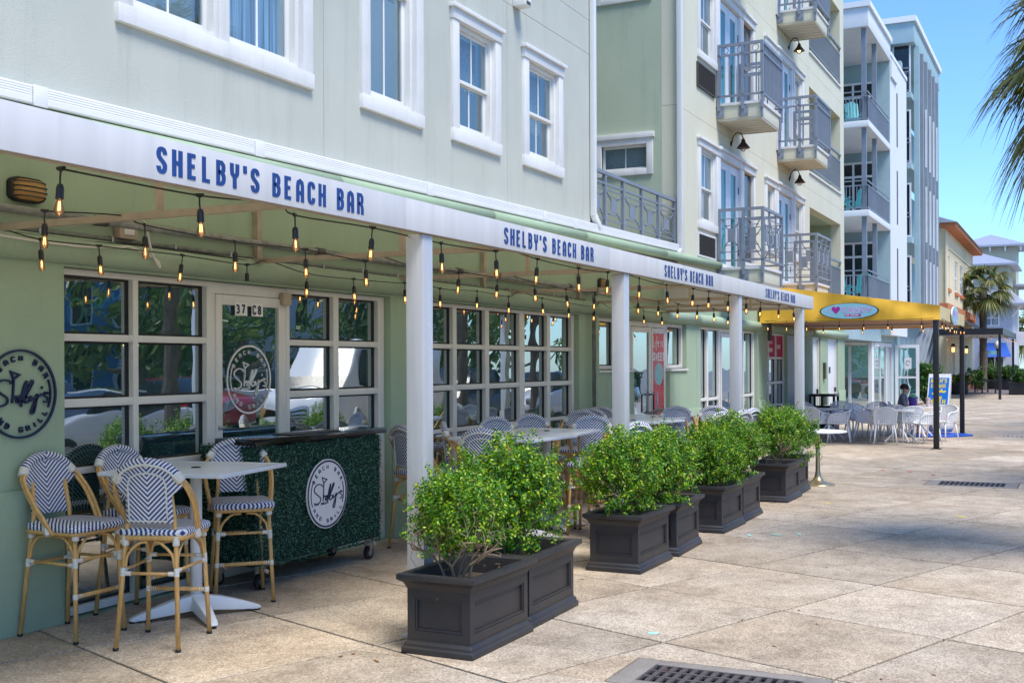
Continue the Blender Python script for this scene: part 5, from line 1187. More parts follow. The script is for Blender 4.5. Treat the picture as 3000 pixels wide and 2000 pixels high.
shr = [(6.45, 3.56, 0, .95, 1.0, 'sparse yellow-green boxwood with bare twigs in the nearest planter'), (7.40, 3.66, 1, 1.12, 1.1, 'full boxwood in the second planter from the camera'), (9.65, 3.64, 1, 1.05, 2.2, 'boxwood with a leaning top in the third planter'), (10.65, 3.64, 2, 1.1, .5, 'dense boxwood in the fourth planter'),
       (12.25, 3.60, 2, 1.0, 4.0, 'dense boxwood in the fifth planter, touching the one before it'), (13.25, 3.66, 1, 1.05, 5.2, 'dense boxwood in the sixth planter'), (15.2, 3.62, 0, 1.05, 2.6, 'boxwood with a clear forked trunk in the last but one planter'), (16.1, 3.68, 2, 1.08, 1.4, 'round dark boxwood in the farthest planter')]
for x, y, k, s_, a, lb in shr:
    t = top('boxwood_shrub', lb, 'shrub', (x, y, .37), a, 'boxwood shrubs in the charcoal planters'); t.scale = (s_ * 1.06, s_ * 1.06, s_ * 1.22)
    b = link('branches', SHM[k][0], t); tag(b, kind='stuff'); f = link('foliage', SHM[k][1], t); tag(f, kind='stuff')
    if x < 8: f2 = link('rusty_leaves', rusty(int(x * 10), 260, (.05, -.05, .3), .12), t); tag(f2, kind='stuff')

# ---- bar cart wrapped in artificial hedge
CT = top('bar_cart', 'mobile bar wrapped in dark artificial hedge with a black top and round logo', 'bar cart', (8.15, 6.1, 0))
cx0, cx1, cy0, cy1, cz0, cz1 = 7.32, 9.16, 5.86, 6.40, .20, 1.15
bx('carcass', BLACKP, CT, cx0 + .03, cx1 - .03, cy0 + .03, cy1 - .03, cz0 + .02, cz1)
m_ = M(); r_ = random.Random(5)
def hedge(m_, n, fn, nrm):
    for i in range(n):
        p = Vector(fn(r_.random(), r_.random())) + Vector(nrm) * r_.gauss(0, .010); leaf_quad(m_, p, Vector(nrm) + Vector((r_.gauss(0, .9), r_.gauss(0, .9), r_.gauss(0, .9))), r_.uniform(.006, .0115), r_.uniform(0, PI))
hedge(m_, 26000, lambda a, b: (cx0 + (cx1 - cx0) * a, cy0, cz0 + .02 * math.sin(a * 23) + (cz1 - cz0) * b), (0, -1, 0))
hedge(m_, 9000, lambda a, b: (cx0, cy0 + (cy1 - cy0) * a, cz0 + (cz1 - cz0) * b), (-1, 0, 0)); hedge(m_, 6000, lambda a, b: (cx1, cy0 + (cy1 - cy0) * a, cz0 + (cz1 - cz0) * b), (1, 0, 0)); hedge(m_, 2500, lambda a, b: (cx0 + (cx1 - cx0) * a, cy0 + .35 + .2 * b, cz1), (0, 0, 1))
for k in range(260):     # ragged lower edge
    a = r_.random(); leaf_quad(m_, Vector((cx0 + (cx1 - cx0) * a, cy0 + r_.uniform(-.01, .01), cz0 - r_.uniform(0, .035))), Vector((r_.gauss(0, 1), -1, r_.gauss(0, 1))), .009, r_.uniform(0, 3))
tag(build(m_, 'hedge_cladding', TURF, CT), kind='stuff')
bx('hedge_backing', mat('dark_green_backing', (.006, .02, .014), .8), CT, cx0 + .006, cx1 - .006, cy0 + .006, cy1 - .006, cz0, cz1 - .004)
bx('counter_top', mat('black_gloss_top', (.015, .013, .013), .12, var=.2), CT, cx0 - .04, cx1 + .04, cy0 - .05, cy0 + .36, 1.165, 1.215, .006)
mats_ = top('bar_mat', 'thin rubber bar mat lying on the black top of the bar cart', 'bar mat', (8.2, 5.98, 1.216)); bx('mat', BLACKP, mats_, 7.8, 8.5, 5.85, 6.05, 1.216, 1.226)
disc = build(M().prism([(8.27 + .298 * math.cos(2 * PI * i / 56), cy0 - .022, .69 + .298 * math.sin(2 * PI * i / 56)) for i in range(56)], 0, (0, -.01, 0)), 'logo_disc', WPRINT, CT)
logo(wallfn(8.27, .69, cy0 - .0325), .288, NAVYD, disc, thick=.003, name='logo_print')
for x, y in ((7.46, 5.92), (9.05, 5.92), (7.44, 6.33), (9.05, 6.33)):
    c = build(M().tube([(x, y - .018, .062), (x, y + .018, .062)], .062, 20), 'caster', BLACKP, CT, bev=.004); build(M().tube([(x, y - .021, .062), (x, y + .021, .062)], .03, 14), 'hub', STEEL, c)
    build(M().box(x - .03, x + .03, y - .035, y + .035, .185, .195).prism([(x - .03, y - .03, .19), (x + .03, y - .03, .19), (x + .012, y - .03, .05), (x - .012, y - .03, .05)], 0, (0, .004, 0)).prism([(x - .03, y + .026, .19), (x + .03, y + .026, .19), (x + .012, y + .026, .05), (x - .012, y + .026, .05)], 0, (0, .004, 0)).bar((x + .02, y - .034, .16), (x + .06, y - .04, .13), .012, .03), 'fork', STEEL, c)

# ---- string lights
RS = [([3.685, 4.575, 5.369, 6.176, 7.05, 7.897, 8.654, 9.523, 10.24, 11.111, 11.977, 12.94, 13.571, 14.45, 15.309, 16.105, 17.197, 18.158], 4.00, 'string of clear bulbs along the inside of the lettered valance'),
      ([4.631, 5.397, 6.243, 7.04, 7.846, 8.618, 9.416, 10.202, 11.064, 11.895, 12.761, 13.5, 14.251, 15.083, 15.937, 16.88, 17.733, 18.603], 5.15, 'string of clear bulbs along the middle of the white awning'),
      ([5.553, 6.068, 6.919, 7.691, 8.527, 9.268, 10.204, 10.932, 11.797, 12.615, 13.59, 14.47, 15.397, 16.14, 17.48, 18.354], 6.22, 'string of clear bulbs nearest the shop windows')]
socket_m = M().tube([(0, 0, 0), (0, 0, -.012)], .006, 6).lathe([(.004, -.065), (.013, -.07), (.0175, -.085), (.0175, -.125), (.019, -.127), (.019, -.133), (.016, -.135)][::-1], 10).tube([(0, 0, -.005), (.002, 0, -.04), (0, 0, -.07)], .0045, 6).box(-.014, .014, -.007, .007, -.008, .010).tube([(-.022, 0, .004), (.022, 0, .004)], .008, 6).mesh('socket', BLACKP, smooth=False)
bulb_m = M().lathe([(.010, -.134), (.0125, -.145), (.020, -.168), (.0225, -.182), (.020, -.196), (.012, -.206), (.002, -.2095)][::-1], 14).mesh('bulb', BULBG, smooth=True)
fil_m = M().tube([(-.004, 0, -.145), (-.005, 0, -.185)], .0016, 5).tube([(.004, 0, -.145), (.005, 0, -.185)], .0016, 5).mesh('filament', FIL)
DEADS = {(2, 3)}
rr = random.Random(9)
beams_sorted = BXS
for si, (xs, y, lb) in enumerate(RS):
    t = top('string_lights', lb, 'string lights', (xs[0], y, 2.66)); pts = []; zt = []
    for i, x in enumerate(xs):
        z = 2.445 + .2095 + rr.uniform(-.02, .02) + {0: .01, 1: -.005, 2: -.02}[si]
        z = min(z, 2.662); zt.append(z)
    allp = [(x, z, 1) for x, z in zip(xs, zt)] + [(bxx, 2.70 if si < 2 else 2.69, 0) for bxx in BXS if xs[0] - .8 < bxx < xs[-1] + .6]
    allp.sort(); P3 = [(a, y + (0 if k else .0), b) for a, b, k in allp if True]
    build(M().tube(catmull(P3, 4), .0048, 6), 'wire', WIRE, t, smooth=True)
    for i, (x, z) in enumerate(zip(xs, zt)):
        s_ = link('socket', socket_m, t, (x - xs[0], 0, z - 2.66), rr.uniform(0, PI)); s_.rotation_euler[0] = rr.uniform(-.09, .09); s_.rotation_euler[1] = rr.uniform(-.09, .09)
        if (si, i) in DEADS: continue
        b = link('bulb', bulb_m, s_); link('filament', fil_m, s_)
def ministring(pts, lb, n):
    t = top('string_lights', lb, 'string lights', pts[0]); c = catmull(pts, 6); L = Vector(pts[0])
    build(M().tube(c, .006, 5), 'wire', WIRE, t)
    for i in range(n): p = c[int((i + .5) / n * (len(c) - 1))]; s_ = link('socket', socket_m, t, p - L, 0); link('bulb', bulb_m, s_); link('filament', fil_m, s_)
ministring([(25.34, 6.2, 2.72), (25.34, 5.6, 2.70), (25.34, 4.6, 2.69), (25.34, 3.6, 2.69), (25.34, 2.7, 2.71)], 'string of bulbs under the near edge of the yellow awning', 7)
ministring([(28.3, 6.2, 2.70), (28.3, 4.6, 2.68), (28.3, 2.75, 2.70)], 'string of bulbs across the middle of the wooden soffit of the yellow awning', 5)
ministring([(25.6, 2.55, 2.70), (28.2, 2.55, 2.66), (31.0, 2.55, 2.70)], 'tight row of bulbs along the street edge of the yellow awning', 7)

# ================================================================ CANDY SHOP TERRACE
def net_chair():
    t = top('armchair', 'x', 'chair')
    P = lambda nm, m_, mt, par=t, sm=True, bev=0: build(m_, nm, mt, par, smooth=sm, bev=bev, wc=False)
    for sx in (-1, 1):
        P('leg', M().tube([(sx * .25, .24, 0), (sx * .215, .20, .43)], [.013, .020], 8), NETW); P('leg', M().tube([(sx * .25, -.26, 0), (sx * .19, -.19, .43)], [.013, .020], 8), NETW)
    # shell: seat, back and arms as one perforated net; strips in two directions
    def sh(u, v):     # u -1..1 across, v 0..1 from front of seat over back
        if v < .5:
            q = v / .5; y = .23 - .42 * q; z = .44 - .02 * math.sin(q * PI) + abs(u) ** 6 * .02; x = u * (.235 - .01 * q)
        else:
            q = (v - .5) / .5; y = -.19 - .10 * q + .05 * abs(u) ** 2 * q; z = .44 + .38 * q - .10 * abs(u) ** 3 * q; x = u * (.225 + .02 * q)
        return Vector((x, y, z))
    def perf(fn, nu, nv, hole=.58):
        m_ = M()
        for i in range(nu):
            for j in range(nv):
                c4 = [fn(i / nu, j / nv), fn((i + 1) / nu, j / nv), fn((i + 1) / nu, (j + 1) / nv), fn(i / nu, (j + 1) / nv)]; c = (c4[0] + c4[1] + c4[2] + c4[3]) / 4; i4 = [c + (p - c) * hole for p in c4]
                n_ = (c4[1] - c4[0]).cross(c4[3] - c4[0]).normalized() * .006
                m_.add([p + n_ for p in c4 + i4] + [p - n_ for p in c4 + i4], [(k, (k + 1) % 4, (k + 1) % 4 + 4, k + 4) for k in range(4)] + [(k + 8, k + 12, (k + 1) % 4 + 12, (k + 1) % 4 + 8) for k in range(4)] + [(k + 4, (k + 1) % 4 + 4, (k + 1) % 4 + 12, k + 12) for k in range(4)])
        return m_
    m_ = perf(lambda a, b: sh(-1 + 2 * a, b), 12, 20)
    P('net_shell', m_, NETW, sm=False)
    rim = [sh(-1, v) for v in (0, .2, .4, .5, .6, .75, .9)] + [sh(u, 1) for u in (-.95, -.6, -.2, .2, .6, .95)] + [sh(1, v) for v in (.9, .75, .6, .5, .4, .2, 0)] + [sh(.5, 0), sh(0, 0), sh(-.5, 0)]
    P('rim', M().tube(catmull(rim, 2, True), .013, 7, closed=True), NETW)
    for sx in (-1, 1):
        m_ = M().tube(catmull([(sx * .245, .22, .44), (sx * .275, .20, .56), (sx * .285, .10, .655), (sx * .275, -.08, .67), (sx * .25, -.22, .72), (sx * .235, -.26, .76)], 4), [.015] * 21, 7)
        P('arm', m_, NETW)
        m2 = perf(lambda a, b: Vector((sx * (.236 + .035 * b), .20 - .40 * a, .45 + (.20 + .02 * a) * b)), 8, 4)
        P('arm_net', m2, NETW, sm=False)
    return t
NC = net_chair()
CH = [(26.5, 5.35, -20, 'white net armchair behind the last white awning post'), (26.62, 4.85, 97, 'white net armchair in side view facing left at the front of the candy terrace'), (27.4, 4.38, -88, 'white net armchair facing right, back to back with the side-view one'), (26.5, 3.87, 18, 'white net armchair seen squarely from behind in the front row'),
      (27.35, 3.45, 30, 'white net armchair half behind the squarely seen one'), (27.05, 3.03, 112, 'white net armchair facing left just before the black post'), (28.05, 2.80, 150, 'white net armchair behind the near black post'), (27.2, 6.0, -60, 'white net armchair at the far left, above the last shrubs'),
      (28.9, 5.9, -120, 'white net armchair by the black bin'), (28.3, 5.75, -100, 'grey-looking net armchair in shade next to the black bin'), (29.8, 5.35, 200, 'white net armchair behind the left round table'), (28.5, 4.75, 215, 'white net armchair facing us beyond the back-to-back pair'),
      (29.6, 4.45, 190, 'white net armchair in front of the glass shop corner'), (28.3, 3.95, 20, 'white net armchair behind the middle round table'), (30.1, 4.15, -60, 'white net armchair left of the seated person')]
for x, y, a, lb in CH: place(NC, *H(x, y, a), lb, 'white net armchairs on the candy terrace')
def round_table(loc, z, r_, kind, lb):
    t = top('round_table', lb, 'table', loc)
    build(M().lathe([(r_ - .02, z - .025), (r_, z - .02), (r_, z - .005), (r_ - .01, z)], 36), 'table_top', NETW, t, wc=False, bev=0)
    if kind: 
        build(M().tube([(0, 0, .0 + .35), (0, 0, z - .025)], .03, 12), 'column', NETW, t, wc=False)
        for k in range(4): a = PI / 2 * k + .6; build(M().tube([(0, 0, .37), (.38 * math.cos(a), .38 * math.sin(a), .015)], .024, 8), 'leg', NETW, t, wc=False)
    else:
        build(M().lathe([(.25, 0), (.25, .008), (.17, .02), (.09, .06), (.05, .12), (.035, .2), (.03, .4), (.03, z - .025)], 28), 'trumpet_stand', mat('brushed_brass', (.55, .45, .27), .3, .9, var=.1), t, smooth=True, wc=False)
    return t
round_table((17.35, 3.47, 0), .80, .42, 0, 'round white table on a flared brass stand behind the last planter')
round_table((27.5, 5.25, 0), .73, .40, 1, 'white round table at the left of the candy terrace')
round_table((27.35, 3.62, 0), .73, .40, 1, 'white round table in the middle of the candy terrace')
round_table((29.4, 3.50, 0), .73, .40, 1, 'white round table with the purple bucket, in front of the seated person')
bk_ = top('bucket', 'purple plastic bucket with a white handle and green lid on the round table', 'bucket', (29.35, 3.60, .73)); PURP = mat('purple_plastic', (.06, .03, .32), .35)
build(M().lathe([(.085, 0), (.115, .21), (.12, .21), (.12, .225)], 20), 'pail', PURP, bk_, wc=False, smooth=True); build(M().lathe([(.11, .226), (.10, .25), (.03, .29)], 14), 'lid', mat('green_plastic', (.03, .28, .14), .4), bk_, wc=False); build(M().tube([(-.08, -.085, .19), (-.03, -.13, .12), (.04, -.13, .10), (.10, -.07, .18)], .006, 5), 'handle', WPRINT, bk_, wc=False)
cu = top('drink_cup', 'tall pink patterned drink cup with a straw on the round table', 'cup', (29.5, 3.27, .73)); build(M().lathe([(.04, 0), (.055, .2), (.055, .215)], 14), 'cup', mat('pink_pattern', (.7, .35, .42), .5, var=.5, vs=30, col2=(.8, .75, .72)), cu, wc=False); build(M().tube([(0, 0, .2), (.01, 0, .3)], .006, 5), 'straw', ORANGE, cu, wc=False)
# bin frame
bn = top('waste_bin', 'black open-framed waste bin beside the white service doors', 'bin', (30.6, 5.95, 0))
m_ = M(); x0, x1, y0_, y1_ = 30.3, 30.9, 5.62, 6.28
for x in (x0, x1 - .06):
    for y in (y0_, y1_ - .06): m_.box(x, x + .06, y, y + .06, 0, .93)
m_.box(x0, x1, y0_, y1_, .93, .99).box(x0 + .06, x1 - .06, y0_, y0_ + .03, 0.0, .70).box(x0, x0 + .03, y0_ + .06, y1_ - .06, .0, .70).box(x0, x1, (y0_ + y1_) / 2 - .03, (y0_ + y1_) / 2 + .03, .70, .929); build(m_, 'body', BLACKP, bn, bev=.01)
# A-frame sign
sg_ = top('sandwich_board', 'white A-frame board with blue panel and yellow island lettering behind the black posts', 'sign', (50.6, 5.2, 0))
def sbf(u, v, d): return (50.45 - d + v * .16, 5.62 - u - v * .06, .08 + v)
m_ = M(); P4 = [(-.03, -.06), (.84, -.06), (.84, 1.24), (-.03, 1.24)]; fr_ = [sbf(*p, 0) for p in P4] + [sbf(*p, -.03) for p in P4]
m_.add(fr_, [(0, 1, 2, 3), (7, 6, 5, 4), (0, 4, 5, 1), (1, 5, 6, 2), (2, 6, 7, 3), (3, 7, 4, 0)]); build(m_, 'front_board', WPRINT, sg_)
m_ = M(); bb = [(51.05 - v * .16, 5.62 - u - v * .06, .02 + v) for u, v in P4]; m_.add(bb + [(x + .03, y, z) for x, y, z in bb], [(0, 1, 2, 3), (7, 6, 5, 4), (0, 4, 5, 1), (1, 5, 6, 2), (2, 6, 7, 3), (3, 7, 4, 0)]); build(m_, 'rear_board', WPRINT, sg_)
pb = M(); q = [(.02, 0), (.78, 0), (.78, 1.08), (.02, 1.08)]; pb.add([sbf(*p, .006) for p in q] + [sbf(*p, .001) for p in q], [(0, 1, 2, 3), (0, 4, 5, 1), (1, 5, 6, 2), (2, 6, 7, 3), (3, 7, 4, 0)]); build(pb, 'blue_panel', mat('blue_print', (.01, .17, .62), .4), sg_)
m_ = M(); F = lambda u, v, d: sbf(u, v, .007 + d)
text(m_, "ADAM'S", .17, F, .55, .2, .12, u0=.07, v0=.87); text(m_, 'ISLAND', .15, F, .6, .2, .12, u0=.09, v0=.67); text(m_, 'NOW', .14, F, .7, .28, .12, u0=.2, v0=.20); text(m_, 'OPEN', .17, F, .75, .28, .12, u0=.12, v0=.02)
ribbon(m_, [(.15, .42), (.3, .47), (.45, .52), (.6, .50), (.68, .54)], .07, F, .002); ribbon(m_, [(.5, .55), (.52, .62)], .06, F, .0025); build(m_, 'lettering', mat('yellow_print', (.8, .65, .05), .5), sg_)
# blue mat, bag
mt_ = build(M().prism(catmull([(29.3, 3.4, 0), (29.6, 3.75, 0), (30.8, 3.5, 0), (31.0, 2.9, 0), (30.6, 2.4, 0), (30.1, 2.35, 0), (29.5, 2.8, 0)], 3, True), 0, (0, 0, .035)), 'ground_mat', mat('royal_blue_vinyl', (.01, .07, .45), .4, var=.3), bev=.02); tag(mt_, 'royal blue inflatable mat lying between the two black posts', 'mat')
bag = top('beach_bag', 'pale patterned beach bag with a crimson towel on the blue mat', 'bag', (30.6, 3.1, .07))
build(M().lathe([(.20, 0), (.24, .1), (.22, .24), (.19, .30)], 12, (0, 0, 0)).xf(Matrix.Diagonal((1, 1.3, 1, 1))), 'bag', mat('bag_print', (.55, .50, .44), .8, var=.5, vs=9, col2=(.75, .70, .62)), bag, wc=False, smooth=True); build(M().lathe([(.16, .30), (.18, .36), (.10, .42), (.02, .43)], 9).xf(Matrix.Diagonal((1, 1.2, 1, 1))), 'towel', mat('crimson_towel', (.45, .01, .07), .9), bag, wc=False)
bag.location.z = .075

# ---- seated person
def person(loc, hd):
    t = top('person', 'dark haired person in a grey shirt sitting side-on at the round table', 'person', loc, rad(hd - 90))
    # local: faces +Y. one skinned body
    J = {'pel': (0, 0, .47, .125), 'waist': (0, .0, .62, .125), 'chest': (0, .03, .82, .145), 'neckb': (0, .05, .97, .075), 'neck': (0, .065, 1.03, .05), 'chin': (0, .08, 1.08, .055), 'head': (0, .085, 1.15, .088), 'crown': (0, .075, 1.22, .07)}
    E_ = [('pel', 'waist'), ('waist', 'chest'), ('chest', 'neckb'), ('neckb', 'neck'), ('neck', 'chin'), ('chin', 'head'), ('head', 'crown')]
    for s_, n in ((-1, 'l'), (1, 'r')):
        J.update({n + 'sh': (s_ * .155, .03, .93, .06), n + 'el': (s_ * .22, .10, .74, .042), n + 'wr': (s_ * .14, .33, .76, .028), n + 'hd': (s_ * .12, .40, .765, .03), n + 'hip': (s_ * .09, .03, .47, .085), n + 'kn': (s_ * .13, .44, .48, .06), n + 'ank': (s_ * .13, .38, .09, .038), n + 'toe': (s_ * .14, .53, .04, .033)})
        E_ += [('neckb', n + 'sh'), (n + 'sh', n + 'el'), (n + 'el', n + 'wr'), (n + 'wr', n + 'hd'), ('pel', n + 'hip'), (n + 'hip', n + 'kn'), (n + 'kn', n + 'ank'), (n + 'ank', n + 'toe')]
    ks = list(J); me = bpy.data.meshes.new('body'); me.from_pydata([J[k][:3] for k in ks], [(ks.index(a), ks.index(b)) for a, b in E_], [])
    o = link('body', me, t); sm = o.modifiers.new('skin', 'SKIN'); o.modifiers.new('sub', 'SUBSURF').levels = 2
    for i, k in enumerate(ks): me.skin_vertices[0].data[i].radius = (J[k][3], J[k][3]); me.skin_vertices[0].data[i].use_root = (k == 'pel')
    dg = bpy.context.evaluated_depsgraph_get(); dg.update(); nm = bpy.data.meshes.new_from_object(o.evaluated_get(dg)); o.modifiers.clear(); o.data = nm
    nm.materials.clear(); [nm.materials.append(x) for x in (SKIN, SHIRT, mat('dark_shorts', (.03, .04, .08), .9))]
    for p in nm.polygons:
        c = p.center; p.use_smooth = True
        if c.z > 1.02 or (c.z < .40) or (abs(c.x) > .13 and c.y > .16 and c.z > .6): p.material_index = 0
        elif c.z > .58: p.material_index = 1
        else: p.material_index = 2
    hr = M(); hr.lathe([(.094, 0), (.104, .04), (.098, .09), (.06, .13), (.01, .142)], 16, (0, .062, 1.135)); build(hr, 'hair', HAIR, t, smooth=True, wc=False)
    build(M().tube([(0, .165, 1.165), (0, .192, 1.135), (0, .17, 1.125)], [.010, .016, .012], 6), 'nose', SKIN, t, smooth=True, wc=False)
    for s_ in (-1, 1):
        build(M().tube([(s_ * .085, .075, 1.16), (s_ * .095, .065, 1.14), (s_ * .085, .075, 1.12)], .012, 6), 'ear', SKIN, t, smooth=True, wc=False)
        build(M().lathe([(.008, -.004), (.008, .004)], 8, (s_ * .032, .168, 1.165)), 'eye', HAIR, t, wc=False)
        for k in range(4): a = s_ * (.10 + .014 * k); build(M().tube([(a, .41, .768), (a - s_ * .006, .45, .765), (a - s_ * .012, .475, .755)], [.009, .008, .006], 6), 'finger', SKIN, t, smooth=True, wc=False)
        build(M().tube([(s_ * .09, .38, .768), (s_ * .07, .41, .765), (s_ * .07, .43, .76)], [.01, .009, .007], 6), 'thumb', SKIN, t, smooth=True, wc=False)
        build(M().tube([(s_ * .13, .34, .03), (s_ * .14, .58, .03)], [.04, .035], 8), 'sandal', BRL, t, wc=False)
    build(M().tube([(-.025, .17, 1.10), (0, .177, 1.098), (.025, .17, 1.10)], .005, 5), 'mouth', BRL, t, wc=False)
    return t
person((30.05, 3.95, 0), -88)
place(NC, *H(30.05, 3.98, -88), 'white net armchair with a person sitting in it', 'white net armchairs on the candy terrace')

# curved slatted bench + potted plants by the third table
bn = top('slatted_bench', 'grey bench with an arched slatted back behind the third table stools', 'bench', (15.6, 5.4, 0)); GB = mat('grey_wood', (.30, .31, .30), .7)
ar = [(16.3, 6.0 - .95 * i / 12, .80 + .32 * math.sin(PI * i / 12)) for i in range(13)]
build(M().tube(ar, .02, 8), 'back_rim', GB, bn, smooth=True)
for k in range(1, 12): p = ar[k]; bx('slat', GB, bn, 16.29, 16.31, p[1] - .012, p[1] + .012, .47, p[2] - .015)
bx('seat', GB, bn, 15.85, 16.3, 5.05, 6.0, .43, .465)
for x in (15.88, 16.27):
    for y in (5.08, 5.96): bx('leg', GB, bn, x - .02, x + .02, y - .02, y + .02, 0, .429)
for x, y, a, lb in ((16.6, 4.95, .4, 'low potted shrub among the stools right of the third table'), (17.9, 4.9, 2, 'low potted shrub just left of the last post')):
    t = top('potted_shrub', lb, 'potted plant', (x, y, 0)); build(M().lathe([(.15, 0), (.2, .35), (.2, .38)], 16), 'pot', PLANT, t, wc=False)
    for nm_, k in (('branches', 0), ('foliage', 1)): o = link(nm_, SHM[2][k], t, (0, 0, .35), a); tag(o, kind='stuff'); o.scale = (.8, .8, 1.1)

# ================================================================ FARTHER BUILDINGS
def turquoise_chair(x, y, z, hd, lb):
    t = top('deck_chair', lb, 'chair', (x, y, z), rad(hd - 90), 'turquoise deck chairs on the balconies')
    P = lambda nm, m_: build(m_, nm, TEALP, t, wc=False)
    P('seat', M().box(-.26, .26, -.22, .26, .36, .40))
    for k in range(5): a = -.25 + k * .102; P('back_slat', M().bar((a + .045, -.22, .40), (a + .045, -.48, 1.15 - abs(k - 2) * .04), .09, .02))
    for sx in (-1, 1):
        P('arm', M().box(sx * .3 - .05, sx * .3 + .05, -.34, .32, .58, .605)); P('leg', M().box(sx * .29 - .02, sx * .29 + .02, .22, .27, 0, .58)); P('leg', M().bar((sx * .29, -.30, 0), (sx * .29, -.30, .58), .04, .05))
def porch_rail(par, pts, z, n_sp=.12, solid=False):
    for (xa, ya), (xb, yb) in zip(pts[:-1], pts[1:]):
        L = math.hypot(xb - xa, yb - ya); m_ = M()
        for zz in (1.05, .88, .08): m_.bar((xa, ya, z + zz), (xb, yb, z + zz), .04, .04)
        build(m_, 'railing', RAIL, par); n = max(2, int(L / n_sp))
        bm_ = M()
        for i in range(n + 1): q = i / n; bm_.box(xa + (xb - xa) * q - .012, xa + (xb - xa) * q + .012, ya + (yb - ya) * q - .012, ya + (yb - ya) * q + .012, z + .1, z + .86)
        tag(build(bm_, 'balusters', RAIL, par), kind='stuff')
C = top('apartment_building', 'white and aqua modern block with stacked corner balconies beyond the cream one', 'building', (48, 7, 0))
X0, X1, X2, Yf = 42.7, 48.1, 53.0, 6.7
bx('roof_fascia', WHITEB, C, X0, X1, Yf, Yf + 6, 13.80, 14.50, .01); bx('roof_cap', WPRINT, C, X0 - .08, X1 + .0, Yf - .08, Yf + 6, 14.502, 14.70)
bx('white_wall', WHITEB, C, X1 + .003, X2, Yf + .02, Yf + .4, 2.9, 14.05); bx('wall_cap', WPRINT, C, X1 + .01, X2, Yf - .02, Yf + .5, 14.055, 14.2)
bx('roof_duct', WHITEB, C, X1 + .1, X1 + 1.6, Yf - .05, Yf + .01, 13.2, 13.9)
bx('side_wall', BLUEG, C, X1 - .02, X1 + .0, Yf + .03, 11, 2.9, 13.79)
for i in range(3): bx('slit_window', LOUVER, C, 49.9, 50.15, Yf + .005, Yf + .019, 4.3 + 3.2 * i, 6.5 + 3.2 * i)
for k, z in enumerate((3.83, 7.04, 10.23)):
    sl_ = bx('balcony', WHITEB, C, X0, X1 - .03, Yf, 10.8, z, z + .22, .01)
    zt = (7.04, 10.23, 13.80)[k]; zf = z + .221
    bx('back_wall', BLUEG, sl_, X0, X1 - .03, 9.2, 9.3, zf, zt - .001)
    for a, b, c in ((X0 + .4, X0 + 2.2, 2.3), (X0 + 2.6, X0 + 4.8, 2.3)):
        d = bx('glass_door', DKWIN, sl_, a, b, 9.15, 9.195, zf, zf + c); build(frame(M(), a, b, zf, zf + c, 9.10, 9.149, .07), 'frame', WPRINT, sl_); bx('frame', WPRINT, sl_, (a + b) / 2 - .03, (a + b) / 2 + .03, 9.10, 9.149, zf + .07, zf + c - .07)
    # glazed end facing us
    d = bx('glass_door', DKWIN, sl_, X1 - .09, X1 - .05, 7.35, 9.0, zf, zf + 2.55); 
    for yy in (7.3, 8.1, 8.95): bx('frame', WPRINT, sl_, X1 - .12, X1 - .091, yy, yy + .08, zf, zf + 2.55)
    for zz in (1.95, 2.5): bx('frame', WPRINT, sl_, X1 - .14, X1 - .121, 7.3, 9.03, zf + zz, zf + zz + .09)
    bx('soffit_lamp', WPRINT, sl_, X0 + 2.3, X0 + 2.5, 9.0, 9.09, zf + 1.6, zf + 2.0)
    for px in (X0 + .25, X0 + 2.6): bx('column', RAIL, sl_, px - .07, px + .07, Yf + .12, Yf + .28, zf, zt - .001)
    porch_rail(sl_, [(X0 + .05, 9.1), (X0 + .05, Yf + .06), (X1 - .15, Yf + .06)], zf)
    if k < 2: turquoise_chair(X0 + 1.0, 7.9, zf, 200, ('turquoise deck chair on the lowest corner balcony', 'turquoise deck chair on the middle corner balcony')[k]); turquoise_chair(X0 + 1.9, 7.4, zf, 160, ('turquoise deck chair nearer the rail on the lowest corner balcony', 'turquoise deck chair nearer the rail on the middle corner balcony')[k])
    else: turquoise_chair(X0 + .8, 8.3, zf, 270, 'turquoise deck chair at the left on the top corner balcony'); turquoise_chair(X0 + 1.6, 7.5, zf, 200, 'turquoise deck chair behind the column on the top corner balcony')
# shop in the base of block C
SH = [(46.6, 7.35), (48.9, 8.6), (51.5, 7.2)]
bx('ground_floor_wall', BLUEG, C, 51.6, 63.8, 7.15, 7.5, 0, 3.82); bx('shop_ceiling', BLUEG, C, 36.2, 51.59, 7.1, 12, 2.62, 3.829); bx('shop_back', mat('shop_interior', (.18, .20, .10), .9, var=.3), C, 36.2, 56, 10.5, 10.6, 0, 2.6); bx('shop_floor', ROOMF, C, 36.2, 51.5, 7.5, 10.4, -.011, .0)
sf = build(M().box(46.55, 47.05, 7.22, 7.36, 0, 2.6).box(49.9, 50.05, 7.16, 7.26, 0, 2.6).box(51.45, 51.6, 7.16, 7.3, 0, 2.6).box(47.05, 51.45, 7.17, 7.27, 2.45, 2.6).box(48.4, 48.5, 7.17, 7.27, .06, 2.45).box(47.05, 51.45, 7.17, 7.27, 0, .06), 'storefront_window', WPRINT, C)
for a, b in ((47.05, 48.4), (48.5, 49.9), (50.05, 51.45)): bx('pane', GLASS, sf, a, b, 7.21, 7.22, .06, 2.45)
m_ = M(); sx, sy = 46.55, 7.36; ex, ey = 44.9, 10.4
s2 = build(M().bar((ex, ey, 2.52), (sx + .1, sy, 2.52), .1, .15).bar((ex, ey, .05), (sx + .1, sy, .05), .1, .1).bar((46.2, 8.0, .1), (46.2, 8.0, 2.45), .1, .1).bar((45.6, 9.1, .1), (45.6, 9.1, 2.45), .08, .08), 'storefront_window', WPRINT, C)
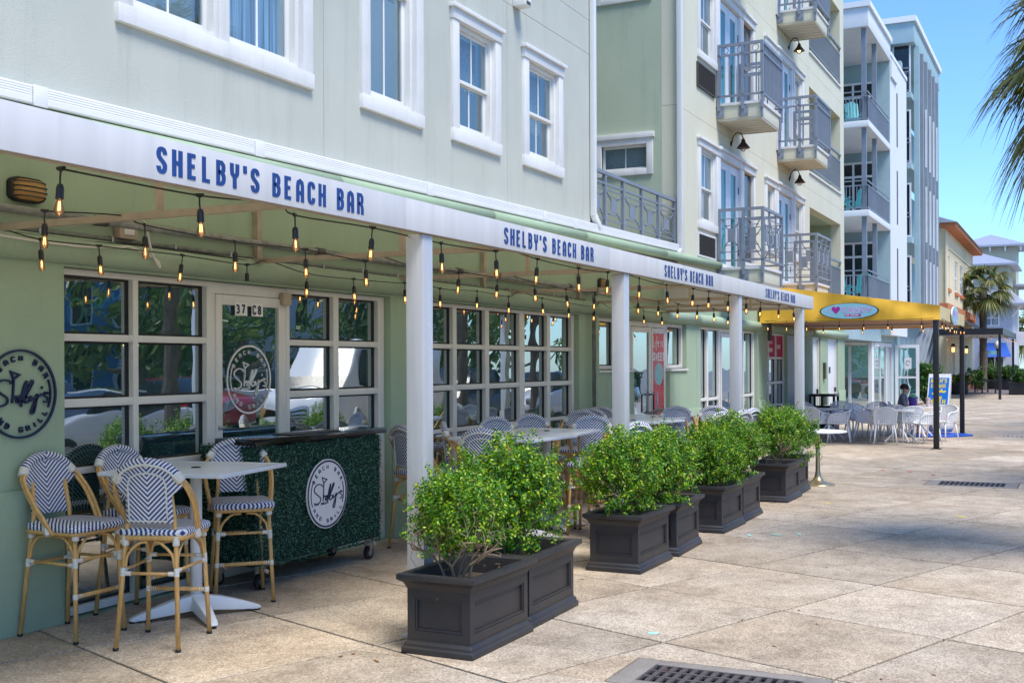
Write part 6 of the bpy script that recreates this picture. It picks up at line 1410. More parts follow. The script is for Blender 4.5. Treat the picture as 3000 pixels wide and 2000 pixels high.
m_ = M(); m_.add([(ex, ey, .1), (sx, sy, .1), (sx, sy, 2.45), (ex, ey, 2.45), (ex + .02, ey, .1), (sx + .02, sy, .1), (sx + .02, sy, 2.45), (ex + .02, ey, 2.45)], [(0, 1, 2, 3), (4, 7, 6, 5), (0, 4, 5, 1), (3, 2, 6, 7)]); build(m_, 'pane', GLASS, s2)
wd = top('shop_door', 'open white shop door with a small paper notice, facing the camera', 'door', (52.0, 6.7, 0))
xx = 52.0; build(frameX(M(), 6.12, 7.10, .0, 2.55, xx, xx + .06, .13), 'frame', WPRINT, wd); bx('rail', WPRINT, wd, xx + .005, xx + .055, 6.25, 6.97, 1.12, 1.2); bx('pane', GLASS, wd, xx + .025, xx + .03, 6.25, 6.97, .13, 1.12); bx('pane', GLASS, wd, xx + .025, xx + .03, 6.25, 6.97, 1.2, 2.42)
nt_ = bx('notice', WPRINT, wd, xx - .006, xx - .002, 6.43, 6.72, 1.52, 2.0); m_ = M()
ribbon(m_, [(.08 * math.cos(a / 3), .1 * math.sin(a / 3)) for a in range(17)], .02, lambda u, v, d: (xx - .007 - d, 6.575 - u, 1.77 + v), .002); build(m_, 'scribble', NAVYD, nt_)
mq = top('mannequin', 'shop mannequin in a navy top behind the corner glass', 'mannequin', (45.9, 8.9, 0)); build(M().tube([(0, 0, .0), (0, 0, .8)], .03, 8), 'stand', STEEL, mq, wc=False); build(M().lathe([(.14, .8), (.17, .95), (.13, 1.15), (.19, 1.45), (.08, 1.55)], 14), 'torso', NAVY, mq, wc=False, smooth=True); build(M().lathe([(.05, 1.55), (.09, 1.65), (.09, 1.75), (.03, 1.84)], 12), 'head', BIND, mq, wc=False, smooth=True); build(M().lathe([(.2, 1.76), (.19, 1.78), (.09, 1.80), (.07, 1.88)], 14), 'hat', BAMBOO, mq, wc=False)
sb = top('surfboard', 'yellow surfboard leaning behind the corner glass', 'surfboard', (45.5, 9.4, 0)); build(M().prism(catmull([(0, -.2, .02), (.05, -.27, .9), (.12, -.1, 1.85), (.14, 0, 1.95), (.12, .08, 1.8), (.05, .05, .9), (0, 0, .02)], 4, True), 0, (.05, 0, 0)), 'board', mat('neon_yellow', (.6, .7, .02), .4), sb, wc=False)
# block D with tall fins
D = top('apartment_building', 'pale aqua modern block with tall grey fins under an overhanging flat roof', 'building', (58, 7, 0))
bx('roof_fascia', BLUEG, D, 53.4, 63.7, 6.44, 14, 15.85, 16.75, .01); bx('roof_cap', WPRINT, D, 53.3, 63.8, 6.34, 14, 16.752, 17.0)
bx('side_wall', BLUEG, D, 53.6, 53.8, 7.45, 14, 3.83, 15.84); bx('corner_column', BLUEG, D, 53.05, 53.55, 6.95, 7.44, 3.83, 15.0)
for k, z in enumerate((3.83, 7.05, 10.3, 13.4)):
    s_ = bx('balcony', BLUEG, D, 53.2, 63.4, 6.55, 7.44, z, z + .25); bx('window', DKWIN, D, 53.55, 53.59, 7.5, 8.6, z + .3, z + 2.2); build(frameX(M(), 6.64, 7.42, z + .3, z + 2.7, 53.86, 53.9, .07), 'frame', WPRINT, s_); bx('pane', DKWIN, s_, 53.91, 53.93, 6.7, 7.36, z + .37, z + 2.63)
    porch_rail(s_, [(53.25, 7.4), (53.25, 6.60)], z + .251, .15)
    bx('back_wall', BLUEG, D, 53.81, 63.4, 7.445, 7.6, z + .26, z + 2.9)
FIN = mat('grey_fin', (.28, .31, .35), .6, .1, var=.06)
for i, x in enumerate((54.1, 55.6, 57.2, 58.8, 60.3, 61.8)):
    f = build(M().box(x, x + .22, 6.32, 6.54, 3.4, 15.84), 'fin', FIN if i else BLUEG, D)
    if i > 1:
        for z0, z1 in ((4.2, 6.6), (7.4, 10.0), (10.9, 13.6)): bx('light_strip', WPRINT, f, x - .012, x, 6.34, 6.42, z0, z1)
for i in range(5): x = 55.0 + i * 1.7; build(M().bar((x + 1.2, 6.4, 3.6), (x - .4, 6.9, .9), .16, .16), 'slanted_fin', FIN, D); bx('meter_box', RAIL, D, x - .6, x - .1, 6.86, 7.14, 1.0, 1.5)
# block E: beige with orange trim
E5 = top('shop_building', 'beige two-storey building with orange trim and a row of narrow white windows', 'building', (77, 7, 0))
ex0, ex1, ey_ = 67.8, 86.5, 6.6; whs = [(68.6, 70.3, 5.95, 7.8), (73.3, 75.2, 5.95, 7.8), (76.6, 78.6, 5.95, 7.8), (82.4, 84.6, 5.95, 7.8), (72.0, 73.0, .95, 2.4), (79.5, 80.5, .95, 2.4)]
wallpart('wall', BEIGE, E5, ex0, ex1, 0, 9.2, ey_, ey_ + .3, whs); wallpart('side_wall', BEIGE, E5, ey_ + .301, 15, 0, 9.2, ex0, ex0 + .3, [], ax='x'); bx('corner_pilaster', BEIGE, E5, ex0 - .08, ex0 + .7, ey_ - .08, ey_ - .002, 0, 9.0)
bx('orange_band', ORANGE, E5, ex0 - .12, ex1 + .1, ey_ - .16, ey_ - .082, 4.55, 5.05); bx('orange_band', ORANGE, E5, ex0 - .12, ex0 - .002, ey_ - .08, 15, 4.55, 5.05); bx('moulding', BEIGE, E5, ex0 - .03, ex1, ey_ - .05, ey_ - .002, 8.2, 8.3)
bx('wainscot', ORANGE, E5, ex0 - .12, ex1, ey_ - .13, ey_ - .082, 0, .95); bx('wainscot', ORANGE, E5, ex0 - .12, ex0 - .003, ey_ - .08, 12, 0, .95)
bx('eaves', ORANGE, E5, ex0 - .5, ex1 + .3, ey_ - .6, ey_ + .2, 9.201, 9.42)
build(M().prism([(ex0 - .6, ey_ - .7, 9.43), (ex0 - .6, 15.6, 9.43), (ex0 - .6, 11, 11.2)], 0, (ex1 - ex0 + 1, 0, 0)), 'roof', ROOFM, E5)
for i, h in enumerate(whs):
    w = build(frame(M(), h[0], h[1], h[2], h[3], ey_ + .05, ey_ + .12, .12), 'window', WPRINT, E5); bx('pane', WGLASS, w, h[0] + .12, h[1] - .12, ey_ + .08, ey_ + .085, h[2] + .12, h[3] - .12); bx('muntin', WPRINT, w, (h[0] + h[1]) / 2 - .04, (h[0] + h[1]) / 2 + .04, ey_ + .06, ey_ + .079, h[2] + .12, h[3] - .12); bx('muntin', WPRINT, w, h[0] + .12, h[1] - .12, ey_ + .056, ey_ + .06, h[2] + (h[3] - h[2]) * .45, h[2] + (h[3] - h[2]) * .5)
    bx('blind', WPRINT if i < 4 else DKWIN, w, h[0], h[1], ey_ + .22, ey_ + .24, h[2] + (.7 if i else 0), h[3]); bx('backing', ROOM, w, h[0], h[1], ey_ + .3, ey_ + .31, h[2], h[3])
    if i < 4: bx('sill', ORANGE, w, h[0] - .1, h[1] + .1, ey_ - .1, ey_ + .04, h[2] - .2, h[2] - .003)
for i in range(14): a = 70 + i * 1.1; bx('tile_bracket', ORANGE, E5, a, a + .08, ey_ - .3, ey_ - .161, 4.2, 4.6)
build(M().add([(72, 6.5, 4.5), (86, 6.5, 4.5), (86, 4.9, 3.5), (72, 4.9, 3.5), (72, 6.5, 4.44), (86, 6.5, 4.44), (86, 4.9, 3.44), (72, 4.9, 3.44)], [(0, 1, 2, 3), (7, 6, 5, 4), (0, 4, 5, 1), (1, 5, 6, 2), (2, 6, 7, 3), (3, 7, 4, 0)]), 'tin_roof', ROOFD, E5)
AMBLAMP = emis('lantern_glass', (1, .55, .2), 1.1)
for i, (x, y) in enumerate(((69.5, 6.35), (74.5, 6.35), (78.0, 6.35))):
    t = top('wall_lantern', ('black wall lantern at the near corner of the beige building', 'second glowing lantern on the beige building', 'third glowing lantern on the beige building')[i], 'wall lamp', (x, y, 2.5)); build(M().box(-.08, .08, -.08, .08, -.13, .13), 'glass', AMBLAMP, t, wc=False); build(M().lathe([(.16, .2), (.05, .34)], 8), 'cap', BLACKM, t, wc=False)
# black flat canopy
KA = top('awning', 'flat black canopy edged with orange bulbs in front of the beige building', 'awning', (60, 4, 3.1))
bx('fascia', BLACKM, KA, 60, 60.1, 3.25, 6.8, 3.12, 3.42); bx('fascia', BLACKM, KA, 60.1, 73, 3.25, 3.35, 3.12, 3.42); bx('ceiling', GREYB, KA, 60.1, 73, 3.36, 6.58, 3.2, 3.3); bx('projecting_sign', WPRINT, KA, 73.0, 73.1, 2.7, 3.2, 2.75, 3.55)
for x, y in ((60.2, 3.35), (72.8, 3.35)): bx('post', BLACKM, KA, x, x + .12, y, y + .12, 0, 3.12)
ministring([(60.0, 6.3, 3.10), (60.0, 5, 3.07), (60, 3.3, 3.10)], 'glowing bulbs under the near edge of the black canopy', 5); ministring([(60.2, 3.2, 3.1), (66, 3.2, 3.05), (72.8, 3.2, 3.1)], 'row of orange bulbs along the street edge of the black canopy', 9)
# block F, G: far grey house and khaki tower
F6 = top('house', 'pale grey two-storey house with a metal skirt roof and a royal blue awning', 'house', (98, 6, 0))
bx('wall', GREYB, F6, 98, 106, 4.6, 9.5, 0, 7.2, .02); bx('wall', OLIVEB, F6, 99, 106, 4.95, 9.5, 7.2, 9.4)
def hip(par, x0, x1, y0, y1, z, ov, h, mt):
    a = [(x0 - ov, y0 - ov, z), (x1 + ov, y0 - ov, z), (x1 + ov, y1 + ov, z), (x0 - ov, y1 + ov, z)]; b = [(p[0], p[1], z + .15) for p in a]; rx, ry = (x0 + x1) / 2, (y0 + y1) / 2
    build(M().add(a + b + [(rx, ry, z + .15 + h)], [(0, 3, 2, 1), (0, 1, 5, 4), (1, 2, 6, 5), (2, 3, 7, 6), (3, 0, 4, 7), (4, 5, 8), (5, 6, 8), (6, 7, 8), (7, 4, 8)]), 'roof', mt, par)
build(M().add([(97.0, 3.6, 6.35), (97.0, 10, 6.35), (99.0, 10, 7.6), (99.0, 5.0, 7.6), (107, 3.6, 6.35), (107, 5, 7.6), (97.0, 3.6, 6.2), (97.0, 10, 6.2), (107, 3.6, 6.2), (99, 10, 6.2), (99, 5, 6.2), (107, 5, 6.2)], [(0, 1, 2, 3), (0, 3, 5, 4), (6, 7, 1, 0), (6, 0, 4, 8), (6, 10, 9, 7), (6, 8, 11, 10)]), 'skirt_roof', ROOFM, F6)
hip(F6, 99, 106, 4.95, 9.5, 9.4, .7, 1.2, ROOFM)
for y in (3.9, 5.3, 8): build(M().bar((98, y + .8, 5.3), (97.1, y, 6.2), .1, .1), 'bracket', WPRINT, F6)
w = build(frameX(M(), 5.55, 6.75, 4.6, 6.2, 97.93, 97.99, .1), 'window', WPRINT, F6); bx('pane', WGLASS, w, 97.96, 97.97, 5.65, 6.65, 4.7, 6.1); bx('muntin', WPRINT, w, 97.94, 97.959, 6.11, 6.19, 4.7, 6.1); bx('muntin', WPRINT, w, 97.935, 97.94, 5.65, 6.65, 5.2, 5.28)
build(M().add([(97.98, 6.8, 3.3), (97.98, 5.1, 3.3), (96.9, 4.65, 2.2), (96.9, 6.95, 2.2), (97.98, 6.8, 2.2), (97.98, 5.1, 2.2)], [(0, 1, 2, 3), (0, 3, 4), (1, 5, 2), (3, 2, 5, 4)]), 'blue_awning', BLUEC, F6)
d = build(frameX(M(), 5.2, 6.6, 0, 2.3, 97.93, 97.99, .12), 'window', WPRINT, F6); bx('pane', DKWIN, d, 97.96, 97.97, 5.32, 6.48, .12, 2.18); bx('muntin', WPRINT, d, 97.94, 97.959, 5.85, 5.95, .12, 2.18)
G7 = top('tower', 'tall khaki tower with a shallow grey hip roof behind the grey house', 'building', (108, 5.5, 0)); bx('wall', OLIVEB, G7, 107, 112, 4.75, 9, 0, 11.6); hip(G7, 107, 112, 4.75, 9, 11.6, .8, 1.2, ROOFM)
for y in (4.3, 5.5, 6.7, 7.9): bx('bracket', WPRINT, G7, 106.4, 107, y, y + .12, 11.2, 11.6)
for zz in (8.2,): hip(G7, 107.5, 112, 4.2, 9, zz, .6, .5, ROOFM)
# lamp post
lp = top('street_lamp', 'black street lamp with a round white globe in front of the blue awning', 'street lamp', (82, 4.78, 0))
build(M().lathe([(.14, 0), (.12, .3), (.05, .5), (.04, 2.5), (.08, 2.6), (.1, 2.66)], 12), 'pole', BLACKM, lp, wc=False, smooth=True); build(M().lathe([(.06, 2.66), (.17, 2.75), (.215, 2.9), (.17, 3.05), (.05, 3.13), (.02, 3.2)], 18), 'globe', WPRINT, lp, wc=False, smooth=True)
ss = top('street_sign', 'pale blue street sign on a thin pole before the blue awning', 'sign', (84, 5.9, 0)); bx('pole', STEEL, ss, 83.98, 84.02, 5.5, 5.54, 0, 2.5); bx('panel', mat('pale_blue_sign', (.3, .6, .7), .5), ss, 83.9, 83.93, 4.9, 5.9, 2.3, 2.55)
# ---------------------------------------------------------------- vegetation
def palm_frond(m_, base, yaw, pitch, ln, r_, fan=.95, w=.02, segs=34):
    """fan leaf: petiole plus drooping segments"""
    d = Vector((math.cos(yaw) * math.cos(pitch), math.sin(yaw) * math.cos(pitch), math.sin(pitch))); side = Vector((-math.sin(yaw), math.cos(yaw), 0)); upv = side.cross(d) * -1
    p = [base, base + d * ln * .45 + Vector((0, 0, -.02 * ln)), base + d * ln * .8 + Vector((0, 0, -.12 * ln))]
    m_.tube(p, [.016, .012, .008], 4, caps=False); c = p[2]; n = segs
    for i in range(n):
        a = (i / (n - 1) - .5) * 2 * 1.75; dd = (d * math.cos(a) + side * math.sin(a) * 1.0 + Vector((0, 0, .10 * math.cos(a) - .1))).normalized(); L = ln * fan * (.75 + .25 * math.cos(a * .8)) * r_.uniform(.85, 1.08)
        q = [c]; drop = r_.uniform(.35, .75)
        for k in range(1, 5): t = k / 4; q.append(c + dd * L * t * (1 - .12 * t) + Vector((r_.uniform(-.01, .01), r_.uniform(-.01, .01), -drop * L * t ** 2.4)))
        ww = [w * .6, w, w * .8, w * .45, w * .06]; s_ = dd.cross(Vector((0, 0, 1)));  s_ = (s_.normalized() if s_.length > .1 else side); s_ = (s_ + Vector((0, 0, r_.uniform(-.5, .5)))).normalized()
        b = len(m_.v)
        for k in range(5): m_.v += [tuple(q[k] - s_ * ww[k]), tuple(q[k] + s_ * ww[k] + Vector((0, 0, ww[k] * .5)))]
        m_.f += [(b + 2 * k, b + 2 * k + 1, b + 2 * k + 3, b + 2 * k + 2) for k in range(4)]
def palm(loc, hgt, lb, nf, ln, seed, rt_=.17, w=.02, grp=None, segs=34):
    r_ = random.Random(seed); t = top('palm_tree', lb, 'palm tree', loc, group=grp)
    tr_ = M(); n = 26; tr_.tube([(0, 0, hgt * i / n) for i in range(n + 1)], [rt_ * (1.25 if i == 0 else 1) * (1 + .08 * (i % 2)) * r_.uniform(.95, 1.05) for i in range(n + 1)], 12)
    build(tr_, 'trunk', mat('palm_trunk_bark', (.13, .10, .075), .95, var=.35, vs=9, bump=.8, bs=14), t, wc=False)
    m_ = M()
    for i in range(nf): yaw = i * 2.4 + r_.uniform(-.2, .2); pt = 1.15 - 1.95 * (i / nf) + r_.uniform(-.1, .1); palm_frond(m_, Vector((math.cos(yaw) * .1, math.sin(yaw) * .1, hgt - .1 + .3 * (1 - i / nf))), yaw, pt, ln * r_.uniform(.85, 1.1), r_, w=w, segs=segs)
    build(m_, 'crown', PALML, t, wc=False); return t
def leafy(loc, rx, rz_, n, ls, lb, trunk=1.5, seed=1, cat='tree', mt=None, name='tree', grp=None, kind='bush'):
    r_ = random.Random(seed); t = top(name, lb, cat, loc, group=grp); cl = [(Vector((r_.gauss(0, rx * .5), r_.gauss(0, rx * .5), trunk + rz_ * r_.uniform(.05, 1))), r_.uniform(.25, .5) * rx) for _ in range(18)]
    m_ = M()
    for i in range(n):
        c, q = r_.choice(cl); v = Vector((r_.gauss(0, 1), r_.gauss(0, 1), r_.gauss(0, 1))).normalized(); leaf_quad(m_, c + v * q * r_.uniform(.65, 1.05), v + Vector((r_.gauss(0, .6), r_.gauss(0, .6), r_.gauss(0, .6))), ls * r_.uniform(.7, 1.3), r_.uniform(0, 3))
    build(m_, 'crown' if trunk > .3 else 'foliage', mt or TREEL, t, wc=False)
    tr_ = M().tube([(0, 0, 0), (.05, .03, trunk + rz_ * .4)], [max(.05, rx * .08), max(.03, rx * .04)], 8)
    for c, q in cl[:7]: tr_.tube([(.02, .01, trunk * .8), tuple(c)], [rx * .04, .015], 5)
    build(tr_, 'trunk', BARK, t, wc=False); return t
palm((11.7, -.5, 0), 4.7, 'cabbage palm hanging its fronds into the top right corner of the picture', 70, .86, 5, w=.019, segs=44)
palm((80, 5.5, 0), 6.6, 'cabbage palm between the beige building and the grey house', 30, 1.35, 8, .22, w=.05)
palm((120, 3.3, 0), 4.8, 'distant palm at the right edge of the street', 26, 2.2, 12, .2, w=.06)
def grassy(loc, r0, h, n, lb, seed, mt=None, name='ornamental_plant', cat='plant'):
    r_ = random.Random(seed); t = top(name, lb, cat, loc); m_ = M()
    for i in range(n):
        a = r_.uniform(0, 6.28); e = r_.uniform(.2, 1.35); L = h * r_.uniform(.7, 1.1); d = Vector((math.cos(a) * math.cos(e), math.sin(a) * math.cos(e), math.sin(e))); s_ = Vector((-math.sin(a), math.cos(a), 0)) * .02 * h; b = len(m_.v)
        for k in range(4): q = d * L * k / 3 + Vector((0, 0, -.25 * L * (k / 3) ** 2)); w_ = (1 - k / 3.1); m_.v += [tuple(q - s_ * w_), tuple(q + s_ * w_)]
        m_.f += [(b + 2 * k, b + 2 * k + 1, b + 2 * k + 3, b + 2 * k + 2) for k in range(3)]
    build(m_, 'leaves', mt or PALML, t, wc=False); return t
LIME = leafmat('lime_leaf', (.10, .2, .02), (.25, .36, .04), (.5, .5, .1))
GRN2 = leafmat('garden_leaf', (.02, .07, .01), (.05, .15, .02), (.16, .28, .05))
leafy((53.2, 5.9, 0), .75, 1.3, 2600, .09, 'feathery green bush between the open shop door and the A-frame board', .2, 21, 'bush', GRN2, 'bush')
for (x, y, x1, y1, lb) in ((68.9, 5.55, 69.5, 6.5, 'charcoal planter against the orange wall'), (68.9, 2.0, 69.6, 3.45, 'charcoal planter at the right edge of the street'), (83, 5.0, 83.7, 6.3, 'charcoal planter left of the street lamp'), (80.5, 3.6, 81.2, 4.75, 'charcoal planter right of the street lamp')):
    t = top('planter', lb, 'planter', ((x + x1) / 2, (y + y1) / 2, 0)); build(M().box(x, x1, y, y1, 0, .62).box(x - .04, x1 + .04, y - .04, y1 + .04, .62, .70), 'body', PLANT, t, bev=.01)
leafy((69.2, 5.8, .5), .42, .5, 900, .07, 'small green shrub in the planter against the orange wall', .1, 31, 'shrub', GRN2, 'shrub'); leafy((69.2, 6.25, .5), .32, .4, 600, .06, 'thin brownish shrub in the planter against the orange wall', .1, 32, 'shrub', LIME, 'shrub')
leafy((69.2, 2.9, .5), .55, .65, 1500, .07, 'white-flowering shrub in the planter at the right edge of the street', .1, 33, 'shrub', GRN2, 'shrub'); leafy((69.3, 2.2, .5), .55, .8, 1300, .07, 'dark green shrub at the very right edge of the street', .1, 34, 'shrub', GRN2, 'shrub')
leafy((83.3, 5.4, .5), .6, .8, 1500, .09, 'dark green shrub left of the street lamp', .1, 35, 'shrub', GRN2, 'shrub'); grassy((84, 5.0, .5), .5, 2.0, 260, 'lime green spiky plant behind the street lamp', 36, LIME); leafy((80.8, 4.1, .5), .7, .9, 1400, .09, 'rounded green shrub right of the street lamp', .1, 37, 'shrub', GRN2, 'shrub')
leafy((76.5, 5.6, 0), .55, 1.1, 900, .08, 'green potted bush by the beige building', .3, 38, 'bush', GRN2, 'bush')
# clipped hedge, distant trees
leafy((110, 3.0, 0), 1.0, 2.2, 2200, .14, 'clipped hedge behind the white railing at the end of the street', .1, 40, 'hedge', GRN2, 'hedge')
leafy((125, 1.2, 0), 2.6, 3.2, 3000, .2, 'round green tree at the far right end of the street', 1.2, 41, 'tree', GRN2)
grill = build(M().box(108, 108.1, 1.2, 3.2, 1.1, 1.16).box(108, 108.1, 1.2, 3.2, .3, .36), 'rail', WPRINT); tag(grill, 'low white railing far down the street at the right', 'railing')
far = top('house', 'low white gabled cottage at the far right end of the street', 'house', (130, 0, 0)); bx('wall', BEIGE, far, 130, 138, -3, 3.2, 0, 3.2); hip(far, 130, 138, -3, 3.2, 3.2, .6, 1.2, ROOFD)
def cafe_table(x, y, lb):
    t = top('cafe_table', lb, 'table', (x, y, 0)); bx('table_top', BLACKM, t, x - .4, x + .4, y - .4, y + .4, .72, .75)
    for a in (-.35, .35):
        for b in (-.35, .35): bx('leg', BLACKM, t, x + a - .02, x + a + .02, y + b - .02, y + b + .02, 0, .72)
cafe_table(74, 5.2, 'dark cafe table on the deck by the beige building'); cafe_table(71.0, 4.6, 'dark cafe table nearest the black canopy post')
deck = build(M().box(69.9, 98, 3.0, 6.5, -.03, .012), 'deck', mat('grey_brick_deck', (.16, .13, .13), .9, var=.2)); tag(deck, kind='structure')

# ================================================================ ACROSS THE STREET (seen in the glass)
def car(loc, hd, L, Wd, Hh, mt, lb, van=False):
    t = top('parked_car', lb, 'car' if not van else 'van', loc, rad(hd - 90), 'cars parked across the kerb')
    def sec(y, zb, zt, w, tp): return [(-w, y, zb), (-w * 1.0, y, zb + (zt - zb) * .55), (-w * tp, y, zt), (w * tp, y, zt), (w, y, zb + (zt - zb) * .55), (w, y, zb)]
    h = L / 2; w = Wd / 2
    S_ = [(-h, .35, .8, .8, .85), (-h + .15, .25, .95, .97, .9), (-h + .9, .22, 1.0, 1, .9), (h - 1.2, .22, .98, 1, .9), (h - .2, .25, .85, .95, .9), (h, .35, .65, .8, .9)] if not van else [(-h, .4, Hh - .1, .95, .9), (-h + .1, .3, Hh, 1, .88), (h - 1.6, .3, Hh, 1, .88), (h - .75, .3, 1.35, 1, .92), (h - .1, .3, 1.12, .97, .9), (h, .4, .95, .9, .9)]
    m_ = M()
    for y, zb, zt, ww, tp in S_: m_.v += sec(y, zb, zt, ww * w, tp)
    for i in range(len(S_) - 1): m_.f += [(i * 6 + j, i * 6 + (j + 1) % 6, i * 6 + 6 + (j + 1) % 6, i * 6 + 6 + j) for j in range(6)]
    m_.f += [tuple(range(6)), tuple((len(S_) - 1) * 6 + j for j in range(6))]; build(m_, 'body', mt, t, wc=False, bev=.06, smooth=True)
    if not van:
        m_ = M(); a = -h + .7; b = h - 1.45
        for y, z, ww in ((a, .95, .9), (a + .7, Hh, .72), (b - .8, Hh, .72), (b, .95, .9)): m_.v += [(-ww * w, y, z), (ww * w, y, z)]
        lo = [(-.9 * w, a, .93), (.9 * w, a, .93), (.9 * w, b, .93), (-.9 * w, b, .93)]; hi = [(-.72 * w, a + .75, Hh), (.72 * w, a + .75, Hh), (.72 * w, b - .9, Hh), (-.72 * w, b - .9, Hh)]
        m_ = M().add(lo + hi, [(0, 1, 2, 3), (4, 5, 6, 7), (0, 1, 5, 4), (1, 2, 6, 5), (2, 3, 7, 6), (3, 0, 4, 7)]); build(m_, 'cabin_glass', DKWIN, t, wc=False, bev=.05)
        build(M().box(-.71 * w, .71 * w, a + .8, b - .95, Hh - .01, Hh + .03), 'roof', mt, t, wc=False, bev=.02)
    else:
        build(M().add([(-w * .86, h - 1.62, Hh - .15), (w * .86, h - 1.62, Hh - .15), (w * .9, h - .82, 1.42), (-w * .9, h - .82, 1.42), (-w * .86, h - 1.58, Hh - .13), (w * .86, h - 1.58, Hh - .13), (w * .9, h - .78, 1.44), (-w * .9, h - .78, 1.44)], [(0, 1, 2, 3), (4, 5, 6, 7), (0, 1, 5, 4), (1, 2, 6, 5), (2, 3, 7, 6), (3, 0, 4, 7)]), 'windscreen', DKWIN, t, wc=False)
        for sx in (-1, 1): bx2 = build(M().box(*sorted((sx * w * 1.0, sx * w * 1.015)), h - 2.6, h - 1.5, 1.45, Hh - .35), 'side_window', DKWIN, t, wc=False)
        g = build(M().box(-.5, .5, h - .02, h + .03, .62, .95), 'grille', STEEL, t, wc=False, bev=.03)
        for k in range(4): build(M().box(-.46, .46, h + .031, h + .04, .66 + k * .07, .69 + k * .07), 'slat', BLACKM, g, wc=False)
    for sx in (-1, 1):
        build(M().box(*sorted((sx * w * .6, sx * w * .92)), h - .12, h + .0, .68, .84), 'headlight', AMBER if van else STEEL, t, wc=False, bev=.02)
        for y in (-h + .85, h - .95): wl_ = build(M().tube([(sx * w * .78, y, .34), (sx * w * 1.0, y, .34)], .34, 22), 'wheel', BLACKP, t, wc=False); build(M().tube([(sx * w * 1.0, y, .34), (sx * w * 1.015, y, .34)], .2, 16), 'rim', STEEL, wl_, wc=False)
    return t
CW = mat('white_car_paint', (.75, .76, .77), .2, var=.02, coat=.5); CB = mat('blue_car_paint', (.02, .12, .35), .2, var=.02, coat=.5); CK = mat('dark_car_paint', (.03, .035, .045), .2, var=.02, coat=.5); CG = mat('silver_car_paint', (.35, .36, .38), .25, .5, var=.02, coat=.5); CR = mat('red_car_paint', (.35, .02, .02), .25, var=.02, coat=.5)
zc = -.14
for x, y, L, Wd, Hh, m_, lb, v, hd_ in ((17.3, -4.95, 4.8, 1.85, 1.48, CW, 'white sedan along the far kerb, mirrored in the first shop window', 0, 180), (25.8, -4.1, 5.8, 2.1, 2.6, CW, 'white van along the kerb, mirrored right of the glass door', 1, 180),
    (32.2, -4.5, 5.2, 1.95, 1.85, CK, 'dark pickup behind the white van along the kerb', 0, 180), (38.3, -4.6, 4.8, 1.9, 1.75, CW, 'white suv along the kerb, mirrored in the gridded window', 0, 180), (44.2, -4.6, 4.7, 1.9, 1.7, CG, 'silver car along the kerb opposite the candy shop', 0, 180), (11.0, -4.9, 4.6, 1.85, 1.5, CG, 'silver sedan along the kerb nearest the camera', 0, 180),
    (20.3, -12.6, 4.6, 1.85, 1.5, CB, 'blue hatchback across the road behind the white sedan', 0, 90), (23.2, -12.6, 4.7, 1.9, 1.7, CW, 'white car across the road next to the blue hatchback', 0, 90), (28.5, -12.6, 4.7, 1.9, 1.7, CR, 'red car across the road', 0, 90), (33.6, -12.6, 4.7, 1.9, 1.75, CG, 'silver suv across the road', 0, 90), (39.5, -12.6, 4.7, 1.9, 1.75, CK, 'dark suv across the road', 0, 90), (48, -12.6, 4.7, 1.9, 1.75, CW, 'white suv farthest across the road', 0, 90)): car((x, y, zc), hd_, L, Wd, Hh, m_, lb, v)
for i, (x, y, h_) in enumerate(((17.7, -3.1, 7.5), (29.9, -3.2, 7), (35.2, -3.3, 6.6), (11.8, -6.9, 8))):
    palm((x, y, -.1), h_, ('palm in front of the white sedan along the kerb', 'palm between the van and the dark pickup', 'palm between the dark pickup and the white suv', 'palm behind the silver sedan nearest the camera')[i], 22, 1.5, 60 + i, .17, w=.04)
hd = top('hedge', 'long clipped hedge behind the parked cars', 'hedge', (30, -16, -.14)); m_ = M(); r_ = random.Random(77)
bx('core', mat('hedge_core', (.01, .03, .008), .9), hd, 4, 80, -17.0, -15.8, -.14, 1.15)
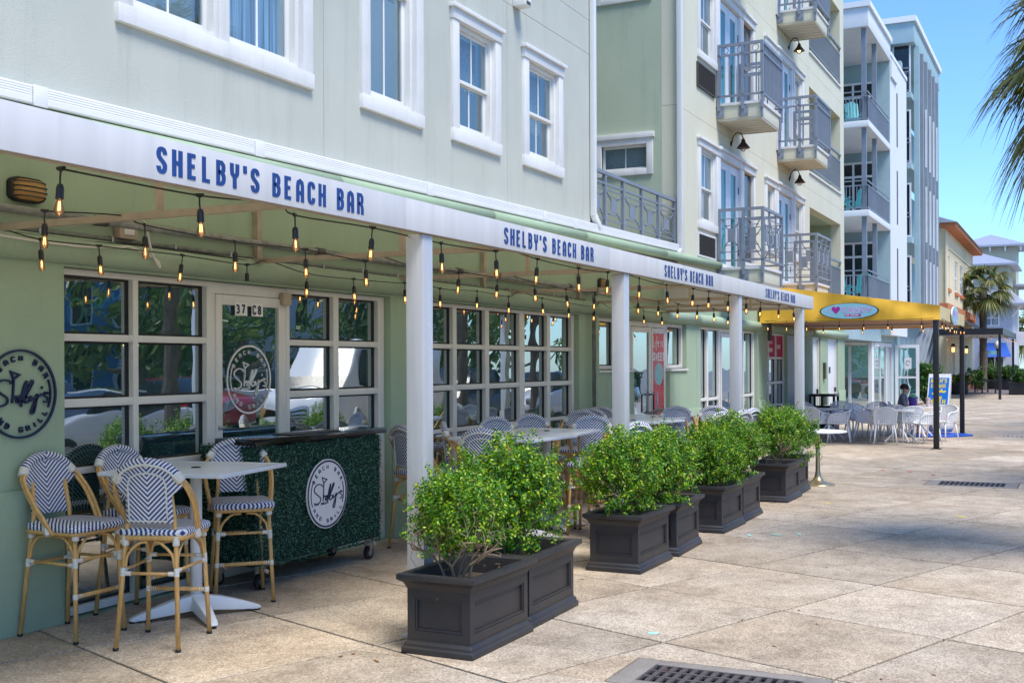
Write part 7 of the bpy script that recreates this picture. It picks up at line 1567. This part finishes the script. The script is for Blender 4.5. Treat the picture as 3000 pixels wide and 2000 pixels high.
for i in range(9000): leaf_quad(m_, Vector((r_.uniform(4, 80), -15.78 + r_.uniform(-.03, .08), r_.uniform(-.1, 1.2))), Vector((r_.gauss(0, 1), 1, r_.gauss(0, 1))), .09, r_.uniform(0, 3))
tag(build(m_, 'foliage', TREEL, hd), kind='stuff')
tl = 'broad tree beyond the parked cars, %s'
for i, (x, y, rx, h_) in enumerate(((12, -22, 3.4, 6.5), (20, -20, 3.0, 5.2), (27.5, -23, 3.4, 6.8), (35, -20.5, 3.0, 5.5), (43, -22, 3.6, 6), (52, -21, 3.2, 5.5), (61, -22, 3.6, 6), (4, -21, 3.4, 7), (71, -24, 4, 6))):
    leafy((x, y, -.14), rx, h_, 2000, .22, tl % ('nearest the camera', 'opposite the first shop window', 'opposite the glass door', 'opposite the gridded window', 'opposite the recess', 'opposite the cream building', 'opposite the candy awning', 'behind the camera', 'at the far end')[(1, 0, 2, 3, 4, 5, 6, 7, 8)[i]], 1.8, 80 + i, 'tree')
def house(x, y, w, d, h, mt, lb):
    t = top('house', lb, 'house', (x, y, 0)); bx('wall', mt, t, x - w / 2, x + w / 2, y - d / 2, y + d / 2, -.3, h); yy = y + d / 2
    build(M().prism([(x - w / 2 - .4, y - d / 2 - .4, h), (x + w / 2 + .4, y - d / 2 - .4, h), (x, y - d / 2 - .4, h + w * .28)], 0, (0, d + .8, 0)), 'roof', ROOFD, t)
    for f in range(int(h // 3)):
        for k in range(4): a = x - w / 2 + w * (k + .5) / 4; ww = bx('window', WPRINT, t, a - .65, a + .65, yy, yy + .06, .9 + 3 * f, 2.6 + 3 * f); bx('pane', DKWIN, ww, a - .55, a + .55, yy + .061, yy + .07, 1.0 + 3 * f, 2.5 + 3 * f)
house(22, -30, 13, 9, 7, WHITEB, 'white gabled house across the street, opposite the first shop window'); house(37, -32, 12, 9, 9.5, mat('sky_blue_stucco', (.10, .25, .45), .8), 'sky blue gabled house across the street'); house(52, -31, 13, 9, 7.5, WHITEB, 'white gabled house farther along, beside the sky blue one'); house(68, -33, 14, 9, 7.5, BEIGE, 'beige gabled house at the end of the row across the street'); house(6, -31, 12, 9, 7.5, GREYB, 'grey gabled house across the street behind the camera')
